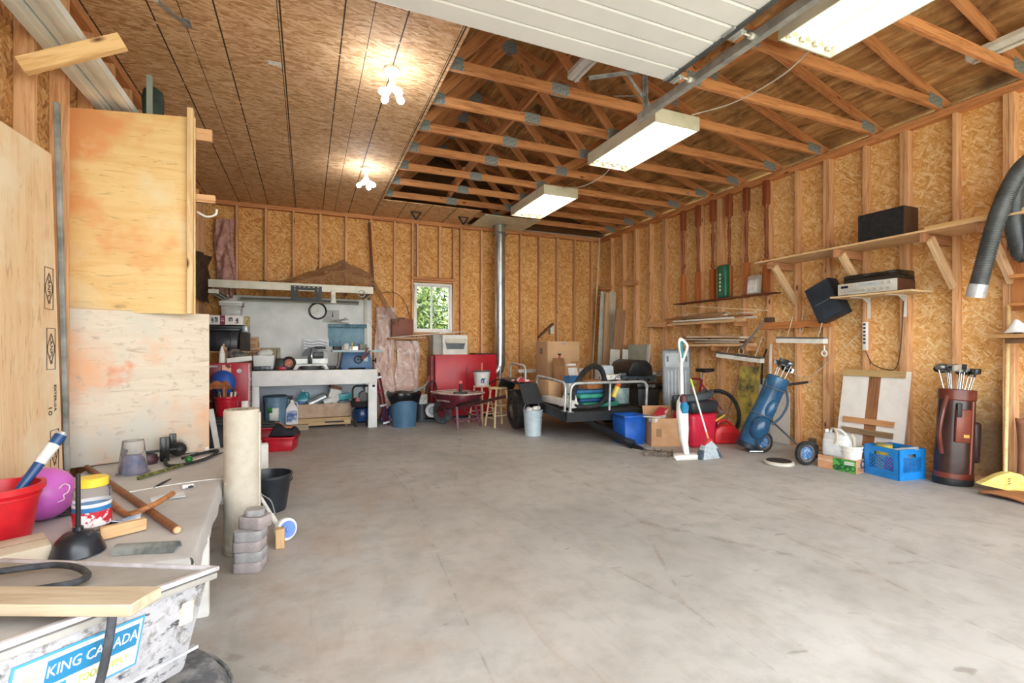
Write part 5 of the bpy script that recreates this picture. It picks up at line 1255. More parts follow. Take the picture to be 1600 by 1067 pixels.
# stack of small cartons at the left end of the bench
for k, (z, dx, w) in enumerate(((.27, 0, .16), (.19, .005, .16), (.11, .03, .18), (.02, .02, .19), (-.06, .0, .18), (-.14, .03, .18))):
    q = P(393, 545, y=8.15)
    o = carton('small_carton', ('topmost', 'second', 'third', 'fourth', 'fifth', 'lowest')[k] + ' tan carton in the stack at the left end of the workbench', 'box', (q.x + dx, 8.28, WT + .15 + z), w, .16, .072, M_card2, .04 * (-1) ** k, group='tan cartons stacked on the workbench')
    o['stack'] = k; MB().bx(-w * .3, w * .3, -.0815, -.079, .025, .040).o('print', pm('8a6f56', None, .7), o)
q = P(393, 545, y=8.15); carton('support_box', 'plain tan box under the carton stack on the workbench', 'box', (q.x + .02, 8.28, WT + .001), .2, .2, .008, M_card2)
# tool chest
tq = P(374, 612, y=7.0)
tcx1 = P(388, 600, y=7.0).x; tcx0 = tcx1 - .62; tch = P(374, 567, y=7.0).z
tc = thing('tool_chest', 'tall red tool chest with a round lock left of the workbench', 'tool chest', ((tcx0 + tcx1) / 2, 7.0, 0))
w = .31
MB().bx(-w, w, .01, .24, .03, tch).o('body', M_red, tc, bev=.006)
for k, (z0, z1) in enumerate(((.05, .40), (.41, .60), (.61, .76), (.77, tch - .01))):
    dw_ = MB().bx(-w + .01, w - .30, -.005, .012, z0, z1).o('drawer', pm('8e1f30', '741828', .4), tc, bev=.003)
    MB().bx(-w + .05, w - .34, -.02, -.004, z1 - .04, z1 - .02).o('drawer_handle', M_galb, dw_)
MB().bx(w - .29, w - .005, -.005, .012, .40, tch - .01).o('door', pm('b51c30', '9c1628', .35), tc, bev=.003)
MB().cyl((w - .10, -.005, tch - .10), (w - .10, -.02, tch - .10), .028, n=18).o('lock', M_galb, tc, smooth=True)
MB().bx(w - .29, w - .19, -.012, -.004, tch - .25, tch - .02).o('decal', pm('f0b8a0', '8a3040', .5, 0, 8, 0, (.5, .55)), tc)
MB().bx(w, w + .012, .012, .22, .42, tch - .01).o('side_decal', pm('d8a8b0', 'efe4e6', .4, 0, 6), tc)
text('DRAGON', .12, pm('4a2036', None, .5), tc, (w + .0135, .115, (.42 + tch) / 2), (PI / 2, PI / 2, PI / 2), ext=.0005)
MB().bx(w + .001, w + .02, .012, .22, .03, .41).o('lower_door', pm('6a1f2c', '561824', .4), tc)
MB().cyl((w + .02, .06, .25), (w + .04, .06, .25), .006, n=6).o('latch', M_galb, tc)
# on top of the chest
zt = tch + .003
bx1 = thing('white_flat_box', 'white flat box tilted on top of the red tool chest', 'box', (P(374, 562, y=7.05).x, 7.10, zt + .012), rot=(0, -.12, .1))
MB().bx(-.14, .14, -.09, .09, 0, .06).o('body', M_wh, bx1, bev=.003)
wbt = can('white_bottle', 'white squeeze bottle on the left of the red tool chest', 'bottle', (P(345, 570, y=6.98).x, 7.06, zt), .035, .12, M_wh, pm('dfe3e6', None))
MB().cyl((0, 0, .132), (0, 0, .212), .03, .008, n=14).o('nozzle', M_wh, wbt, smooth=True)
tag(put(MB().bx(-.012, .012, -.04, .04, 0, .20).bx(-.03, -.014, -.04, .04, 0, .24).o('paint_paddle', pm('8a5a4a', 'd8c4a8', .7, 0, 10)), (P(352, 560, y=7.05).x, 7.10, zt)), 'upright paint paddles beside the white squeeze bottle', 'paddle')
rag('tool_heap', 'dark heap of small tools on top of the red tool chest', 'tools', (P(368, 560, y=7.15).x, 7.19, zt + .05), .30, .08, .12, pm('2a2c2e', '8a8478', .6, 0, 18), 11)
# bin, pails and clutter before the chest
q = P(350, 640, y=6.3)
bb = crate('black_bin', 'black storage bin on the floor before the red tool chest', 'bin', (q.x - .06, 6.42, 0), .44, .40, .40, pm('1f2226', '2e3238', .5), 0, lidmat=pm('24282c', None, .5))
z = .455
rp = bucket('red_pail', 'glossy red metal pail of tools on the black bin', 'bucket', (P(352, 640, y=6.3).x, 6.40, z), .10, .125, .22, pm('b81c30', '9c1426', .25), rim=.008, ridges=(.05, .17))
for k in range(7):
    a = k * .9
    o = MB().cyl((.05 * math.cos(a), .05 * math.sin(a), .05), (.085 * math.cos(a), .085 * math.sin(a), .24), .006, n=8).cyl((.08 * math.cos(a), .08 * math.sin(a), .20), (.09 * math.cos(a), .09 * math.sin(a), .27 + .03 * (k % 3)), .013, n=8).o('screwdriver', (pm('d8d4cc', None), M_black, pm('a06a40', None))[k % 3], smooth=True)
    tag(put(o, rp.location), ('pale', 'black', 'brown')[k % 3] + ' tool handle sticking out of the glossy red pail', 'hand tool', 'hand tools in the glossy red pail')
q = P(348, 590, y=6.6)
bl = thing('blue_sack', 'bright blue sack propped against the red tool chest', 'sack', (q.x - .02, 6.78, .44))
MB().ball((0, 0, .36), .14, (1.0, .7, 1.15)).o('sack', pm('1f57b8', '1848a0', .5, 0, 5), bl, smooth=True)
MB().taper(.2, .16, .24, .18, 0, .24).o('lower_fold', pm('2a3040', '1c2130', .7), bl, bev=.03)
tag(bar('side_stool', (q.x - .2, 6.78, .21), (q.x + .16, 6.78, .21), .26, .42, wood('6a4a30', '84603e', 'x')), 'dark wooden box under the blue sack', 'box')
rag('work_gloves', 'brown leather work gloves on the pail of tools', 'gloves', (P(342, 596, y=6.3).x, 6.40, z + .30), .22, .16, .10, pm('a8673f', '7a4a2c', .85, 0, 14), 21)
tag(bar('white_strip', (P(329, 612, y=5.6).x, 5.6, .62), (P(345, 690, y=5.6).x, 5.62, .006), .05, .012, M_white, up=(0, 1, 0)), 'white trim strip leaning behind the carpet roll', 'trim strip')
wl_ = thing('caulk_pump', 'white hand pump with a T handle before the red tool chest', 'pump', (P(382, 630, y=6.5).x, 6.55, .0))
MB().cyl((0, 0, 0), (0, 0, .34), .03, n=14).o('barrel', pm('5a2028', None, .5), wl_, smooth=True)
MB().cyl((0, 0, .34), (0, 0, .48), .006, n=8).cyl((-.07, 0, .42), (.07, 0, .42), .010, n=8).o('t_handle', M_white, wl_, smooth=True)
MB().bx(-.035, .035, -.02, .02, .46, .60).o('head', M_white, wl_, bev=.006)
# ================================================================ MIDDLE BACK: bin, wall shelf, wheelbarrow, stools
q = F(632, 669)
tc_ = bucket('trash_can', 'blue plastic trash can lined with a black bag', 'trash can', (q.x + .03, q.y + .21, 0), .185, .215, .50, pm('4d7596', '416885', .45), rim=.014, ridges=(.42,))
def bagf(u, v):
    a = 2 * PI * u; r = .20 + .035 * math.sin(v * PI) + .010 * math.sin(9 * a + 4 * v); rr = r if v < .75 else r - .10 * (v - .75) * 4
    return (rr * math.cos(a), rr * math.sin(a), .40 + .14 * min(1, v * 1.5) + .012 * math.sin(5 * a) - (.05 * (v - .75) * 4 if v > .75 else 0) + (.03 * (1 - v) * math.sin(3 * a)))
MB().sheet(lambda u, v: tuple(x * (1.13 if i < 2 else 1) for i, x in enumerate(bagf(u, v))), 40, 8).o('bin_liner', M_blackg, tc_, smooth=True)
MB().cyl((0, 0, .46), (0, 0, .47), .19, n=20).o('liner_inside', M_blackg, tc_)
MB().tube(spline([(.10, 0, .47), (.2, .02, .55), (.30, .04, .60), (.33, .04, .62)], 4), .02, 8).o('tube_end', pm('8a8d90', None, .6), tc_, smooth=True)
q = P(608, 640, y=8.1)
rag('blue_bag', 'blue and white bag slumped between the bench rails and trash can', 'bag', (q.x - .02, 8.26, 0), .20, .28, .36, pm('2c4c8c', 'c9d0dc', .5, 0, 7, 0, (.55, .6)), 31)
# small wall shelf with a rusty box and rods
sz = P(630, 528, y=8.5).z; x0, x1 = P(606, 528, y=8.5).x, P(662, 528, y=8.5).x
tag(MB().bx(x0, x1, 8.44, 8.655, sz - .025, sz).o('wall_shelf', wood('a06a48', 'c08a64', 'x')), 'narrow wooden wall shelf under the rusty brown box', 'shelf')
a, b = P(612, 527, y=8.5), P(645, 498, y=8.5)
rb = thing('rusty_box', 'rusty brown metal box on the small wall shelf by the window', 'box', ((a.x + b.x) / 2, 8.55, sz))
w, h = (b.x - a.x) / 2, b.z - a.z
MB().bx(-w, w, -.09, .09, 0, h).o('body', pm('8a4f3a', '6e3c2c', .55, 0, 4), rb, bev=.005)
MB().bx(-.05, .05, -.075, -.03, h, h + .02).o('handle_slot', pm('4a2a20', None, .6), rb)
def rodo(p0, p1, r, lab, mat): return tag(MB().cyl(p0, p1, r, n=8).o('long_rod', mat, smooth=True), lab, 'rod')
rodo(Vector((P(611, 530, y=8.42).x, 8.42, sz + .006)), P(727, 518, y=8.42), .008, 'long pale rod resting on the wall shelf and reaching past the window', pm('e4dcd0', None, .5))
rodo(Vector((P(608, 528, y=8.46).x, 8.455, sz + .006)), Vector((P(665, 530, y=8.46).x, 8.46, sz + .006)), .007, 'shorter pale rod lying along the front of the wall shelf', pm('d8cfc2', None, .5))
wpts = [WB(574, 500, .03), WB(590, 522, .03), WB(604, 538, .03), WB(622, 552, .03)]
tag(MB().tube(spline(wpts, 4), .006, 6).o('wall_cable', M_black, smooth=True), 'black cable running down the plastic-covered wall by the workbench', 'cable')
wpts = [WB(592, 460, .02), WB(605, 456, .02), WB(622, 460, .02), WB(634, 475, .02), WB(641, 497, .02)]
tag(MB().tube(spline(wpts, 4), .006, 6).o('wall_cable', pm('6a3a24', None), smooth=True), 'brown cable looping on the wall left of the window', 'cable')
tag(bar('leaning_stud', WB(583, 448, .03), WB(577, 348, .03), .04, .06, wood('5e3822', '74482c', 'x'), up=(0, 1, 0)), 'dark brown strip leaning on the back wall above the canopy', 'lumber')
# wheelbarrow
q = F(725, 669)
wbw = thing('wheelbarrow', 'maroon wheelbarrow with a sandy tray before the red furnace', 'wheelbarrow', (q.x - .04, q.y + .22, 0), math.radians(116))
M_mar = pm('6b2530', '561c26', .4, 0, 5)
def ring(w, d, z, n=32, p=3.2, off=0):
    out = []
    for i in range(n):
        a = 2 * PI * i / n; c, s = math.cos(a), math.sin(a)
        out.append((off + w / 2 * math.copysign(abs(c) ** (2 / p), c), d / 2 * math.copysign(abs(s) ** (2 / p), s), z))
    return out
n = 32; r1 = ring(.44, .36, .30, off=.02); r2 = ring(.82, .62, .53); r3 = ring(.85, .65, .535)
fc = [(i, (i + 1) % n, n + (i + 1) % n, n + i) for i in range(n)]
MB().add(r1 + r2, fc + [tuple(range(n))]).o('tray', M_mar, wbw, smooth=True, solid=.008)
MB().add([(x, y, z + .01) for x, y, z in ring(.42, .34, .30, off=.02)] + [(x, y, z - .004) for x, y, z in ring(.80, .60, .53)], fc + [tuple(range(n))]).o('tray_lining', pm('c9b2a6', 'b39a8c', .8), wbw, smooth=True)
MB().tube(r3, .011, 8, True).o('rim', pm('d6c4bc', '8a4a50', .5), wbw, smooth=True)
for s in (-1, 1):
    MB().beam((-.78, s * .26, .50), (.40, s * .10, .21), .032, .045).o('handle', pm('4a2a26', '36201c', .6), wbw)
    MB().beam((-.20, s * .20, .34), (-.27, s * .24, .0), .035, .035).o('leg', pm('6f4350', '5c3844', .5), wbw)
    MB().beam((.12, s * .17, .28), (-.22, s * .22, .10), .02, .02).o('leg_brace', pm('6f4350', '5c3844', .5), wbw)
MB().beam((-.25, -.23, .13), (-.25, .23, .13), .03, .03).o('cross_bar', pm('7a4a58', '5c3844', .5), wbw)
wh = MB().lathe([(.10, -.03), (.17, -.042), (.195, -.03), (.20, 0), (.195, .03), (.17, .042), (.10, .03)], 28, Matrix.Translation((.36, 0, .20)) @ Matrix.Rotation(PI / 2, 4, 'X'), cap0=False)
wh.o('tire', pm('5f686e', '4a5258', .8, 0, 14), wbw, smooth=True)
MB().cyl((.36, -.028, .20), (.36, .028, .20), .105, n=20).cyl((.36, -.10, .20), (.36, .10, .20), .012, n=8).o('wheel_hub', pm('8a3038', None, .5), wbw, smooth=True)
text('JOLLY WHEELER', .042, pm('e8d8d4', None, .5), wbw, (.02, .278, .42), (PI / 2 + .53, 0, PI), ext=.0006)
ml = thing('hand_trowel', 'black tool with a pink-tipped handle standing in the wheelbarrow', 'tool', (q.x - .02, q.y + .12, .315))
MB().taper(.12, .08, .16, .10, 0, .20).o('head', M_black, ml, bev=.015)
MB().bx(-.10, .10, -.06, .06, .20, .235).o('flange', pm('1c2a24', None, .4), ml, bev=.008)
MB().cyl((0, 0, .235), (0, 0, .36), .022, n=12).o('handle', pm('3a2028', None, .4), ml, smooth=True)
MB().ball((0, 0, .38), .032).o('tip', pm('e87a78', None, .4), ml, smooth=True)
# stools
def stool(lab, loc, rz, c1, c2):
    t = thing('bar_stool', lab, 'stool', loc, rz, 'wooden bar stools by the furnace'); mw = wood(c1, c2, 'z', 1, .5, False)
    MB().lathe([(0, .585), (.135, .585), (.145, .592), (.145, .605), (.135, .614), (0, .614)], 28, cap0=False).o('seat', wood(c1, c2, 'x', 1, .5, False), t, smooth=True)
    tp, bt = .085, .155
    L = [((sx * tp, sy * tp, .585), (sx * bt, sy * bt, 0)) for sx, sy in ((-1, -1), (1, -1), (1, 1), (-1, 1))]
    for a, b in L: MB().cyl(a, b, .014, .018, n=10).o('leg', mw, t, smooth=True)
    for k in range(4):
        f = .42 if k % 2 == 0 else .50
        for ff in (f, f + .27):
            a = Vector(L[k][0]).lerp(Vector(L[k][1]), ff); b = Vector(L[(k + 1) % 4][0]).lerp(Vector(L[(k + 1) % 4][1]), ff)
            MB().cyl(a, b, .009, n=8).o('rung', mw, t, smooth=True)
    return t
q1, q2 = F(783, 667), F(764, 665)
stool('pale wooden bar stool standing nearest the trailer wheel', (q1.x, q1.y + .12, 0), .15, 'd8b888', 'ecd2a4')
s2 = (q2.x + .02, q2.y + .40, 0)
stool('reddish wooden bar stool carrying the white pail', s2, .5, 'd8a890', 'e8c4ac')
wp = bucket('white_pail', 'white pail with a grey lid standing on the reddish stool', 'bucket', (s2[0], s2[1], .616), .115, .135, .22, pm('f0f0ee', 'dedede', .4), rim=.008, ridges=(.18,))
MB().cyl((0, 0, .222), (0, 0, .242), .148, n=28).o('lid', pm('6a7076', None, .5), wp, smooth=True)
MB().bx(-.06, .02, -.128, -.118, .04, .12).o('label', pm('2f5f98', 'e8e8ea', .4, 0, 20, 0, (.5, .55)), wp)
tag(put(MB().cyl((0, 0, 0), (0, 0, .13), .018, n=10).o('paint_roller_handle', pm('e2806c', None, .5), smooth=True), (s2[0], s2[1], .859)), 'salmon pink handle standing on the lid of the white pail', 'handle')
# white bucket by the trailer tire
q = F(839, 682)
wb2 = bucket('utility_bucket', 'pale blue-grey bucket full of white rags before the trailer tire', 'bucket', (q.x, q.y + .13, 0), .115, .135, .36, pm('c5d5de', 'b4c6d0', .45), rim=.007, ridges=(.29, .32), handle=(.05, .16, M_gal, M_white))
text('ROMA', .07, pm('5a7488', None, .5), wb2, (.075, -.108, .17), (PI / 2, PI / 2, .6), ext=.0006)
for k in range(7):
    a = k * 2.4; tag(put(MB().ball((.06 * math.cos(a) * (k > 0), .06 * math.sin(a) * (k > 0), .35 + .015 * (k % 3)), .05, (1, 1, .7), 10, 7).o('white_rag', pm('f0f0ee', 'd8d8d4', .8), smooth=True), wb2.location), 'crumpled white rag heaped in the pale blue-grey bucket', 'rag', 'white rags in the bucket')
# ================================================================ TRAILER and its load
TRX, TRY, TRZ = 3.05, 5.40, .39
trl = thing('utility_trailer', 'black utility trailer with galvanized tube rails, tongue resting low', 'trailer', (TRX, TRY, TRZ), rot=(math.radians(3.4), 0, math.radians(-2)))
TW, TL = 1.28, 2.15
M_tf = pm('17191c', '25282c', .45)
MB().bx(0, TW, 0, .04, -.11, .015).o('front_sill', M_tf, trl); MB().bx(0, TW, TL - .04, TL, -.11, .015).o('rear_sill', M_tf, trl)
MB().bx(-.005, .04, .04, TL - .04, -.11, .015).o('side_sill', M_tf, trl); MB().bx(TW - .04, TW + .005, .04, TL - .04, -.11, .015).o('side_sill', M_tf, trl)
for k in range(6): MB().bx(.04 + k * .2, .04 + k * .2 + .197, .04, TL - .04, -.03, -.005).o('deck_plank', pm('4a4038', '3a322c', .8, 0, 6), trl)
MB().beam((.40, .25, -.13), (.66, -.52, -.33), .07, .07).o('tongue', M_tf, trl)
MB().beam((.66, -.50, -.325), (.76, -.78, -.40), .05, .05).o('coupler', pm('2a2d30', None, .4, .4), trl)
MB().beam((.62, -.42, -.27), (.67, -.50, -.29), .12, .02).o('tongue_plate', pm('3a3d40', None, .5), trl)
def rail(p0, p1, h, par, mid=False):
    p0, p1 = Vector(p0), Vector(p1); d = (p1 - p0).normalized(); R = .09; L = (p1 - p0).length
    pts = [p0 + Vector((0, 0, .0))]
    pts += [p0 + d * (R - R * math.cos(a)) + Vector((0, 0, h - R + R * math.sin(a))) for a in [PI / 2 * i / 5 for i in range(6)]]
    pts += [p1 - d * (R - R * math.cos(a)) + Vector((0, 0, h - R + R * math.sin(a))) for a in [PI / 2 * (5 - i) / 5 for i in range(6)]]
    pts += [p1]
    o = MB().tube(pts, .019, 12).o('rail', M_galb, par, smooth=True)
    for p in (p0, p1): MB().bx(p.x - .035, p.x + .035, p.y - .03, p.y + .03, p.z, p.z + .008).o('rail_foot', M_gal, o)
    if mid: MB().cyl(p0.lerp(p1, .5), p0.lerp(p1, .5) + Vector((0, 0, h)), .016, n=12).o('rail_post', M_galb, par, smooth=True)
rail((.06, .03, .015), (TW - .05, .03, .015), .37, trl, True)
rail((.02, .10, .015), (.02, 1.02, .015), .37, trl)
rail((.02, 1.45, .015), (.02, 2.10, .015), .46, trl)
MB().bx(-.30, -.02, .92, 1.66, .265, .275).add([(-.30, .92, .27), (-.02, .92, .27), (-.02, .70, .02), (-.30, .70, .02)], [(0, 1, 2, 3)]).add([(-.30, 1.66, .27), (-.02, 1.66, .27), (-.02, 1.86, .06), (-.30, 1.86, .06)], [(0, 1, 2, 3)]).o('fender', pm('22262b', '3a4048', .4, 0, 60), trl, solid=.008)
MB().cyl((-.05, 1.28, -.12), (TW + .05, 1.28, -.12), .025, n=10).o('axle', M_tf, trl, smooth=True)
for x in (-.16, TW + .16):
    Mx = Matrix.Translation((x, 1.28, -.155)) @ Matrix.Rotation(PI / 2, 4, 'Y')
    w_ = MB().lathe([(.17, -.085), (.24, -.095), (.285, -.07), (.292, 0), (.285, .07), (.24, .095), (.17, .085)], 36, Mx, cap0=False).o('tire', pm('2a2c2e', '3a3c3e', .8, 0, 16), trl, smooth=True)
    MB().lathe([(.175, -.07), (.165, -.03), (.16, .06), (.175, .075)], 28, Mx, cap0=False).cyl((x - .03, 1.28, -.155), (x - .015, 1.28, -.155), .16, n=24).cyl((x - .05, 1.28, -.155), (x - .02, 1.28, -.155), .05, n=14).o('rim', pm('6a6258', '4a443c', .5, .3), w_, smooth=True)
    for k in range(8):
        a = k * PI / 4; c = Vector((x - .031, 1.28 + .11 * math.cos(a), -.155 + .11 * math.sin(a)))
        MB().cyl(c, c - Vector((.003, 0, 0)), .022, n=10).o('rim_hole', M_black, w_)
def ont(x, y, z=.0): return trl.matrix_basis @ Vector((x, y, .0)) + Vector((0, 0, z))
bpy.context.view_layer.update()
# loads (deck height rises slowly toward the back)
def deck(X, Y): return TRZ + (Y - TRY) * math.tan(math.radians(3.4)) + .004
Xb, Yb = 3.60, 7.02
bc = carton('moving_box', 'large cardboard box with red and black marks on the trailer', 'box', (Xb + .31, Yb + .23, deck(0, 7.4)), .60, .44, .83, pm('c9a37c', 'bb936b', .8, 0, 2), 0, tape=pm('b8aaa0', None, .4))
MB().bx(-.10, -.06, -.2225, -.2185, .42, .60).o('red_mark', pm('c8423a', None, .6), bc); MB().bx(-.11, -.05, -.2225, -.2185, .60, .63).o('black_mark', M_black, bc)
MB().bx(-.3025, -.2985, -.04, .06, .62, .72).o('shield_print', pm('8a7868', None, .7), bc); MB().bx(-.3025, -.2985, -.08, .10, .05, .16).o('print', pm('9a7a5a', None, .7), bc)
ob = open_box('open_carton', 'small open cardboard box of white papers on the trailer', 'box', (3.72, 6.60, deck(0, 6.7) + .19), .30, .26, .30, pm('b98e66', 'a87e58', .8), .25, flaps=(('b', 1.1), ('r', .5), ('l', 1.4)), fl=.42)
p = ob.location
carton('lower_carton', 'plain tan carton under the open box of papers', 'box', (3.72, 6.60, deck(0, 6.7)), .34, .30, .185, M_card2, .2)
tag(put(MB().bx(-.09, .09, -.012, .012, 0, .20).o('paper_box', pm('f0f0ee', 'd6d8dc', .5)), (p.x + .04, p.y - .16, p.z + .14), rot=(-.35, 0, .25)), 'white printed carton panel leaning on the open box', 'box')
tag(put(MB().bx(-.12, .10, -.1, .08, 0, .03).o('papers', pm('e8e6e0', 'c8c4bc', .7)), (p.x, p.y, p.z + .27), rot=(.1, .1, .2)), 'stack of papers topping the open cardboard box', 'papers')
bwc = carton('milk_carton_box', 'blue and white upright carton behind the short trailer rail', 'box', (3.45, 6.0, deck(0, 6.1)), .17, .10, .40, pm('eef0ee', 'd0d8de', .5), .3)
MB().bx(-.086, .086, -.052, .052, .30, .403).o('blue_top', pm('3f74a8', None, .5), bwc)
MB().bx(-.087, .087, -.053, .053, .0, .12).o('picture', pm('d8c888', '7aa870', .5, 0, 14), bwc)
carton('low_carton', 'low tan carton under the short trailer rail', 'box', (3.32, 6.42, deck(0, 6.6)), .22, .34, .28, M_card2, .05)
carton('white_tray', 'white foam slab along the left side of the trailer bed', 'foam', (3.20, 6.0, deck(0, 6.4)), .10, .62, .09, M_wh, .02)
# folded tarps and life vests
M_teal = pm('2f8f78', '1f7463', .6, 0, 6); M_navy = pm('1f4f86', '173f70', .6, 0, 6)
zt = deck(0, 5.8)
for k, (x, y, w, d, h, mt, lab) in enumerate(((3.72, 5.80, .62, .34, .07, M_teal, 'folded teal green tarp lowest in the trailer bed'), (3.70, 5.82, .56, .30, .05, M_navy, 'folded navy blue mat on the teal tarp'), (3.66, 5.80, .58, .32, .06, pm('3aa08c', '2a8774', .6, 0, 6), 'folded sea-green tarp above the navy mat'), (3.62, 5.83, .46, .28, .05, pm('2c6fa0', '1f5c8c', .6, 0, 6), 'folded blue cloth topmost on the tarps'))):
    tag(put(MB().bx(-w / 2, w / 2, -d / 2, d / 2, 0, h).o('folded_tarp', mt, bev=.02, seg=3), (x, y, zt), .06 * (-1) ** k), lab, 'tarp'); zt += h + .003
carton('brown_carton', 'brown carton lying on the folded tarps in the trailer', 'box', (3.72, 5.86, zt), .34, .22, .12, pm('b0764a', '9a643c', .8), .1)
vh = spline([(3.30, 5.66, .47), (3.26, 5.62, .62), (3.34, 5.60, .80), (3.48, 5.64, .93), (3.66, 5.72, .98), (3.82, 5.78, .92), (3.84, 5.72, .76), (3.78, 5.60, .62), (3.72, 5.56, .50)], 7)
vt = thing('vacuum_hose', 'thick black ribbed vacuum hose arching over the load in the trailer', 'hose', (0, 0, 0))
MB().tube(vh, .034, 12).o('hose', M_rubber, vt, smooth=True)
for i in range(0, len(vh) - 1, 1): 
    pass
hb = MB()
for i in range(1, len(vh) - 1):
    d = (vh[i + 1] - vh[i - 1]).normalized(); hb.cyl(vh[i] - d * .005, vh[i] + d * .005, .039, n=12)
ho = hb.o('hose_ribs', M_rubber, vt, smooth=True); ho['kind'] = 'stuff'
vt2 = spline([(3.27, 5.62, .47), (3.34, 5.56, .45), (3.50, 5.54, .45), (3.64, 5.55, .47), (3.76, 5.55, .58), (3.86, 5.60, .74)], 6)
tag(MB().tube(vt2, .030, 12).o('vacuum_hose', M_rubber, smooth=True), 'second black hose lying low behind the front trailer rail', 'hose')
dm = thing('shop_vacuum', 'clear-sided shop vacuum drum with a black lid in the trailer', 'vacuum', (4.10, 5.80, deck(0, 5.8)))
MB().lathe([(0, 0), (.15, 0), (.165, .02), (.17, .26), (.16, .28), (0, .28)], 28, cap0=False).o('drum', pm('8fa3a4', '6f8486', .25), dm, smooth=True)
MB().lathe([(.175, .26), (.175, .29), (.15, .34), (.06, .36), (0, .36)], 28).o('lid', M_black, dm, smooth=True)
for z in (.02, .27): MB().torus((0, 0, z), .175, .016).o('band', M_black, dm, smooth=True)
carton('white_tool_box', 'white boxed tool on the black vacuum lid', 'box', (4.0, 5.82, deck(0, 5.8) + .365), .30, .16, .07, pm('e8e8e4', '2e3a34', .5, 0, 10, 0, (.56, .6)), .15)
yl = thing('spray_foam_can', 'yellow and orange can tilted on the trailer load', 'can', (3.90, 5.60, deck(0, 5.6) + .16), rot=(0, .45, 0))
MB().cyl((0, 0, 0), (0, 0, .14), .04, n=14).o('body', pm('f0d86a', None, .4), yl, smooth=True); MB().cyl((0, 0, .14), (0, 0, .24), .04, .028, n=14).o('cap', pm('dd6a34', None, .4), yl, smooth=True)
MB().cyl((.0, 0, -.02), (0, 0, 0), .038, n=14).o('base', pm('d8c048', None, .4), yl, smooth=True)
gp_ = thing('white_pressure_washer', 'pale blue and white appliance housing at the right end of the trailer', 'appliance', (4.20, 6.28, deck(0, 6.3)))
MB().taper(.22, .30, .18, .26, 0, .52).o('housing', pm('c9d4dc', 'b4c2cc', .35), gp_, bev=.03, seg=3)
MB().bx(-.115, .115, -.155, .155, .12, .15).o('blue_band', pm('2a4a78', None, .4), gp_)
rag('red_cloth', 'red and white printed packets on the trailer fender', 'packets', (2.90, 6.52, .735), .20, .36, .07, pm('b03040', 'ece6e2', .5, 0, 9, 0, (.48, .54)), 41)
rag('bubble_wrap', 'crumpled clear bubble wrap in the trailer beside the hose', 'plastic', (3.26, 5.70, deck(0, 5.9)), .18, .28, .20, pm('e4e2de', 'bdbab4', .2, 0, 14), 43)
# stick and white corner piece near the wall above the box
q = P(850, 520, y=8.4)
tag(bar('dark_stick', WB(841, 527, .10), WB(864, 506, .10), .035, .09, wood('5a4030', '74543c', 'x'), up=(0, 1, 0)), 'short dark plank fixed at a slant on the back wall above the box', 'plank')
tag(put(MB().bx(-.04, .04, -.03, .03, -.10, .07).o('outlet_box', M_wh, bev=.006), WB(862, 514, .03)), 'small white outlet box on the back wall above the cardboard box', 'outlet')
q = P(823, 578, y=8.2)
jk_ = thing('sawhorse', 'sawhorse with a white top rail behind the trailer', 'sawhorse', (q.x + .2, 8.10, 0))
MB().bx(-.42, .95, -.04, .04, q.z - .04, q.z + .02).o('top_rail', M_wh, jk_)
for x in (-.3, .8):
    for s in (-1, 1): MB().beam((x, 0, q.z - .04), (x + .02, s * .22, 0), .04, .07, (1, 0, 0)).o('leg', wood('8a6a48', 'a08058', 'z'), jk_)
rodm = pm('b4b8ba', None, .35, .7)
tag(MB().cyl(Vector((P(779, 600, y=7.85).x, 7.85, .003)), P(782, 572, y=7.85), .016, n=10).o('steel_post', rodm, smooth=True), 'thin steel post standing beside the flue elbow', 'post')
tag(MB().tube(spline([(2.86, 7.75, .62), (3.0, 7.70, .70), (3.1, 7.66, .66), (3.2, 7.62, .72)], 4), .012, 6).o('black_lever', M_black, smooth=True), 'black lever behind the trailer fender', 'lever')
# ================================================================ BACK RIGHT CORNER: lumber, panels, barbecue, bicycles
def lean(name, lab, cat, u0, v0, u1, v1, y, w, th, mat, x=None):
    a = P(u0, v0, y=y) if x is None else P(u0, v0, x=x); b = P(u1, v1, y=y + .10) if x is None else P(u1, v1, x=x + .08)
    a.z = .003
    return tag(bar(name, a, b, w, th, mat, up=(0, 1, 0) if x is None else (1, 0, 0)), lab, cat)
a = F(929, 628); a.z = .003
tag(MB().cyl((5.35, 8.50, .003), WB(937, 372, .04), .014, n=8).o('long_pole', pm('e6dcc4', None, .5), smooth=True), 'long thin pale pole standing in the back right corner', 'pole')
M_gr = pm('c9c9c2', 'b4b4ac', .6)
lean('white_board', 'narrow pale grey board leaning in the back right corner', 'board', 935, 600, 944, 456, 8.05, .16, .018, M_gr)
lean('lumber_plank', 'tall pale plank leaning beside the grey board in the corner', 'lumber', 943, 600, 950, 458, 7.95, .12, .035, wood('d0a878', 'e4c498', 'x'))
lean('white_board', 'wide pale grey board leaning behind the tall plank', 'board', 949, 600, 957, 456, 7.98, .16, .018, M_gr)
lean('lumber_plank', 'wide brown plank leaning on the right wall corner', 'lumber', 958, 600, 970, 484, 7.5, .22, .025, wood('8e6a4c', 'a8805c', 'x'))
lean('fibreboard_sheet', 'short pale panel leaning before the brown plank', 'panel', 957, 600, 961, 546, 7.2, .20, .02, pm('d4d2c6', 'c2c0b4', .7))
lean('fibreboard_sheet', 'small pale panel leaning behind the barbecue', 'panel', 975, 600, 977, 546, 7.2, .12, .02, pm('dedcd2', 'cac8be', .7))
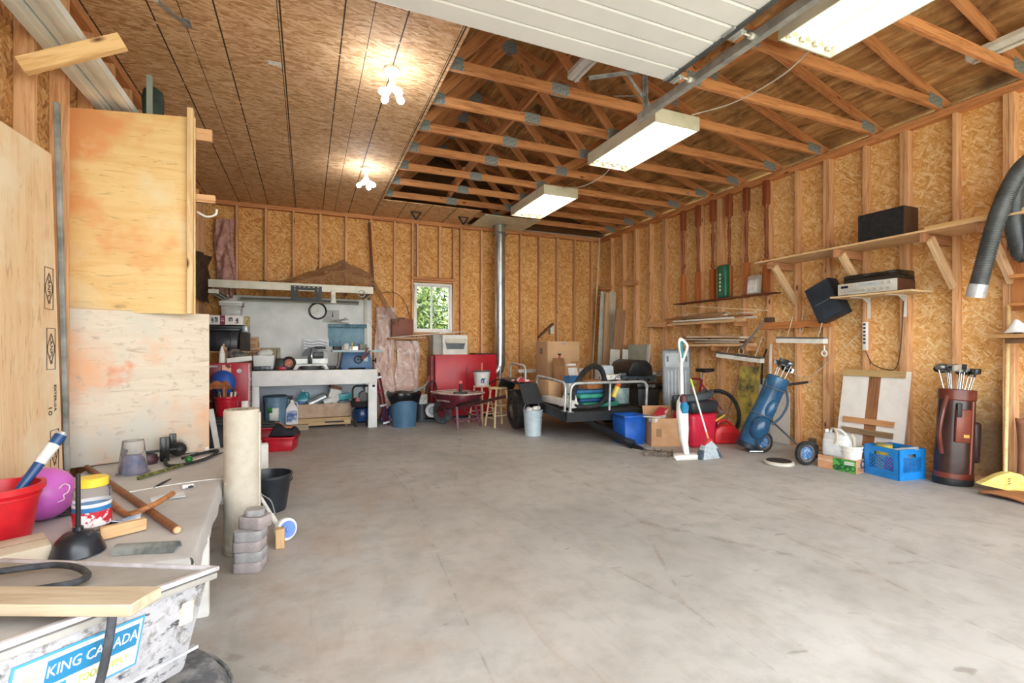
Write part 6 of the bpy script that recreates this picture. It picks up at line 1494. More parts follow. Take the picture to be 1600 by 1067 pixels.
for u0, u1, v, l in ((936, 957, 449, 'short block nailed between studs above the grey boards'), (972, 998, 442, 'short block nailed high between two studs in the corner'), (1009, 1041, 507, 'short block nailed low between studs beside the scrap racks'), (972, 990, 542, 'short block nailed low between studs behind the barbecue')):
    p0, p1 = WR(u0, v, .02), WR(u1, v, .02)
    tag(bar('nailed_block', p0, p1, .035, .09, wood(*LUM, 'x')), l, 'lumber')
q0, q1 = WR(987, 564, .15), WR(1012, 549, .15)
ap = thing('grey_vent_panel', 'grey-green flat panel with pale edge above the barbecue', 'panel', (XR - .18, q0.y, .90), rot=(0, .12, 0))
MB().bx(-.02, .0, -(q0.y - q1.y) * 1.0, .10, 0, .40).o('panel', pm('a9ada0', '989c90', .6), ap); MB().bx(-.022, .002, -(q0.y - q1.y) * 1.0 - .06, -(q0.y - q1.y) * 1.0, 0, .40).o('edge', pm('d8dad6', None, .5), ap)
MB().bx(-.03, .01, -.3, .10, -.9, .0).o('stand', wood('8a6a48', 'a08058', 'z'), ap)
# barbecue
bqx, bqy = 5.12, 6.85
bq = thing('barbecue', 'black lidded barbecue with a silver front behind the trailer', 'barbecue', (bqx, bqy, 0), -.15)
MB().prism([(-.22, .78), (.22, .78), (.22, .86), (.16, .99), (.05, 1.04), (-.10, 1.03), (-.20, .94)], -.36, .36, 'yz', Matrix.Rotation(PI / 2, 4, 'Z')).o('lid', pm('22252a', '30343a', .4), bq, bev=.02)
MB().bx(-.37, .37, -.22, .22, .64, .78).o('firebox', pm('4a555e', '6f7d88', .4, 0, 8), bq, bev=.02)
MB().bx(-.36, -.06, -.245, -.225, .78, .82).o('lid_handle', pm('8a9298', None, .4, .5), bq)
MB().bx(.05, .34, -.245, -.225, .79, .83).o('badge', pm('c8ccce', None, .4), bq)
for s in (-1, 1):
    MB().beam((s * .30, -.12, .64), (s * .33, -.16, 0), .04, .04).o('leg', M_black, bq); MB().beam((s * .30, .12, .64), (s * .33, .16, 0), .04, .04).o('leg', M_black, bq)
    MB().bx(s * .46 - .09, s * .46 + .09, -.18, .18, .76, .78).o('side_shelf', pm('7a868e', None, .4), bq)
for k in range(3): MB().cyl((-.2 + .2 * k, -.22, .70), (-.2 + .2 * k, -.25, .70), .025, n=12).o('knob', M_black, bq, smooth=True)
# black wheelie bin
q = P(1019, 640, y=6.0)
bn_ = thing('black_bin', 'black wheeled bin with a hinged lid behind the trailer corner', 'bin', (4.80, 6.10, 0), -.2)
MB().taper(.30, .30, .36, .36, .03, .62).o('body', pm('2a2c2e', '3a3c3e', .5), bn_, bev=.02)
MB().prism([(-.20, .62), (.19, .62), (.17, .68), (-.12, .72), (-.2, .70)], -.20, .20, 'yz').o('lid', pm('1c1e20', None, .35), bn_, bev=.012)
for s in (-1, 1): MB().cyl((s * .16, .16, .06), (s * .20, .16, .06), .06, n=16).o('wheel', M_rubber, bn_, smooth=True)
text('TOTER', .06, pm('d8dadc', None), bn_, (0, -.205, .655), (PI / 2, 0, 0), ext=.001)
# bicycles
def bicycle(lab, loc, rz, fcol, lean_a=.0):
    t = thing('bicycle', lab, 'bicycle', loc, rot=(lean_a, 0, rz)); R = .33
    fm = pm(fcol, None, .3)
    for x in (-.50, .50):
        w_ = MB().torus((x, 0, R), R - .022, .023, 'y', 40, 10).o('tire', M_rubber, t, smooth=True)
        MB().torus((x, 0, R), R - .05, .010, 'y', 36, 6).o('rim', pm('8a8e90', None, .35, .8), w_, smooth=True)
        MB().cyl((x, -.03, R), (x, .03, R), .022, n=12).o('hub', M_galb, w_, smooth=True)
        sp = MB()
        for k in range(18):
            a = 2 * PI * k / 18; b = a + .35 * (-1) ** k
            sp.cyl((x + .02 * math.cos(b), .018 * (-1) ** k, R + .02 * math.sin(b)), (x + (R - .055) * math.cos(a), 0, R + (R - .055) * math.sin(a)), .0022, n=4)
        so = sp.o('spokes', M_galb, w_); so['kind'] = 'stuff'
    bb, st, hd = Vector((-.06, 0, .30)), Vector((-.20, 0, .78)), Vector((.36, 0, .78))
    fr = MB()
    for a, b, r in ((bb, st, .016), (st, hd, .016), (bb, hd - Vector((-.02, 0, .08)), .019), (hd, hd + Vector((.04, 0, -.12)), .02)): fr.cyl(a, b, r, n=10)
    for s in (-1, 1): fr.cyl(bb, (-.50, s * .05, R), .010, n=8).cyl(st + Vector((.02, 0, -.05)), (-.50, s * .05, R), .009, n=8)
    fr.o('frame', fm, t, smooth=True)
    fk = MB()
    for s in (-1, 1): fk.tube([hd + Vector((.03, s * .045, -.14)), Vector((.46, s * .05, .42)), Vector((.50, s * .05, R))], .011, 8)
    fk.o('fork', fm, t, smooth=True)
    MB().cyl(st, st + Vector((-.035, 0, .12)), .013, n=8).o('seat_post', M_galb, t, smooth=True)
    MB().prism([(-.14, -.08), (-.12, .08), (-.02, .055), (.14, .015), (.14, -.015), (-.02, -.055)], 0, .05, 'xy', Matrix.Translation(st + Vector((-.04, 0, .11)))).o('saddle', M_black, t, bev=.018, seg=3)
    MB().cyl(hd, hd + Vector((-.02, 0, .10)), .012, n=8).tube([(hd.x, -.30, hd.z + .12), (hd.x - .02, -.1, hd.z + .10), (hd.x - .02, .1, hd.z + .10), (hd.x, .30, hd.z + .12)], .011, 8).o('handlebar', M_galb, t, smooth=True)
    MB().torus((bb.x, -.04, bb.z), .085, .006, 'y').o('chainring', M_black, t, smooth=True)
    MB().cyl((bb.x, -.05, bb.z), (bb.x + .10, -.06, bb.z - .13), .010, n=8).bx(bb.x + .05, bb.x + .15, -.13, -.06, bb.z - .145, bb.z - .12).o('crank', M_black, t)
    return t
bicycle('red bicycle leaning on the right wall behind the gas cans', (5.36, 5.60, 0), math.radians(92), 'a52a38', -.10)
# grey folded table
q = F(1062, 655)
gt = thing('folded_table', 'grey moulded plastic folding table standing on end by the wall', 'folding table', (4.74, 5.28, 0), rot=(-.06, 0, -.30))
M_gp = pm('8d9499', '7d8489', .45); M_gp2 = pm('aab2b8', '9aa2a8', .4)
MB().bx(-.20, .20, -.03, .03, 0, 1.20).o('panel', M_gp, gt, bev=.03, seg=3)
MB().bx(-.16, .24, .035, .075, 0, 1.22).o('rear_panel', pm('6a7176', None, .5), gt, bev=.03, seg=3)
MB().bx(-.17, .17, -.038, -.028, .96, 1.16).o('upper_panel', M_gp2, gt, bev=.004)
for k in range(6): MB().bx(-.145 + k * .05, -.120 + k * .05, -.040, -.026, .12, .92).o('rib', M_gp2, gt, bev=.006)
for x in (-.15, .12): MB().bx(x, x + .025, -.044, -.034, 1.04, 1.12).o('latch', pm('5a6066', None, .5), gt)
# ================================================================ FLOOR ITEMS ON THE RIGHT
q = F(983, 686)
rbn = crate('recycling_bin', 'bright blue recycling bin tucked under the trailer corner', 'recycling bin', (3.86, 5.20, 0), .32, .30, .37, pm('1e63c8', '1a56b0', .45), -.05)
bpy.context.view_layer.update()
q = F(1030, 698)
oc = open_box('packed_carton', 'open cardboard carton of red and white goods before the blue bin', 'box', (q.x + .15, q.y + .13, 0), .38, .32, .35, pm('c69c74', 'b98f68', .8), -.35, flaps=(('r', 1.25), ('b', 1.2)), fl=.42)
MB().bx(-.13, -.06, -.1625, -.158, .12, .22).o('print', pm('a07c58', None, .8), oc)
p = oc.location
tag(put(MB().bx(-.10, .10, -.06, .06, -.04, .04).o('red_game_box', pm('b02a3a', 'e8dcd8', .4, 0, 7, 0, (.56, .62)), bev=.004), (p.x - .02, p.y, p.z + .38), rot=(.3, -.5, .4)), 'red boxed toy sticking out of the open carton', 'box')
tag(put(MB().bx(-.13, .10, -.05, .05, -.02, .02).o('white_tray', pm('e6e4e0', 'b8b6b0', .5), bev=.006), (p.x - .10, p.y - .05, p.z + .35), rot=(.1, -.25, .2)), 'white tray lying over the edge of the open carton', 'tray')
tag(put(MB().cyl((-.16, 0, 0), (.16, 0, 0), .010, n=8).o('thin_stick', pm('d8d4cc', None, .5), smooth=True), (p.x - .20, p.y - .08, p.z + .365), rot=(0, .12, .1)), 'thin pale stick poking out of the open carton', 'stick')
q = F(1025, 715)
for k, (du, l) in enumerate(((0, 'chrome skate bracket lying before the open carton'), (16, 'second chrome skate bracket beside the mop foot'))):
    q = F(1020 + du, 712 + k)
    sk_ = thing('roller_skate_frame', l, 'hardware', (q.x, q.y, 0), -.6 - .2 * k)
    MB().bx(-.10, .10, -.02, .02, .05, .06).bx(-.10, -.09, -.03, .03, .02, .08).bx(.09, .10, -.03, .03, .02, .08).o('frame', pm('6a5f52', '3e362e', .35, .5), sk_)
    for x in (-.07, .07): MB().cyl((x, -.035, .026), (x, .035, .026), .025, n=12).o('wheel', pm('6a6054', '453d34', .5), sk_, smooth=True)
# red drum with black top
q = F(1078, 700)
rd = thing('red_tub', 'red plastic tub with a black rim and grey pad behind the steam mop', 'tub', (q.x + .19, q.y + .13, 0))
MB().taper(.36, .34, .42, .38, 0, .42).o('body', pm('cf2340', 'b51c36', .4), rd, bev=.05, seg=3)
MB().taper(.43, .39, .45, .41, .42, .58).o('black_top', pm('2b3036', '1f2328', .5), rd, bev=.05, seg=3)
for k in range(2): MB().tube(spline([(-.34, -.1 + .1 * k, .60), (-.1, -.18 + .1 * k, .62), (.12, -.12 + .1 * k, .64), (.26, -.02 + .1 * k, .66)], 5), .042, 10).o('foam_pad', pm('4a5258', '3c444a', .7), rd, smooth=True)
# steam mop
q = F(1075, 716)
mp_ = thing('steam_mop', 'white steam mop with teal tank standing before the red tub', 'steam mop', (q.x, q.y + .02, 0), rot=(0, 0, -.2))
MB().prism([(-.17, -.08), (.17, -.08), (.19, -.06), (.14, .08), (-.12, .08), (-.19, -.05)], .005, .045).o('mop_foot', M_wh, mp_, bev=.014, seg=2)
MB().bx(-.18, .18, -.09, .09, 0, .012).o('pad', pm('d4d2cc', None, .9), mp_)
MB().tube([(0, 0, .04), (-.005, .02, .12), (-.015, .04, .20)], [.03, .035, .045], 14).o('neck', M_wh, mp_, smooth=True)
MB().tube([(-.01, .04, .17), (-.015, .05, .32), (-.02, .06, .50), (-.02, .07, .62), (-.018, .07, .68)], [.045, .062, .066, .055, .03], 16).o('body', M_wh, mp_, smooth=True)
MB().tube([(-.02, .008, .50), (-.02, .012, .57), (-.02, .03, .62)], [.035, .05, .035], 14).o('tank', pm('2f8fc0', '2478a8', .25), mp_, smooth=True)
MB().tube([(-.02, .03, .62), (-.02, .035, .68), (-.02, .05, .70)], [.045, .04, .02], 12).o('collar', pm('5a3038', None, .5), mp_, smooth=True)
MB().tube([(-.018, .07, .66), (-.02, .08, 1.00), (-.02, .08, 1.10)], .021, 12).o('pole', M_wh, mp_, smooth=True)
MB().tube(spline([(-.02, .08, 1.06), (.02, .06, 1.17), (.015, .02, 1.26), (-.06, .02, 1.33), (-.075, .03, 1.27), (-.045, .05, 1.15), (-.02, .08, 1.06)], 5), .017, 10).o('handle', M_wh, mp_, smooth=True)
MB().tube([(-.06, .02, 1.30), (-.05, .035, 1.22), (-.03, .06, 1.12)], .021, 10).o('grip', pm('2f8f9a', None, .4), mp_, smooth=True)
# upright broom with dustpan head
q = F(1107, 716)
bm2 = thing('angle_broom', 'grey and red angle broom with a lime handle top beside the steam mop', 'broom', (q.x, q.y, 0))
tp_ = P(1079, 592, y=q.y + .25) - q
MB().prism([(-.15, .0), (.17, -.0), (.09, .13), (.01, .20), (-.07, .16)], -.035, .035, 'xz').o('bristles', pm('b9c4cc', '9aa6b0', .8, 0, 30), bm2)
for s, x0 in ((-1, -.15), (1, .17)): MB().prism([(x0, 0), (x0 + s * -.04, 0), (x0 * .62, .10), (x0 * .75, .10)] if s < 0 else [(x0 - .04, 0), (x0, 0), (x0 * .58, .11), (x0 * .46, .11)], -.037, .037, 'xz').o('dark_bristles', pm('4a5866', None, .8), bm2)
MB().prism([(-.08, .15), (.10, .12), (.04, .21), (-.02, .23)], -.03, .03, 'xz').o('cap', pm('c8303c', None, .4), bm2, bev=.008)
a, b = Vector((0, 0, .21)), tp_
MB().cyl(a, a.lerp(b, .12), .012, n=10).o('ferrule', pm('e8a06a', None, .4), bm2, smooth=True)
MB().cyl(a.lerp(b, .10), a.lerp(b, .86), .0105, n=10).o('pole', pm('ecece8', None, .4), bm2, smooth=True)
MB().cyl(a.lerp(b, .86), b, .013, n=10).o('lime_grip', pm('c8dc4a', None, .4), bm2, smooth=True)
# gas cans
def gascan(lab, loc, rz, k=1.0):
    t = thing('gas_can', lab, 'gas can', loc, rz, 'red gas cans'); mr = pm('d8282c', 'c02024', .35)
    poly = [(-.17, 0), (.17, 0), (.18, .04), (.17, .14), (.10, .21), (.0, .245), (-.10, .245), (-.17, .19), (-.185, .10), (-.18, .03)]
    MB().prism([(x * k, z * k) for x, z in poly], -.11 * k, .11 * k, 'xz').o('body', mr, t, bev=.03 * k, seg=3)
    MB().tube(spline([(-.10 * k, 0, .235 * k), (-.06 * k, 0, .285 * k), (.03 * k, 0, .275 * k), (.13 * k, 0, .18 * k)], 5), .018 * k, 10).o('handle', mr, t, smooth=True)
    nz = MB().cyl((-.13 * k, 0, .21 * k), (-.15 * k, 0, .27 * k), .03 * k, n=12).o('neck', M_black, t, smooth=True)
    MB().cyl((-.15 * k, 0, .265 * k), (.0, .0, .36 * k), .014 * k, .010 * k, n=10).o('spout', pm('e8cc48', None, .4), t, smooth=True)
    for s in (-1, 1): MB().bx(-.10 * k, .08 * k, s * .112 * k - .002, s * .112 * k + .002, .05 * k, .15 * k).o('embossed_panel', pm('c01f24', None, .4), t)
    return t
q = F(1140, 694); gascan('large red gas can with a yellow spout before the bicycle wheel', (q.x + .03, q.y + .10, 0), -.42, 1.0)
q = F(1108, 690); gascan('red gas can squeezed between the red tub and the larger can', (q.x + .30, q.y + .22, 0), -1.2, .95)
# yellow stained board, trims, white panel against the wall
M_yb = pm('c9b458', '5a5a40', .7, 0, 5, 0, (.42, .62))
p0, p1 = WR(1168, 668, .22), WR(1178, 575, .06)
yb_ = thing('stained_board', 'yellow board with dark stains leaning on the right wall', 'board', (XR - .20, WR(1171, 600).y - .1, .003), rot=(0, .10, 0))
MB().bx(-.012, 0, -.16, .16, 0, .98).o('board', M_yb, yb_)
tag(bar('white_trim', (XR - .17, WR(1178, 600).y - .35, .003), (XR - .03, WR(1205, 540).y - .02, 1.28), .03, .015, M_wh, up=(1, 0, 0)), 'long white trim strip leaning beside the yellow board', 'trim strip')
tag(bar('brown_trim', (XR - .20, WR(1150, 600).y + .05, .003), (XR - .03, WR(1156, 560).y, .85), .03, .012, wood('a8785a', 'c4967a', 'x'), up=(1, 0, 0)), 'thin brown trim strip leaning left of the yellow board', 'trim strip')
wpn = thing('leaning_shelf_board', 'small white panel standing between studs behind the golf cart', 'panel', (XR - .03, WR(1194, 600).y, .003), rot=(0, .0, 0))
MB().bx(-.012, .0, -.09, .09, 0, .82).o('panel', M_wh, wpn); MB().bx(-.012, .0, -.40, -.12, 0, .66).o('rear_panel', pm('d6cfc6', None, .6), wpn)
# ---- golf bags
def club(bag, p, d, kind, L, mshaft, mhead, where, tone):
    par = thing('golf_club', f'golf club with a {tone} {"wood" if kind % 3 == 0 else "iron"} head in the {where} golf bag', 'golf club', bag.location, group=f'golf clubs in the {where} bag')
    par.rotation_euler = bag.rotation_euler; par.scale = bag.scale
    p, d = Vector(p), Vector(d).normalized(); e = p + d * L
    c = MB().cyl(p, e, .006, n=8).o('shaft', mshaft, par, smooth=True)
    s = d.orthogonal().normalized(); s = (s * math.cos(kind * 1.3) + d.cross(s) * math.sin(kind * 1.3))
    if kind % 3 == 0: MB().ball(e + s * .04, .05, (1.25, 1.05, .8), 14, 9).o('club_head', mhead, par, smooth=True)
    else: MB().beam(e - s * .01, e + s * .10, .022, .055, d).cyl(e - d * .05, e + d * .01, .009, n=8).o('club_head', mhead, par, bev=.006)
q = F(1487, 758)
gx, gy = q.x + .08, q.y + .03
gb1 = thing('golf_bag', 'brown leather golf bag standing against the right wall', 'golf bag', (gx, gy, 0), rot=(-.02, .06, -.5))
M_lt = pm('6f3426', '552418', .32, 0, 5); M_dk = pm('33211f', '462d2a', .25, 0, 4)
def obl(rx, ry, z, n=28, ox=0): return [(ox + rx * math.cos(2 * PI * i / n), ry * math.sin(2 * PI * i / n), z) for i in range(n)]
def loft(rings, n=28):
    m = MB(); m.add([p for r in rings for p in r], [(j * n + i, j * n + (i + 1) % n, (j + 1) * n + (i + 1) % n, (j + 1) * n + i) for j in range(len(rings) - 1) for i in range(n)] + [tuple(range(n - 1, -1, -1))]); return m
loft([obl(.150, .125, .05), obl(.155, .13, .25), obl(.15, .125, .5), obl(.145, .12, .80), obl(.14, .118, .88)]).o('body', M_dk, gb1, smooth=True)
loft([obl(.153, .128, .0), obl(.158, .133, .012), obl(.158, .133, .06), obl(.152, .127, .064)]).o('base', M_black, gb1, smooth=True)
loft([obl(.154, .129, .06), obl(.158, .133, .065), obl(.158, .133, .11), obl(.152, .127, .115)]).o('lower_band', M_lt, gb1, smooth=True)
loft([obl(.142, .119, .82), obl(.15, .127, .83), obl(.15, .127, .925), obl(.135, .112, .93), obl(.13, .108, .86)]).o('collar', M_lt, gb1, smooth=True)
MB().bx(-.10, .03, -.145, -.115, .42, .74).o('front_pocket', pm('7a3a28', '682e20', .35), gb1, bev=.012)
MB().bx(-.04, .01, -.152, -.144, .47, .50).o('buckle', pm('c8a860', None, .3, .7), gb1)
MB().bx(.035, .05, -.138, -.112, .12, .82).o('piping', pm('8a4a3a', None, .4), gb1)
MB().bx(.10, .19, -.07, .07, .22, .62).o('side_pocket', pm('2a1a1a', '3a2624', .3), gb1, bev=.03, seg=3)
MB().tube(spline([(-.13, -.06, .86), (-.19, -.10, .70), (-.21, -.10, .50), (-.17, -.08, .30)], 6), .018, 8).o('strap', M_lt, gb1, smooth=True)
MB().bx(-.10, -.055, -.15, -.13, .66, .80).o('towel_clip', M_black, gb1, bev=.01)
gb1.scale = (.95, .95, .92); TONE = ('black', 'steel grey', 'charcoal', 'pale silver')
M_chr = pm('c4c8ca', None, .25, .9); hd_ = [pm('1d1f22', None, .25), pm('8f9498', None, .3, .8), pm('2c2f33', None, .3), pm('d4d6d4', None, .3, .5)]
for k in range(11):
    a = k * 2.399; r = .085 * math.sqrt((k + .5) / 11)
    club(gb1, (r * math.cos(a), r * math.sin(a), .84), (r * 3.2 * math.cos(a), r * 2.2 * math.sin(a), 1), k, .27 + .05 * ((k * 7) % 5) / 5, M_chr, hd_[k % 4], 'brown', TONE[k % 4])
# blue bag on a pull cart
q = F(1172, 706)
gb2 = thing('golf_bag', 'shiny blue golf bag strapped to a pull cart', 'golf bag', (q.x + .02, q.y + .06, .045), rot=(.0, .40, -.55))
M_bl = pm('1f4a6e', '2f628a', .22, 0, 4)
loft([obl(.12, .11, 0), obl(.13, .12, .03), obl(.135, .125, .30), obl(.12, .11, .5), obl(.118, .105, .78), obl(.125, .112, .80), obl(.125, .112, .90), obl(.11, .10, .91), obl(.10, .09, .84)]).o('body', M_bl, gb2, smooth=True)
loft([obl(.124, .114, -.01), obl(.134, .124, 0), obl(.136, .126, .05), obl(.13, .12, .055)]).o('base', pm('1c2c3c', None, .4), gb2, smooth=True)
MB().ball((0, -.10, .27), .10, (1.05, .8, 1.5), 18, 12).o('ball_pocket', M_bl, gb2, smooth=True)
MB().ball((.03, -.10, .52), .06, (1.05, .7, 2.0), 16, 10).o('side_pocket', M_bl, gb2, smooth=True)
for z in (.42, .76): MB().torus((0, 0, z), .125, .007).o('strap', pm('5a6a78', None, .5), gb2, smooth=True)
MB().tube(spline([(.10, -.06, .82), (.17, -.10, .66), (.17, -.10, .50), (.12, -.08, .36)], 5), .014, 8).o('shoulder_strap', pm('2c4a66', None, .4), gb2, smooth=True)
for k in range(6):
    a = k * 2.399; r = .06 * math.sqrt((k + .5) / 6)
    club(gb2, (r * math.cos(a), r * math.sin(a), .82), (r * math.cos(a), r * math.sin(a), 1), k + (k % 2), .22 + .03 * (k % 3), M_chr, hd_[k % 4], 'blue', TONE[k % 4])
ca = thing('golf_cart', 'folding chrome golf pull cart with black tires carrying the blue bag', 'golf cart', (0, 0, 0))
w1 = F(1262, 727); w1 = Vector((w1.x, w1.y + .02, .125)); w2 = w1 + Vector((.12, .62, 0))
base = Vector((q.x + .06, q.y + .02, .03)); axd = (w2 - w1).normalized()
for w_, s in ((w1, -1), (w2, 1)):
    Mx = Matrix.Translation(w_) @ axd.to_track_quat('Z', 'Y').to_matrix().to_4x4()
    o = MB().lathe([(.088, -.02), (.105, -.027), (.122, -.018), (.126, 0), (.122, .018), (.105, .027), (.088, .02)], 32, Mx, cap0=False).o('wheel', M_rubber, ca, smooth=True)
    MB().lathe([(.09, -.021), (.075, -.018), (.07, -.005), (.07, .005), (.075, .018), (.09, .021)], 28, Mx, cap0=False).o('rim', M_chr, o, smooth=True)
    MB().cyl(w_ - axd * .008, w_ + axd * .008, .066, n=24).cyl(w_ - axd * .02, w_ + axd * .02, .012, n=8).o('hub_disc', pm('3a68a0', '8aa4c0', .3, 0, 40, 0, (.5, .56)), o, smooth=True)
mid = base + Vector((.28, .02, .36)); top = base + Vector((.42, .06, .72))
for w_ in (w1, w2): MB().cyl(mid, w_, .011, n=8).o('wheel_strut', M_chr, ca, smooth=True)
MB().tube([base + Vector((-.06, -.05, .0)), base + Vector((.12, .02, .12)), mid, top], .012, 8).o('frame', M_chr, ca, smooth=True)
MB().tube([base + Vector((-.16, -.10, .0)), base + Vector((-.02, -.16, -.0)), base + Vector((.08, -.06, .0)), base + Vector((.05, .02, .05))], .009, 8).o('bag_foot', M_chr, ca, smooth=True)
hh0, hh1 = top, P(1262, 597, y=q.y - .10)
MB().cyl(hh0, hh0.lerp(hh1, .35), .012, n=8).o('handle_tube', M_chr, ca, smooth=True); MB().cyl(hh0.lerp(hh1, .30), hh1, .016, n=10).o('handle_grip', pm('2e2422', None, .6), ca, smooth=True)
MB().cyl(hh1, hh1 + (hh1 - hh0).normalized() * .05 + Vector((.03, 0, 0)), .008, n=8).o('handle_tip', pm('c8a888', None, .5), ca, smooth=True)
for k in range(2): MB().torus(tuple(mid + Vector((-.12 + .12 * k, 0, -.02 + .34 * k))), .05, .008, 'x').o('bag_bracket', M_chr, ca, smooth=True)
# round pad on the floor
q = F(1221, 726)
pd = thing('round_pad', 'round black pad with a pale rim lying flat on the floor', 'pad', (q.x, q.y + .03, 0))
MB().lathe([(0, 0), (.135, 0), (.145, .008), (.145, .03), (.13, .038), (.11, .036)], 36, cap0=False).o('rim', pm('d4d0c4', 'bab6aa', .6), pd, smooth=True)
MB().lathe([(.125, .036), (.12, .042), (.0, .044)], 32).o('pad', pm('34302c', '241f1c', .7), pd, smooth=True)
# ---- jug, bucket, tins, fruit carton, milk crate
q0, q1, q2 = F(1278, 729), F(1338, 741), F(1348, 735)
dirx = (q1 - q0).normalized(); rz = math.atan2(dirx.y, dirx.x); Lb = (q1 - q0).length
gc = thing('fruit_carton', 'low cardboard fruit tray with a green avocado print', 'box', q0, rz)
M_fc = pm('cf9c74', 'c08c64', .8)
MB().bx(0, Lb, 0, .005, 0, .13).bx(0, Lb, .225, .23, 0, .13).bx(0, .005, .005, .225, 0, .13).bx(Lb - .005, Lb, .005, .225, 0, .13).bx(0, Lb, 0, .23, 0, .004).o('tray', M_fc, gc)
MB().bx(Lb * .40, Lb - .002, -.0012, .001, .002, .125).o('green_print', pm('58a848', '1f6a38', .6, 0, 16, 0, (.48, .54)), gc)
text('AVOCADO', .035, pm('f0dcc8', None), gc, (Lb * .20, -.0016, .085), (PI / 2, 0, 0), ext=.0004, sx=.8)
MB().bx(Lb * .70, Lb * .95, -.0026, -.001, .075, .105).o('label', pm('f0f0ea', None), gc); text('AVOCADOS', .02, pm('2a6a3a', None), gc, (Lb * .825, -.0032, .09), (PI / 2, 0, 0), ext=.0003, sx=.85)
for i in range(4): MB().torus((Lb * (.50 + .14 * i), -.0015, .035 + .01 * (i % 2)), .022, .005, 'y', 18, 6).o('print_ring', pm('1f5a34', None), gc)
MB().torus((Lb + .001, .12, .08), .035, .008, 'x', 20, 6).o('side_emblem', pm('2a4a6a', None), gc)
for i in range(4): MB().bx(Lb - .001, Lb + .0012, .02, .21, .015 + .012 * i, .019 + .012 * i).o('side_line', pm('5a3a28', None), gc)
def gcl(x, y, z): return Vector(q0) + Vector((math.cos(rz) * x - math.sin(rz) * y, math.sin(rz) * x + math.cos(rz) * y, z))
tag(put(MB().bx(-.11, .11, -.09, .09, 0, .10).o('dark_case', pm('3a201c', '22262a', .5, 0, 9), bev=.01), gcl(.13, .118, .006), rz), 'dark brown case lying in the fruit tray under the jerry can', 'case')
jc = thing('jerry_can', 'translucent white jerry can on the fruit tray', 'jerry can', gcl(.13, .118, .109), rz); jc.scale = (.88, 1, 1)
MB().taper(.27, .16, .27, .16, 0, .20).o('body', pm('dfe3e6', 'c8ced2', .35), jc, bev=.035, seg=3)
MB().prism([(-.13, .17), (.13, .17), (.11, .235), (-.10, .25), (-.13, .23)], -.055, .055, 'xz').o('shoulder', pm('dfe3e6', 'c8ced2', .35), jc, bev=.02)
MB().tube([(-.08, 0, .24), (-.06, 0, .285), (.04, 0, .28), (.10, 0, .235)], .014, 10).o('handle', pm('dfe3e6', None, .35), jc, smooth=True)
MB().cyl((-.11, 0, .24), (-.12, 0, .275), .022, n=12).o('cap', M_wh, jc, smooth=True)
MB().tube(spline([(-.02, -.03, .295), (.03, -.07, .26), (.045, -.09, .20), (.02, -.088, .15)], 5), .013, 8).o('cloth_tie', pm('cbbfa8', None, .9), jc, smooth=True)
pbk = bucket('paint_pail', 'white plastic paint pail with a brush handle on the fruit tray', 'bucket', gcl(Lb - .10, .115, .006), .078, .098, .245, pm('ecebe6', 'd2d0c8', .5, 0, 9), rim=.006, ridges=(.20,))
MB().tube([(.03, 0, .05), (.05, .0, .24), (.03, -.01, .31), (.0, -.01, .36)], [.01, .012, .013, .008], 8).o('brush_handle', pm('d8ccb4', None, .6), pbk, smooth=True)
MB().bx(-.02, .02, -.10, -.094, .045, .085).o('spot_label', pm('3a3a3c', 'e0d8d0', .5, 0, 40), pbk)
q = gcl(Lb + .02, .34, 0)
can('yellow_tin', 'yellow paint tin on the floor between the fruit tray and milk crate', 'tin', q, .075, .20, pm('d9c84a', '8a8a6a', .4, 0, 12), pm('9aa09a', None, .4, .6))
c0, c1, c2 = F(1350, 738), F(1405, 752), F(1437, 744)
ed = (c1 - c0); rz = math.atan2(ed.y, ed.x); CW = ed.length; CD = .33; CH = .285
mc = thing('milk_crate', 'bright blue plastic milk crate of tins against the white board', 'milk crate', c0, rz)
M_mc = pm('1c86d8', '1876c2', .4)
def lattice(m, x0, x1, z0, z1, fn, n=7):
    w = x1 - x0; h = z1 - z0; st = w / n
    for s in (1, -1):
        for k in range(-n, n + 1):
            a0 = x0 + k * st if s == 1 else x0 + k * st + h; pts = []
            xa, xb = a0, a0 + s * h
            za, zb = z0, z1
            def clip(xa, za, xb, zb):
                if xa == xb: return None
                t0, t1 = sorted(((x0 - xa) / (xb - xa), (x1 - xa) / (xb - xa))); t0, t1 = max(0, t0), min(1, t1)
                if t0 >= t1: return None
                return (xa + (xb - xa) * t0, za + (zb - za) * t0, xa + (xb - xa) * t1, za + (zb - za) * t1)
            c = clip(xa, za, xb, zb)
            if c: m.beam(fn(c[0], c[1]), fn(c[2], c[3]), .006, .006)
def cside(name, w, fn, openw):
    m = MB()
    def bxp(x0, x1, z0, z1, t=.010):
        a, b = fn(x0, z0), fn(x1, z1); n = fn(0, 0, 1)
        vs = [Vector(fn(x, z, h)) for h in (0, t) for x, z in ((x0, z0), (x1, z0), (x1, z1), (x0, z1))]
        m.add(vs, [(0, 1, 2, 3), (4, 5, 6, 7), (0, 1, 5, 4), (1, 2, 6, 5), (2, 3, 7, 6), (3, 0, 4, 7)])
    bxp(0, w, 0, .075); bxp(0, w, CH - .045, CH); bxp(0, .05, .075, CH - .045); bxp(w - .05, w, .075, CH - .045)
    bxp(.05, w * .5 - openw, CH - .075, CH - .045); bxp(w * .5 + openw, w - .05, CH - .075, CH - .045)
    o = m.o(name, M_mc, mc)
    l = MB(); lattice(l, .05, w - .05, .075, CH - .075, lambda x, z: fn(x, z, .005)); l.o('lattice', M_mc, o)
cside('front_wall', CW, lambda x, z, h=0: (x, h, z), .07)
cside('rear_wall', CW, lambda x, z, h=0: (x, CD - h, z), .07)
cside('side_wall', CD, lambda x, z, h=0: (h, x, z), .05)
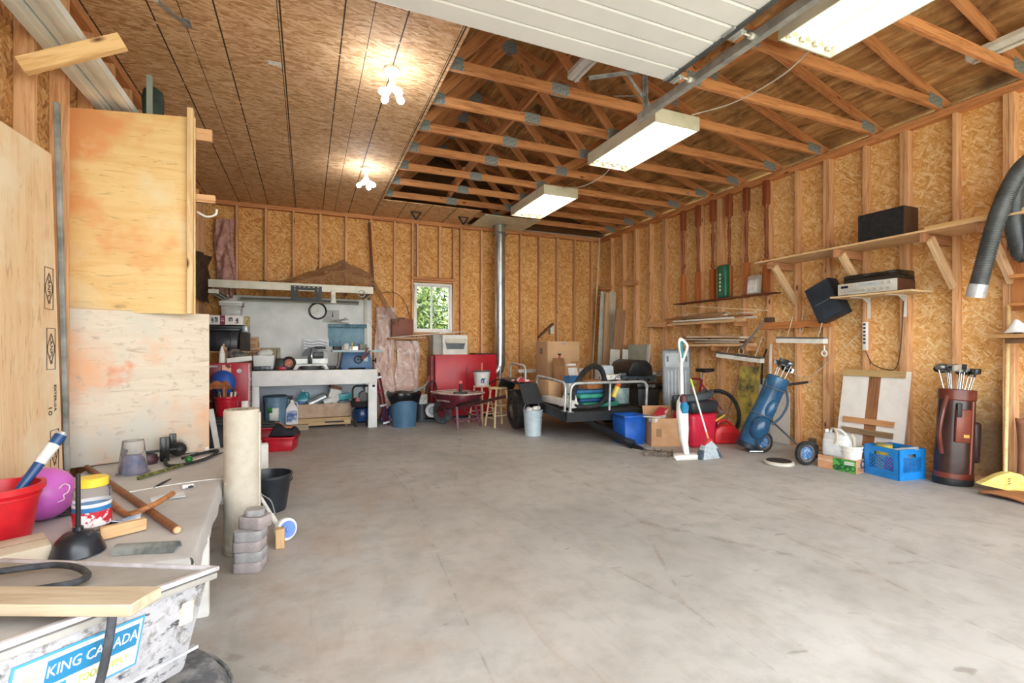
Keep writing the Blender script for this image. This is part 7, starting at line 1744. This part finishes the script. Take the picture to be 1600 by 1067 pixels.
cside('side_wall', CD, lambda x, z, h=0: (CW - h, x, z), .05)
MB().bx(.005, CW - .005, .005, CD - .005, .01, .02).o('base', M_mc, mc)
def ml_(x, y, z): return Vector(c0) + Vector((math.cos(rz) * x - math.sin(rz) * y, math.sin(rz) * x + math.cos(rz) * y, z))
can('yellow_tin', 'yellow tin standing in the blue milk crate', 'tin', ml_(CW * .36, .10, .022), .068, .27, pm('d9c84a', 'b89a3a', .4, 0, 12), pm('8a8a60', None, .4))
can('magenta_tub', 'magenta plastic tub inside the blue milk crate', 'tub', ml_(CW * .63, .10, .022), .07, .17, pm('c63fb4', 'a8329a', .4), pm('d9d0d8', None))
can('dark_tin', 'dark grey tin at the back of the blue milk crate', 'tin', ml_(CW * .72, .24, .022), .06, .24, pm('4a4c50', '8a8c88', .5, 0, 12), pm('9aa09a', None, .4, .6))
tag(put(MB().bx(-.11, .11, -.012, .012, 0, .03).o('paint_scraper', pm('c8ccd0', '6a6a6a', .4), bev=.004), ml_(CW * .78, .17, .255), rot=(0, -.25, rz + .5)), 'flat grey scraper lying across the milk crate', 'scraper')
# white board with wooden battens leaning on the wall
a, b = WR(1321, 592, .02), WR(1426, 600, .02)
y0, y1 = b.y, a.y; zt = 1.0
wbd = thing('batten_board', 'white panelled board with wooden battens leaning on the right wall', 'board', (XR - .20, 0, 0), rot=(0, math.atan2(.17, 1.0), 0))
for p0, p1 in ((y0, (y0 + y1) / 2 - .06), ((y0 + y1) / 2 + .06, y1)): MB().bx(-.012, 0, p0, p1, .02, 1.0).o('white_panel', pm('f4f2f0', 'ebe9e6', .5), wbd)
MB().bx(-.008, .012, (y0 + y1) / 2 - .06, (y0 + y1) / 2 + .06, .02, .99).o('centre_batten', wood('8a5a3c', 'a8744e', 'z'), wbd)
MB().bx(-.034, -.013, y0 + .04, y1, .93, 1.0).o('top_batten', wood('a88a58', 'c0a270', 'y'), wbd)
MB().bx(-.034, -.013, y0 + .10, y1 - .06, .415, .475).o('level_stick', wood('c08a58', 'd6a070', 'y'), wbd)
MB().bx(-.036, -.013, y0 + .10, y1 - .06, .30, .36).o('grey_stick', wood('8a7258', 'a48a6c', 'y'), wbd)
tk = thing('black_drill', 'black and grey power tool lying behind the jerry can', 'power tool', (5.28, 3.72, 0), .6)
MB().bx(-.16, .12, -.04, .04, .14, .19).o('rail', pm('3c3f42', None, .5), tk, bev=.01)
MB().bx(-.10, .10, -.06, .06, .0, .13).o('body', pm('26282b', '5a2a2c', .5, 0, 8), tk, bev=.02)
# broom, cardboard and dust pan at the right edge
q = F(1583, 768)
br2 = thing('corn_broom', 'yellow corn broom upside against the right wall', 'broom', (5.42, 2.13, 0))
top = P(1576, 470, x=5.60)
MB().cyl((0, 0, .10), Vector((top.x, top.y, 1.60)) - Vector((5.42, 2.13, 0)), .015, n=12).o('handle', wood('d8b070', 'ecc890', 'x', 1, .5, False), br2, smooth=True)
MB().prism([(-.20, .075), (.16, .0), (.20, .05), (.10, .17), (.02, .19), (-.06, .16)], -.03, .03, 'xz', Matrix.Rotation(-.6, 4, 'Z')).o('bristles', pm('ecd884', 'd8bf60', .8, 0, 24), br2)
for k in range(3): MB().cyl((-.03, -.034, .13 - .02 * k), (.10, -.034, .155 - .02 * k), .003, n=6).o('stitching', pm('8a5a30', None), br2)
tag(put(MB().sheet(lambda u, v: (.05 * math.sin(3 * v) + .03 * u, (u - .5) * .36, .02 + .62 * v + .02 * math.sin(6 * u)), 10, 12).o('brown_sack', pm('a8785c', '94684e', .85), smooth=True, solid=.012), (5.50, 1.93, .0)), 'brown paper sack slumped behind the corn broom', 'sack')
tag(put(MB().sheet(lambda u, v: ((v - .5) * .30, (u - .5) * .34, .012 + .03 * math.sin(2.5 * u + v)), 10, 6).o('wood_chunk', wood('8a5a3a', 'b0784e', 'y'), smooth=True, solid=.02), (5.30, 2.02, .0)), 'curved piece of brown bark lying below the corn broom', 'bark')
# ================================================================ RIGHT WALL
# stair spindles hanging below the top plate
M_sp = wood('7a3c22', '9a5232', 'z', 1, .5, False)
SPU = ((1070, 328), (1093, 320), (1116, 312), (1142, 302), (1169, 292), (1200, 280))
prof = [(.010, 0), (.018, .02), (.020, .06), (.012, .09), (.018, .11), (.012, .13), (.014, .30), (.021, .50), (.013, .60), (.019, .62), (.013, .64), (.011, .66), (.018, .69), (.021, .72)]
sp0 = None; znames = ('farthest from the long shelf', 'second from the corner', 'third from the corner', 'between the third and fifth', 'second from the long shelf', 'beside the long shelf end')
for k, (u, v) in enumerate(SPU):
    y = WR(u, v).y; zt_ = ZC - .08
    if sp0 is None:
        sp0 = thing('stair_spindle', 'x', 'spindle', (XR - .03, y, 0), group='stair spindles on the right wall')
        MB().bx(-.034, .034, -.034, .034, zt_ - .32, zt_).o('upper_block', M_sp, sp0, bev=.003)
        MB().lathe([(r * 1.3, zt_ - .32 - .72 + z) for r, z in prof], 14, cap1=True).o('turned_shaft', M_sp, sp0, smooth=True)
        MB().bx(-.034, .034, -.034, .034, zt_ - 1.53, zt_ - 1.04).o('lower_block', wood('a85a30', 'c4743f', 'z', 1, .5, False), sp0, bev=.003)
        o = sp0
    else: o = dup(sp0, (XR - .03, y, 0))
    o['label'] = 'turned brown stair spindle hanging on the wall, ' + znames[k]
# thin dark ledge with a green case and a white case
a, b = WR(1057, 474, .10), WR(1213, 459, .10); za = (a.z + b.z) / 2
tag(bar('dark_ledge', (XR - .09, b.y, za), (XR - .09, a.y, za), .17, .014, wood('5a2f1e', '74402a', 'x')), 'thin dark ledge under the turned spindles', 'shelf')
q = WR(1131, 466, .09)
gc_ = thing('green_case', 'dark green sleeve with white lettering standing on the dark ledge', 'case', (XR - .10, q.y, za + .008))
MB().bx(-.05, .05, -.085, .085, 0, .48).o('sleeve', pm('1f6a4c', '175540', .35), gc_, bev=.03, seg=3)
for k in range(5): MB().bx(-.053, -.049, .0, .025, .10 + .055 * k, .135 + .055 * k).o('lettering', pm('d8e8dc', None), gc_)
q = WR(1180, 460, .09)
wc_ = thing('clear_case', 'clear plastic case with a white insert on the dark ledge', 'case', (XR - .12, q.y, za + .008), rot=(0, .10, 0))
MB().bx(-.03, .03, -.10, .10, 0, .26).o('case', pm('b8b0a4', 'a49c90', .3), wc_, bev=.015); MB().bx(-.034, -.028, -.075, .075, .02, .19).o('insert', pm('e4e6e6', 'b8bcbe', .4, 0, 12), wc_)
# two rails loaded with wood scraps
def scraprack(u0, u1, v, lab, seed, n):
    a, b = WR(u0, v, .15), WR(u1, v, .15); z = (a.z + b.z) / 2
    t = thing('scrap_rack', lab, 'rack', (XR, (a.y + b.y) / 2, z)); L = abs(a.y - b.y) / 2
    bar('rail', (-.20, -L, -.02), (-.20, L, -.02), .035, .04, wood('c49a70', 'dcb68c', 'x'), t)
    for y in (-L * .8, 0, L * .8): bar('arm', (0, y, -.06), (-.22, y, -.06), .035, .08, wood('b0764c', 'c88e60', 'x'), t)
    rr = random.Random(seed); zz = z + .004; tones = (('b08a62', 'cba478'), ('d8cbb8', 'ece4d6'), ('8f7458', 'a98c6a'), ('e8e2d6', 'f4f0e8'), ('9a6a48', 'b8845c'))
    desc = ('pale', 'white painted', 'weathered grey', 'cream', 'brown'); used = {}
    for k in range(n):
        w, h = rr.uniform(.04, .09), rr.uniform(.012, .028); l = rr.uniform(.5, 1.0) * 2 * L * (1.15 if k % 4 == 0 else .9)
        yc = (a.y + b.y) / 2 + rr.uniform(-.12, .12); x = XR - .05 - .05 * (k % 4) - rr.uniform(0, .02)
        ci = rr.randrange(5); tilt = rr.uniform(-.06, .06); layer = zz + (k // 4) * .032
        o = bar('wood_scrap', (x, yc - l / 2, layer + h / 2 + .002 - tilt * .1), (x + rr.uniform(-.02, .02), yc + l / 2, layer + h / 2 + .002 + abs(tilt) * l * .4), w * .6, h, wood(*tones[ci], 'x'))
        key = desc[ci]
        tag(o, f'{key} wood strip in the scrap pile on the {("upper" if seed == 1 else "lower")} wall rack', 'wood scrap', 'wood scraps on the ' + ('upper' if seed == 1 else 'lower') + ' rack')
scraprack(1047, 1168, 502, 'upper wooden wall rack holding thin wood scraps', 1, 14)
scraprack(1062, 1185, 537, 'lower wooden wall rack holding thin wood scraps', 2, 13)
tag(bar('pale_stick', WR(1055, 477, .18), WR(1200, 485, .18), .02, .014, wood('d8bc94', 'ecd6b4', 'x')), 'long pale stick lying over the upper scrap pile', 'stick')
# cross board with hooks, lamps on cords
p0, p1 = WR(1187, 510, .02), WR(1300, 507, .02)
tag(bar('cross_board', p0, Vector((p0.x, p1.y, p0.z)), .035, .09, wood('b8703c', 'd08a50', 'x')), 'reddish board nailed across the studs above the hanging lamps', 'lumber')
def hanglamp(u0, v0, u1, v1, lab):
    a, b = WR(u0, v0, .22), WR(u1, v1, .22); c = (a + b) / 2; L = (a - b).length / 2; d = (b - a)
    t = thing('hanging_strip_lamp', lab, 'lamp', c, rot=(0, 0, math.atan2(d.y, d.x)))
    t.rotation_euler = (0, -math.atan2(d.z, math.hypot(d.x, d.y)), math.atan2(d.y, d.x))
    MB().prism([(-.04, -.035), (.04, -.035), (.04, .02), (.02, .035), (-.02, .035), (-.04, .02)], -L, L, 'yz').o('housing', pm('f0f0ec', 'dedcd6', .4), t)
    MB().bx(-L, L, -.041, .041, .018, .038).o('top_cover', pm('6a6660', '55524c', .5), t)
    for s in (-.6, .7):
        MB().cyl((L * s, 0, .035), (L * s, .10, .30), .004, n=6).o('cord', pm('d8ccb8', None), t, smooth=True)
    return t
hanglamp(1122, 554, 1191, 563, 'white strip lamp hanging tilted below the scrap racks')
hanglamp(1216, 531, 1290, 532, 'white strip lamp hanging level below the reddish board')
q = WR(1288, 548, .2)
tag(put(MB().torus((0, 0, -.03), .03, .009, 'x').cyl((0, 0, 0), (0, 0, .06), .008, n=8).o('white_hook', M_wh, smooth=True), q), 'white hook ring hanging at the end of the level lamp', 'hook')
# claw tool and cords between the racks
a, b = WR(1160, 545, .24), WR(1196, 500, .24)
cw = thing('reel_claw', 'chrome two-pronged grabber hung over the scrap racks', 'tool', (0, 0, 0))
for k in range(2): MB().tube([a + Vector((0, .03 * k, .01 * k)), a.lerp(b, .5) + Vector((0, .02 * k, 0)), b + Vector((0, 0, .02 * k))], .010, 8).o('prong', M_chr, cw, smooth=True)
MB().torus(tuple(a + Vector((0, .02, -.03))), .04, .007, 'x').o('loop', pm('c8b8a0', None, .5), cw, smooth=True); MB().bx(b.x - .03, b.x + .03, b.y - .12, b.y, b.z - .03, b.z + .03).o('head', pm('5a4030', None, .6), cw, bev=.01)
a, b = WR(1198, 545, .05), WR(1190, 600, .05)
tag(MB().tube(spline([a, a.lerp(b, .4) + Vector((0, .03, 0)), b], 4), .012, 8).o('black_strap', M_black, smooth=True), 'black strap hanging from the tilted lamp end', 'strap')
for pts, l, c in (([(1222, 500), (1216, 540), (1230, 575), (1262, 590), (1300, 560), (1345, 520)], 'thin pale cord drooping from the speaker to the power strip', 'd8cbb4'), ([(1256, 480), (1250, 520), (1258, 505), (1262, 482)], 'pale cord loop hanging below the tilted speaker', 'd8cbb4'), ([(1352, 548), (1365, 570), (1395, 578), (1405, 560), (1409, 520), (1412, 470)], 'dark cord running from the power strip up to the small shelf', '4a3a30'), ([(1170, 545), (1180, 570), (1185, 600)], 'dark cord hanging under the scrap racks', '4a3a30')):
    tag(MB().tube(spline([WR(u, v, .015) for u, v in pts], 5), .005, 6)  .o('speaker_wire', pm(c, None, .6), smooth=True), l, 'cord')
# long shelf on diagonal braces
sa = P(1180, 404, x=5.20); zs = 2.31
ya = sa.y; yb_e = 1.2
lsf = thing('long_shelf', 'long plywood shelf on diagonal wooden braces along the right wall', 'shelf', (0, 0, 0))
MB().bx(5.20, XR, yb_e, ya, zs - .018, zs).o('shelf_board', plywood('d2a878', 'e4c094', 'y'), lsf)
MB().bx(5.24, XR, yb_e, 2.62, zs, zs + .035).o('top_plank', wood('d8ae74', 'e8c48c', 'y'), lsf)
for y in (4.21, 3.40, 2.60, 2.19):
    bar('bracket_arm', (XR, y + .03, zs - .064), (5.22, y + .03, zs - .064), .038, .09, wood('a8724e', 'c48e66', 'x'), lsf)
    bar('brace', (5.27, y - .012, zs - .08), (XR - .01, y - .012, zs - .50), .038, .085, wood('d0a47c', 'e6c49c', 'x'), lsf)
# speaker on the shelf
a, b = P(1340, 375, x=5.27), P(1412, 362, x=5.27)
y0_, y1_ = b.y - .0, a.y
zsp = P(1340, 334, x=5.27).z
spk = thing('speaker', 'large dark speaker with a dusty grille lying on the long shelf', 'speaker', (5.27, (y0_ + y1_) / 2, zs + .002))
w = (y1_ - y0_) / 2; hgt_ = .29
MB().bx(.012, .24, -w, w, 0, hgt_).o('cabinet', wood('3e2a1e', '543a2a', 'z', 1, .5, False), spk, bev=.004)
MB().bx(0, .014, -w + .005, w - .005, .005, hgt_ - .005).o('grille', pm('15161a', '26272a', .9, 0, 24), spk)
# small receiver shelf
a, b = P(1297, 464, x=5.30), P(1434, 457, x=5.30)
zsh = a.z; yA, yB = a.y, P(1418, 457, x=5.30).y
rs = thing('receiver_shelf', 'small wooden shelf on two white metal brackets under the receiver', 'shelf', (0, 0, 0))
MB().bx(5.30, XR, yB - .03, yA, zsh - .018, zsh).o('shelf_board', wood('d8b488', 'ecd0a4', 'y'), rs)
for u in (1358, 1414):
    y = WR(u, 470).y
    MB().bx(XR - .006, XR, y - .015, y + .015, zsh - .24, zsh - .018).bx(5.36, XR, y - .015, y + .015, zsh - .024, zsh - .018).beam((XR - .004, y, zsh - .07), (XR - .10, y, zsh - .02), .026, .006).o('bracket', M_wh, rs)
a, b = P(1309, 457, x=5.32), P(1401, 450, x=5.32)
yA2, yB2 = a.y, b.y; w = (yA2 - yB2) / 2
rc = thing('stereo_receiver', 'silver-faced stereo receiver with walnut sides on the small shelf', 'receiver', (5.32, (yA2 + yB2) / 2, zsh + .003))
hR = .125
MB().bx(.012, .31, -w, w, 0, hR).o('cabinet', wood('4a2c20', '5e3a2a', 'x', 1, .5, False), rc, bev=.003)
MB().bx(0, .014, -w, w, .004, hR - .002).o('faceplate', pm('d8d8d2', 'c6c6c0', .35, .2), rc, bev=.002)
MB().bx(-.002, .001, w * .62, w * .88, .075, .10).o('display', pm('1a2a4a', None, .2), rc)
MB().bx(-.002, .001, -w * .45, w * .25, .078, .108).o('tuning_dial', pm('a8b8c4', 'c8d0d6', .3), rc)
for k in range(5): MB().cyl((0, w * .05 - k * w * .2, .035), (-.014, w * .05 - k * w * .2, .035), .012, n=12).o('knob', pm('c8c8c2', None, .3, .4), rc, smooth=True)
for k in range(2): MB().cyl((0, -w * .6 - k * w * .2, .092), (-.016, -w * .6 - k * w * .2, .092), .014, n=12).o('knob', pm('d4d4ce', None, .3, .4), rc, smooth=True)
for k in range(6): MB().bx(-.004, .001, w * .80 - k * .035, w * .80 - k * .035 + .022, .03, .04).o('button', pm('b4b4ae', None, .3), rc)
tt = thing('turntable', 'black turntable cover on top of the stereo receiver', 'turntable', (5.35, (yA2 + yB2) / 2 - .02, zsh + .003 + hR + .002))
MB().bx(0, .27, -w * .93, w * .93, 0, .035).o('base', pm('2a221e', '1e1814', .5), tt, bev=.004)
MB().bx(.0, .27, -w * .93, w * .93, .036, .085).o('dust_cover', pm('1c1814', '2e2822', .15), tt, bev=.008)
# tilted speaker hung on the wall
sc_ = WR(1291, 470, .12)
ts_ = thing('speaker', 'dark blue-black speaker hanging tilted beside the receiver shelf', 'speaker', sc_, rot=(-.42, 0, 0))
MB().bx(-.06, .11, -.155, .155, -.22, .22).o('cabinet', pm('1c222c', '2a323e', .6), ts_, bev=.012)
MB().bx(-.068, -.058, -.145, .145, -.21, .21).o('grille', pm('252e3c', '2f3a48', .85, 0, 9), ts_, bev=.004)
MB().bx(-.071, -.067, -.10, .10, -.02, -.016).o('badge_line', pm('8a8f94', None, .5), ts_)
# power strip
a, b = WR(1354, 503, .0), WR(1354, 547, .0)
ps = thing('power_strip', 'white power strip with dark sockets mounted upright on a stud', 'power strip', (XR - .012, a.y, (a.z + b.z) / 2))
h = (a.z - b.z) / 2
MB().bx(-.025, .01, -.022, .022, -h, h).o('body', M_wh, ps, bev=.005)
for k in range(6): MB().bx(-.027, -.024, -.012, .012, h * (.82 - .26 * k) - .012, h * (.82 - .26 * k) + .012).o('socket', pm('4a4a4c', None), ps)
# black ribbed hose at the right edge
hp_ = [P(1524, 463, x=5.12), P(1533, 430, x=5.12), P(1552, 360, x=5.10), P(1572, 305, x=5.10), P(1597, 262, x=5.14), P(1625, 245, x=5.2), P(1650, 270, x=5.25), P(1640, 330, x=5.3), P(1620, 370, x=5.3), P(1600, 400, x=5.3), P(1586, 360, x=5.28), P(1584, 310, x=5.24), P(1596, 270, x=5.22)]
hs_ = spline(hp_, 9)
bh = thing('dust_hose', 'thick black ribbed dust hose hanging from the long shelf', 'hose', (0, 0, 0))
MB().tube(hs_, .056, 16).o('hose', pm('2e3236', '44484c', .45), bh, smooth=True)
hb = MB()
for i in range(1, len(hs_) - 1):
    for f in (0, .5):
        p = hs_[i].lerp(hs_[i + 1], f); d = (hs_[i + 1] - hs_[i - 1]).normalized(); hb.cyl(p - d * .005, p + d * .005, .061, n=16)
o = hb.o('hose_ribs', pm('3a3e42', '54585c', .4), bh, smooth=True); o['kind'] = 'stuff'
d = (hs_[0] - hs_[2]).normalized()
MB().cyl(hs_[0] - d * .10, hs_[0] + d * .01, .064, n=18, cap1=False).o('hose_cuff', pm('c4ccd4', '8f979f', .2, .3), bh, smooth=True)
# stepped ledges and shelf at the right edge
for k, (v, l) in enumerate(((398, 'highest short wooden ledge at the right edge stud'), (432, 'middle short wooden ledge at the right edge stud'), (476, 'lowest short wooden ledge at the right edge stud'))):
    p = P(1577, v, x=5.45)
    tag(bar('short_ledge', (5.55, p.y, p.z), (5.55, 1.5, p.z), .20, .03, wood('b8743e', 'd49458', 'x')), l, 'shelf')
tag(MB().bx(XR - .02, XR, 1.5, P(1577, 430, x=5.6).y, 1.55, 2.2).o('ledge_backing', wood('a8683c', 'c4844e', 'z')), 'reddish backing board behind the short ledges', 'board')
p = P(1538, 523, x=5.35)
eg = thing('edge_shelf', 'wooden shelf edge above the corn broom holding a white bag', 'shelf', (0, 0, 0))
MB().bx(5.35, XR, 1.2, p.y, p.z - .03, p.z + .0).o('shelf_board', wood('a87c4c', 'c89a66', 'y'), eg); MB().bx(5.38, 5.42, 1.2, p.y - .12, p.z - .075, p.z - .03).o('lip', wood('5a3c24', '70503a', 'y'), eg)
q = P(1592, 516, x=5.45)
rag('white_bag', 'white plastic bag and cord on the right edge shelf', 'bag', (5.48, q.y - .05, p.z + .002), .18, .26, .13, pm('eef0f0', 'd8dcdc', .3), 51)
# ================================================================ OUTSIDE: trees behind the window
def tree(lab, loc, h, r, seed, cols):
    t = thing('tree', lab, 'tree', loc, group='trees outside the window'); rr = random.Random(seed)
    MB().tube([(0, 0, 0), (.05, 0, h * .4), (0, .05, h * .8)], [.16, .11, .05], 8).o('trunk', wood('4a382a', '6a5440', 'z'), t, smooth=True)
    m = MB()
    for k in range(4500):
        d = Vector((rr.gauss(0, 1), rr.gauss(0, 1), rr.gauss(0, .9))).normalized() * (rr.random() ** .4)
        c = Vector((d.x * r, d.y * r, h * .52 + d.z * h * .48)); s = rr.uniform(.05, .11)
        a = Vector((rr.gauss(0, 1), rr.gauss(0, 1), rr.gauss(0, 1))).normalized(); b = a.orthogonal().normalized()
        m.add([c - a * s, c + b * s * .5, c + a * s, c - b * s * .5], [(0, 1, 2, 3)])
    tl = NT('leaves'); nz = tl.noise(tl.objc(), 9, 2)
    ml = tl.fin(tl.ramp(nz, [(.35, lin(cols[0])), (.55, lin(cols[1])), (.7, lin(cols[2]))]), .6, 0)
    o = m.o('foliage', ml, t); o['kind'] = 'stuff'
tree('yellow-green leafy tree outside the left window pane', (2.1, 11.3, -.16), 3.6, 1.2, 1, ('2c4416', '58782a', '9aa848'))
tree('mid-green leafy tree outside the right window pane', (4.7, 11.6, -.16), 4.2, 1.25, 2, ('2a4420', '4f7434', '86a050'))
tree('tall dark tree farther behind the window', (3.2, 14.2, -.16), 6.5, 1.9, 3, ('1e3018', '35502a', '5a7440'))
tree('broad dark tree behind the leafy ones outside', (7.1, 14.5, -.16), 6.0, 1.9, 4, ('22361a', '3c5a2c', '64804a'))
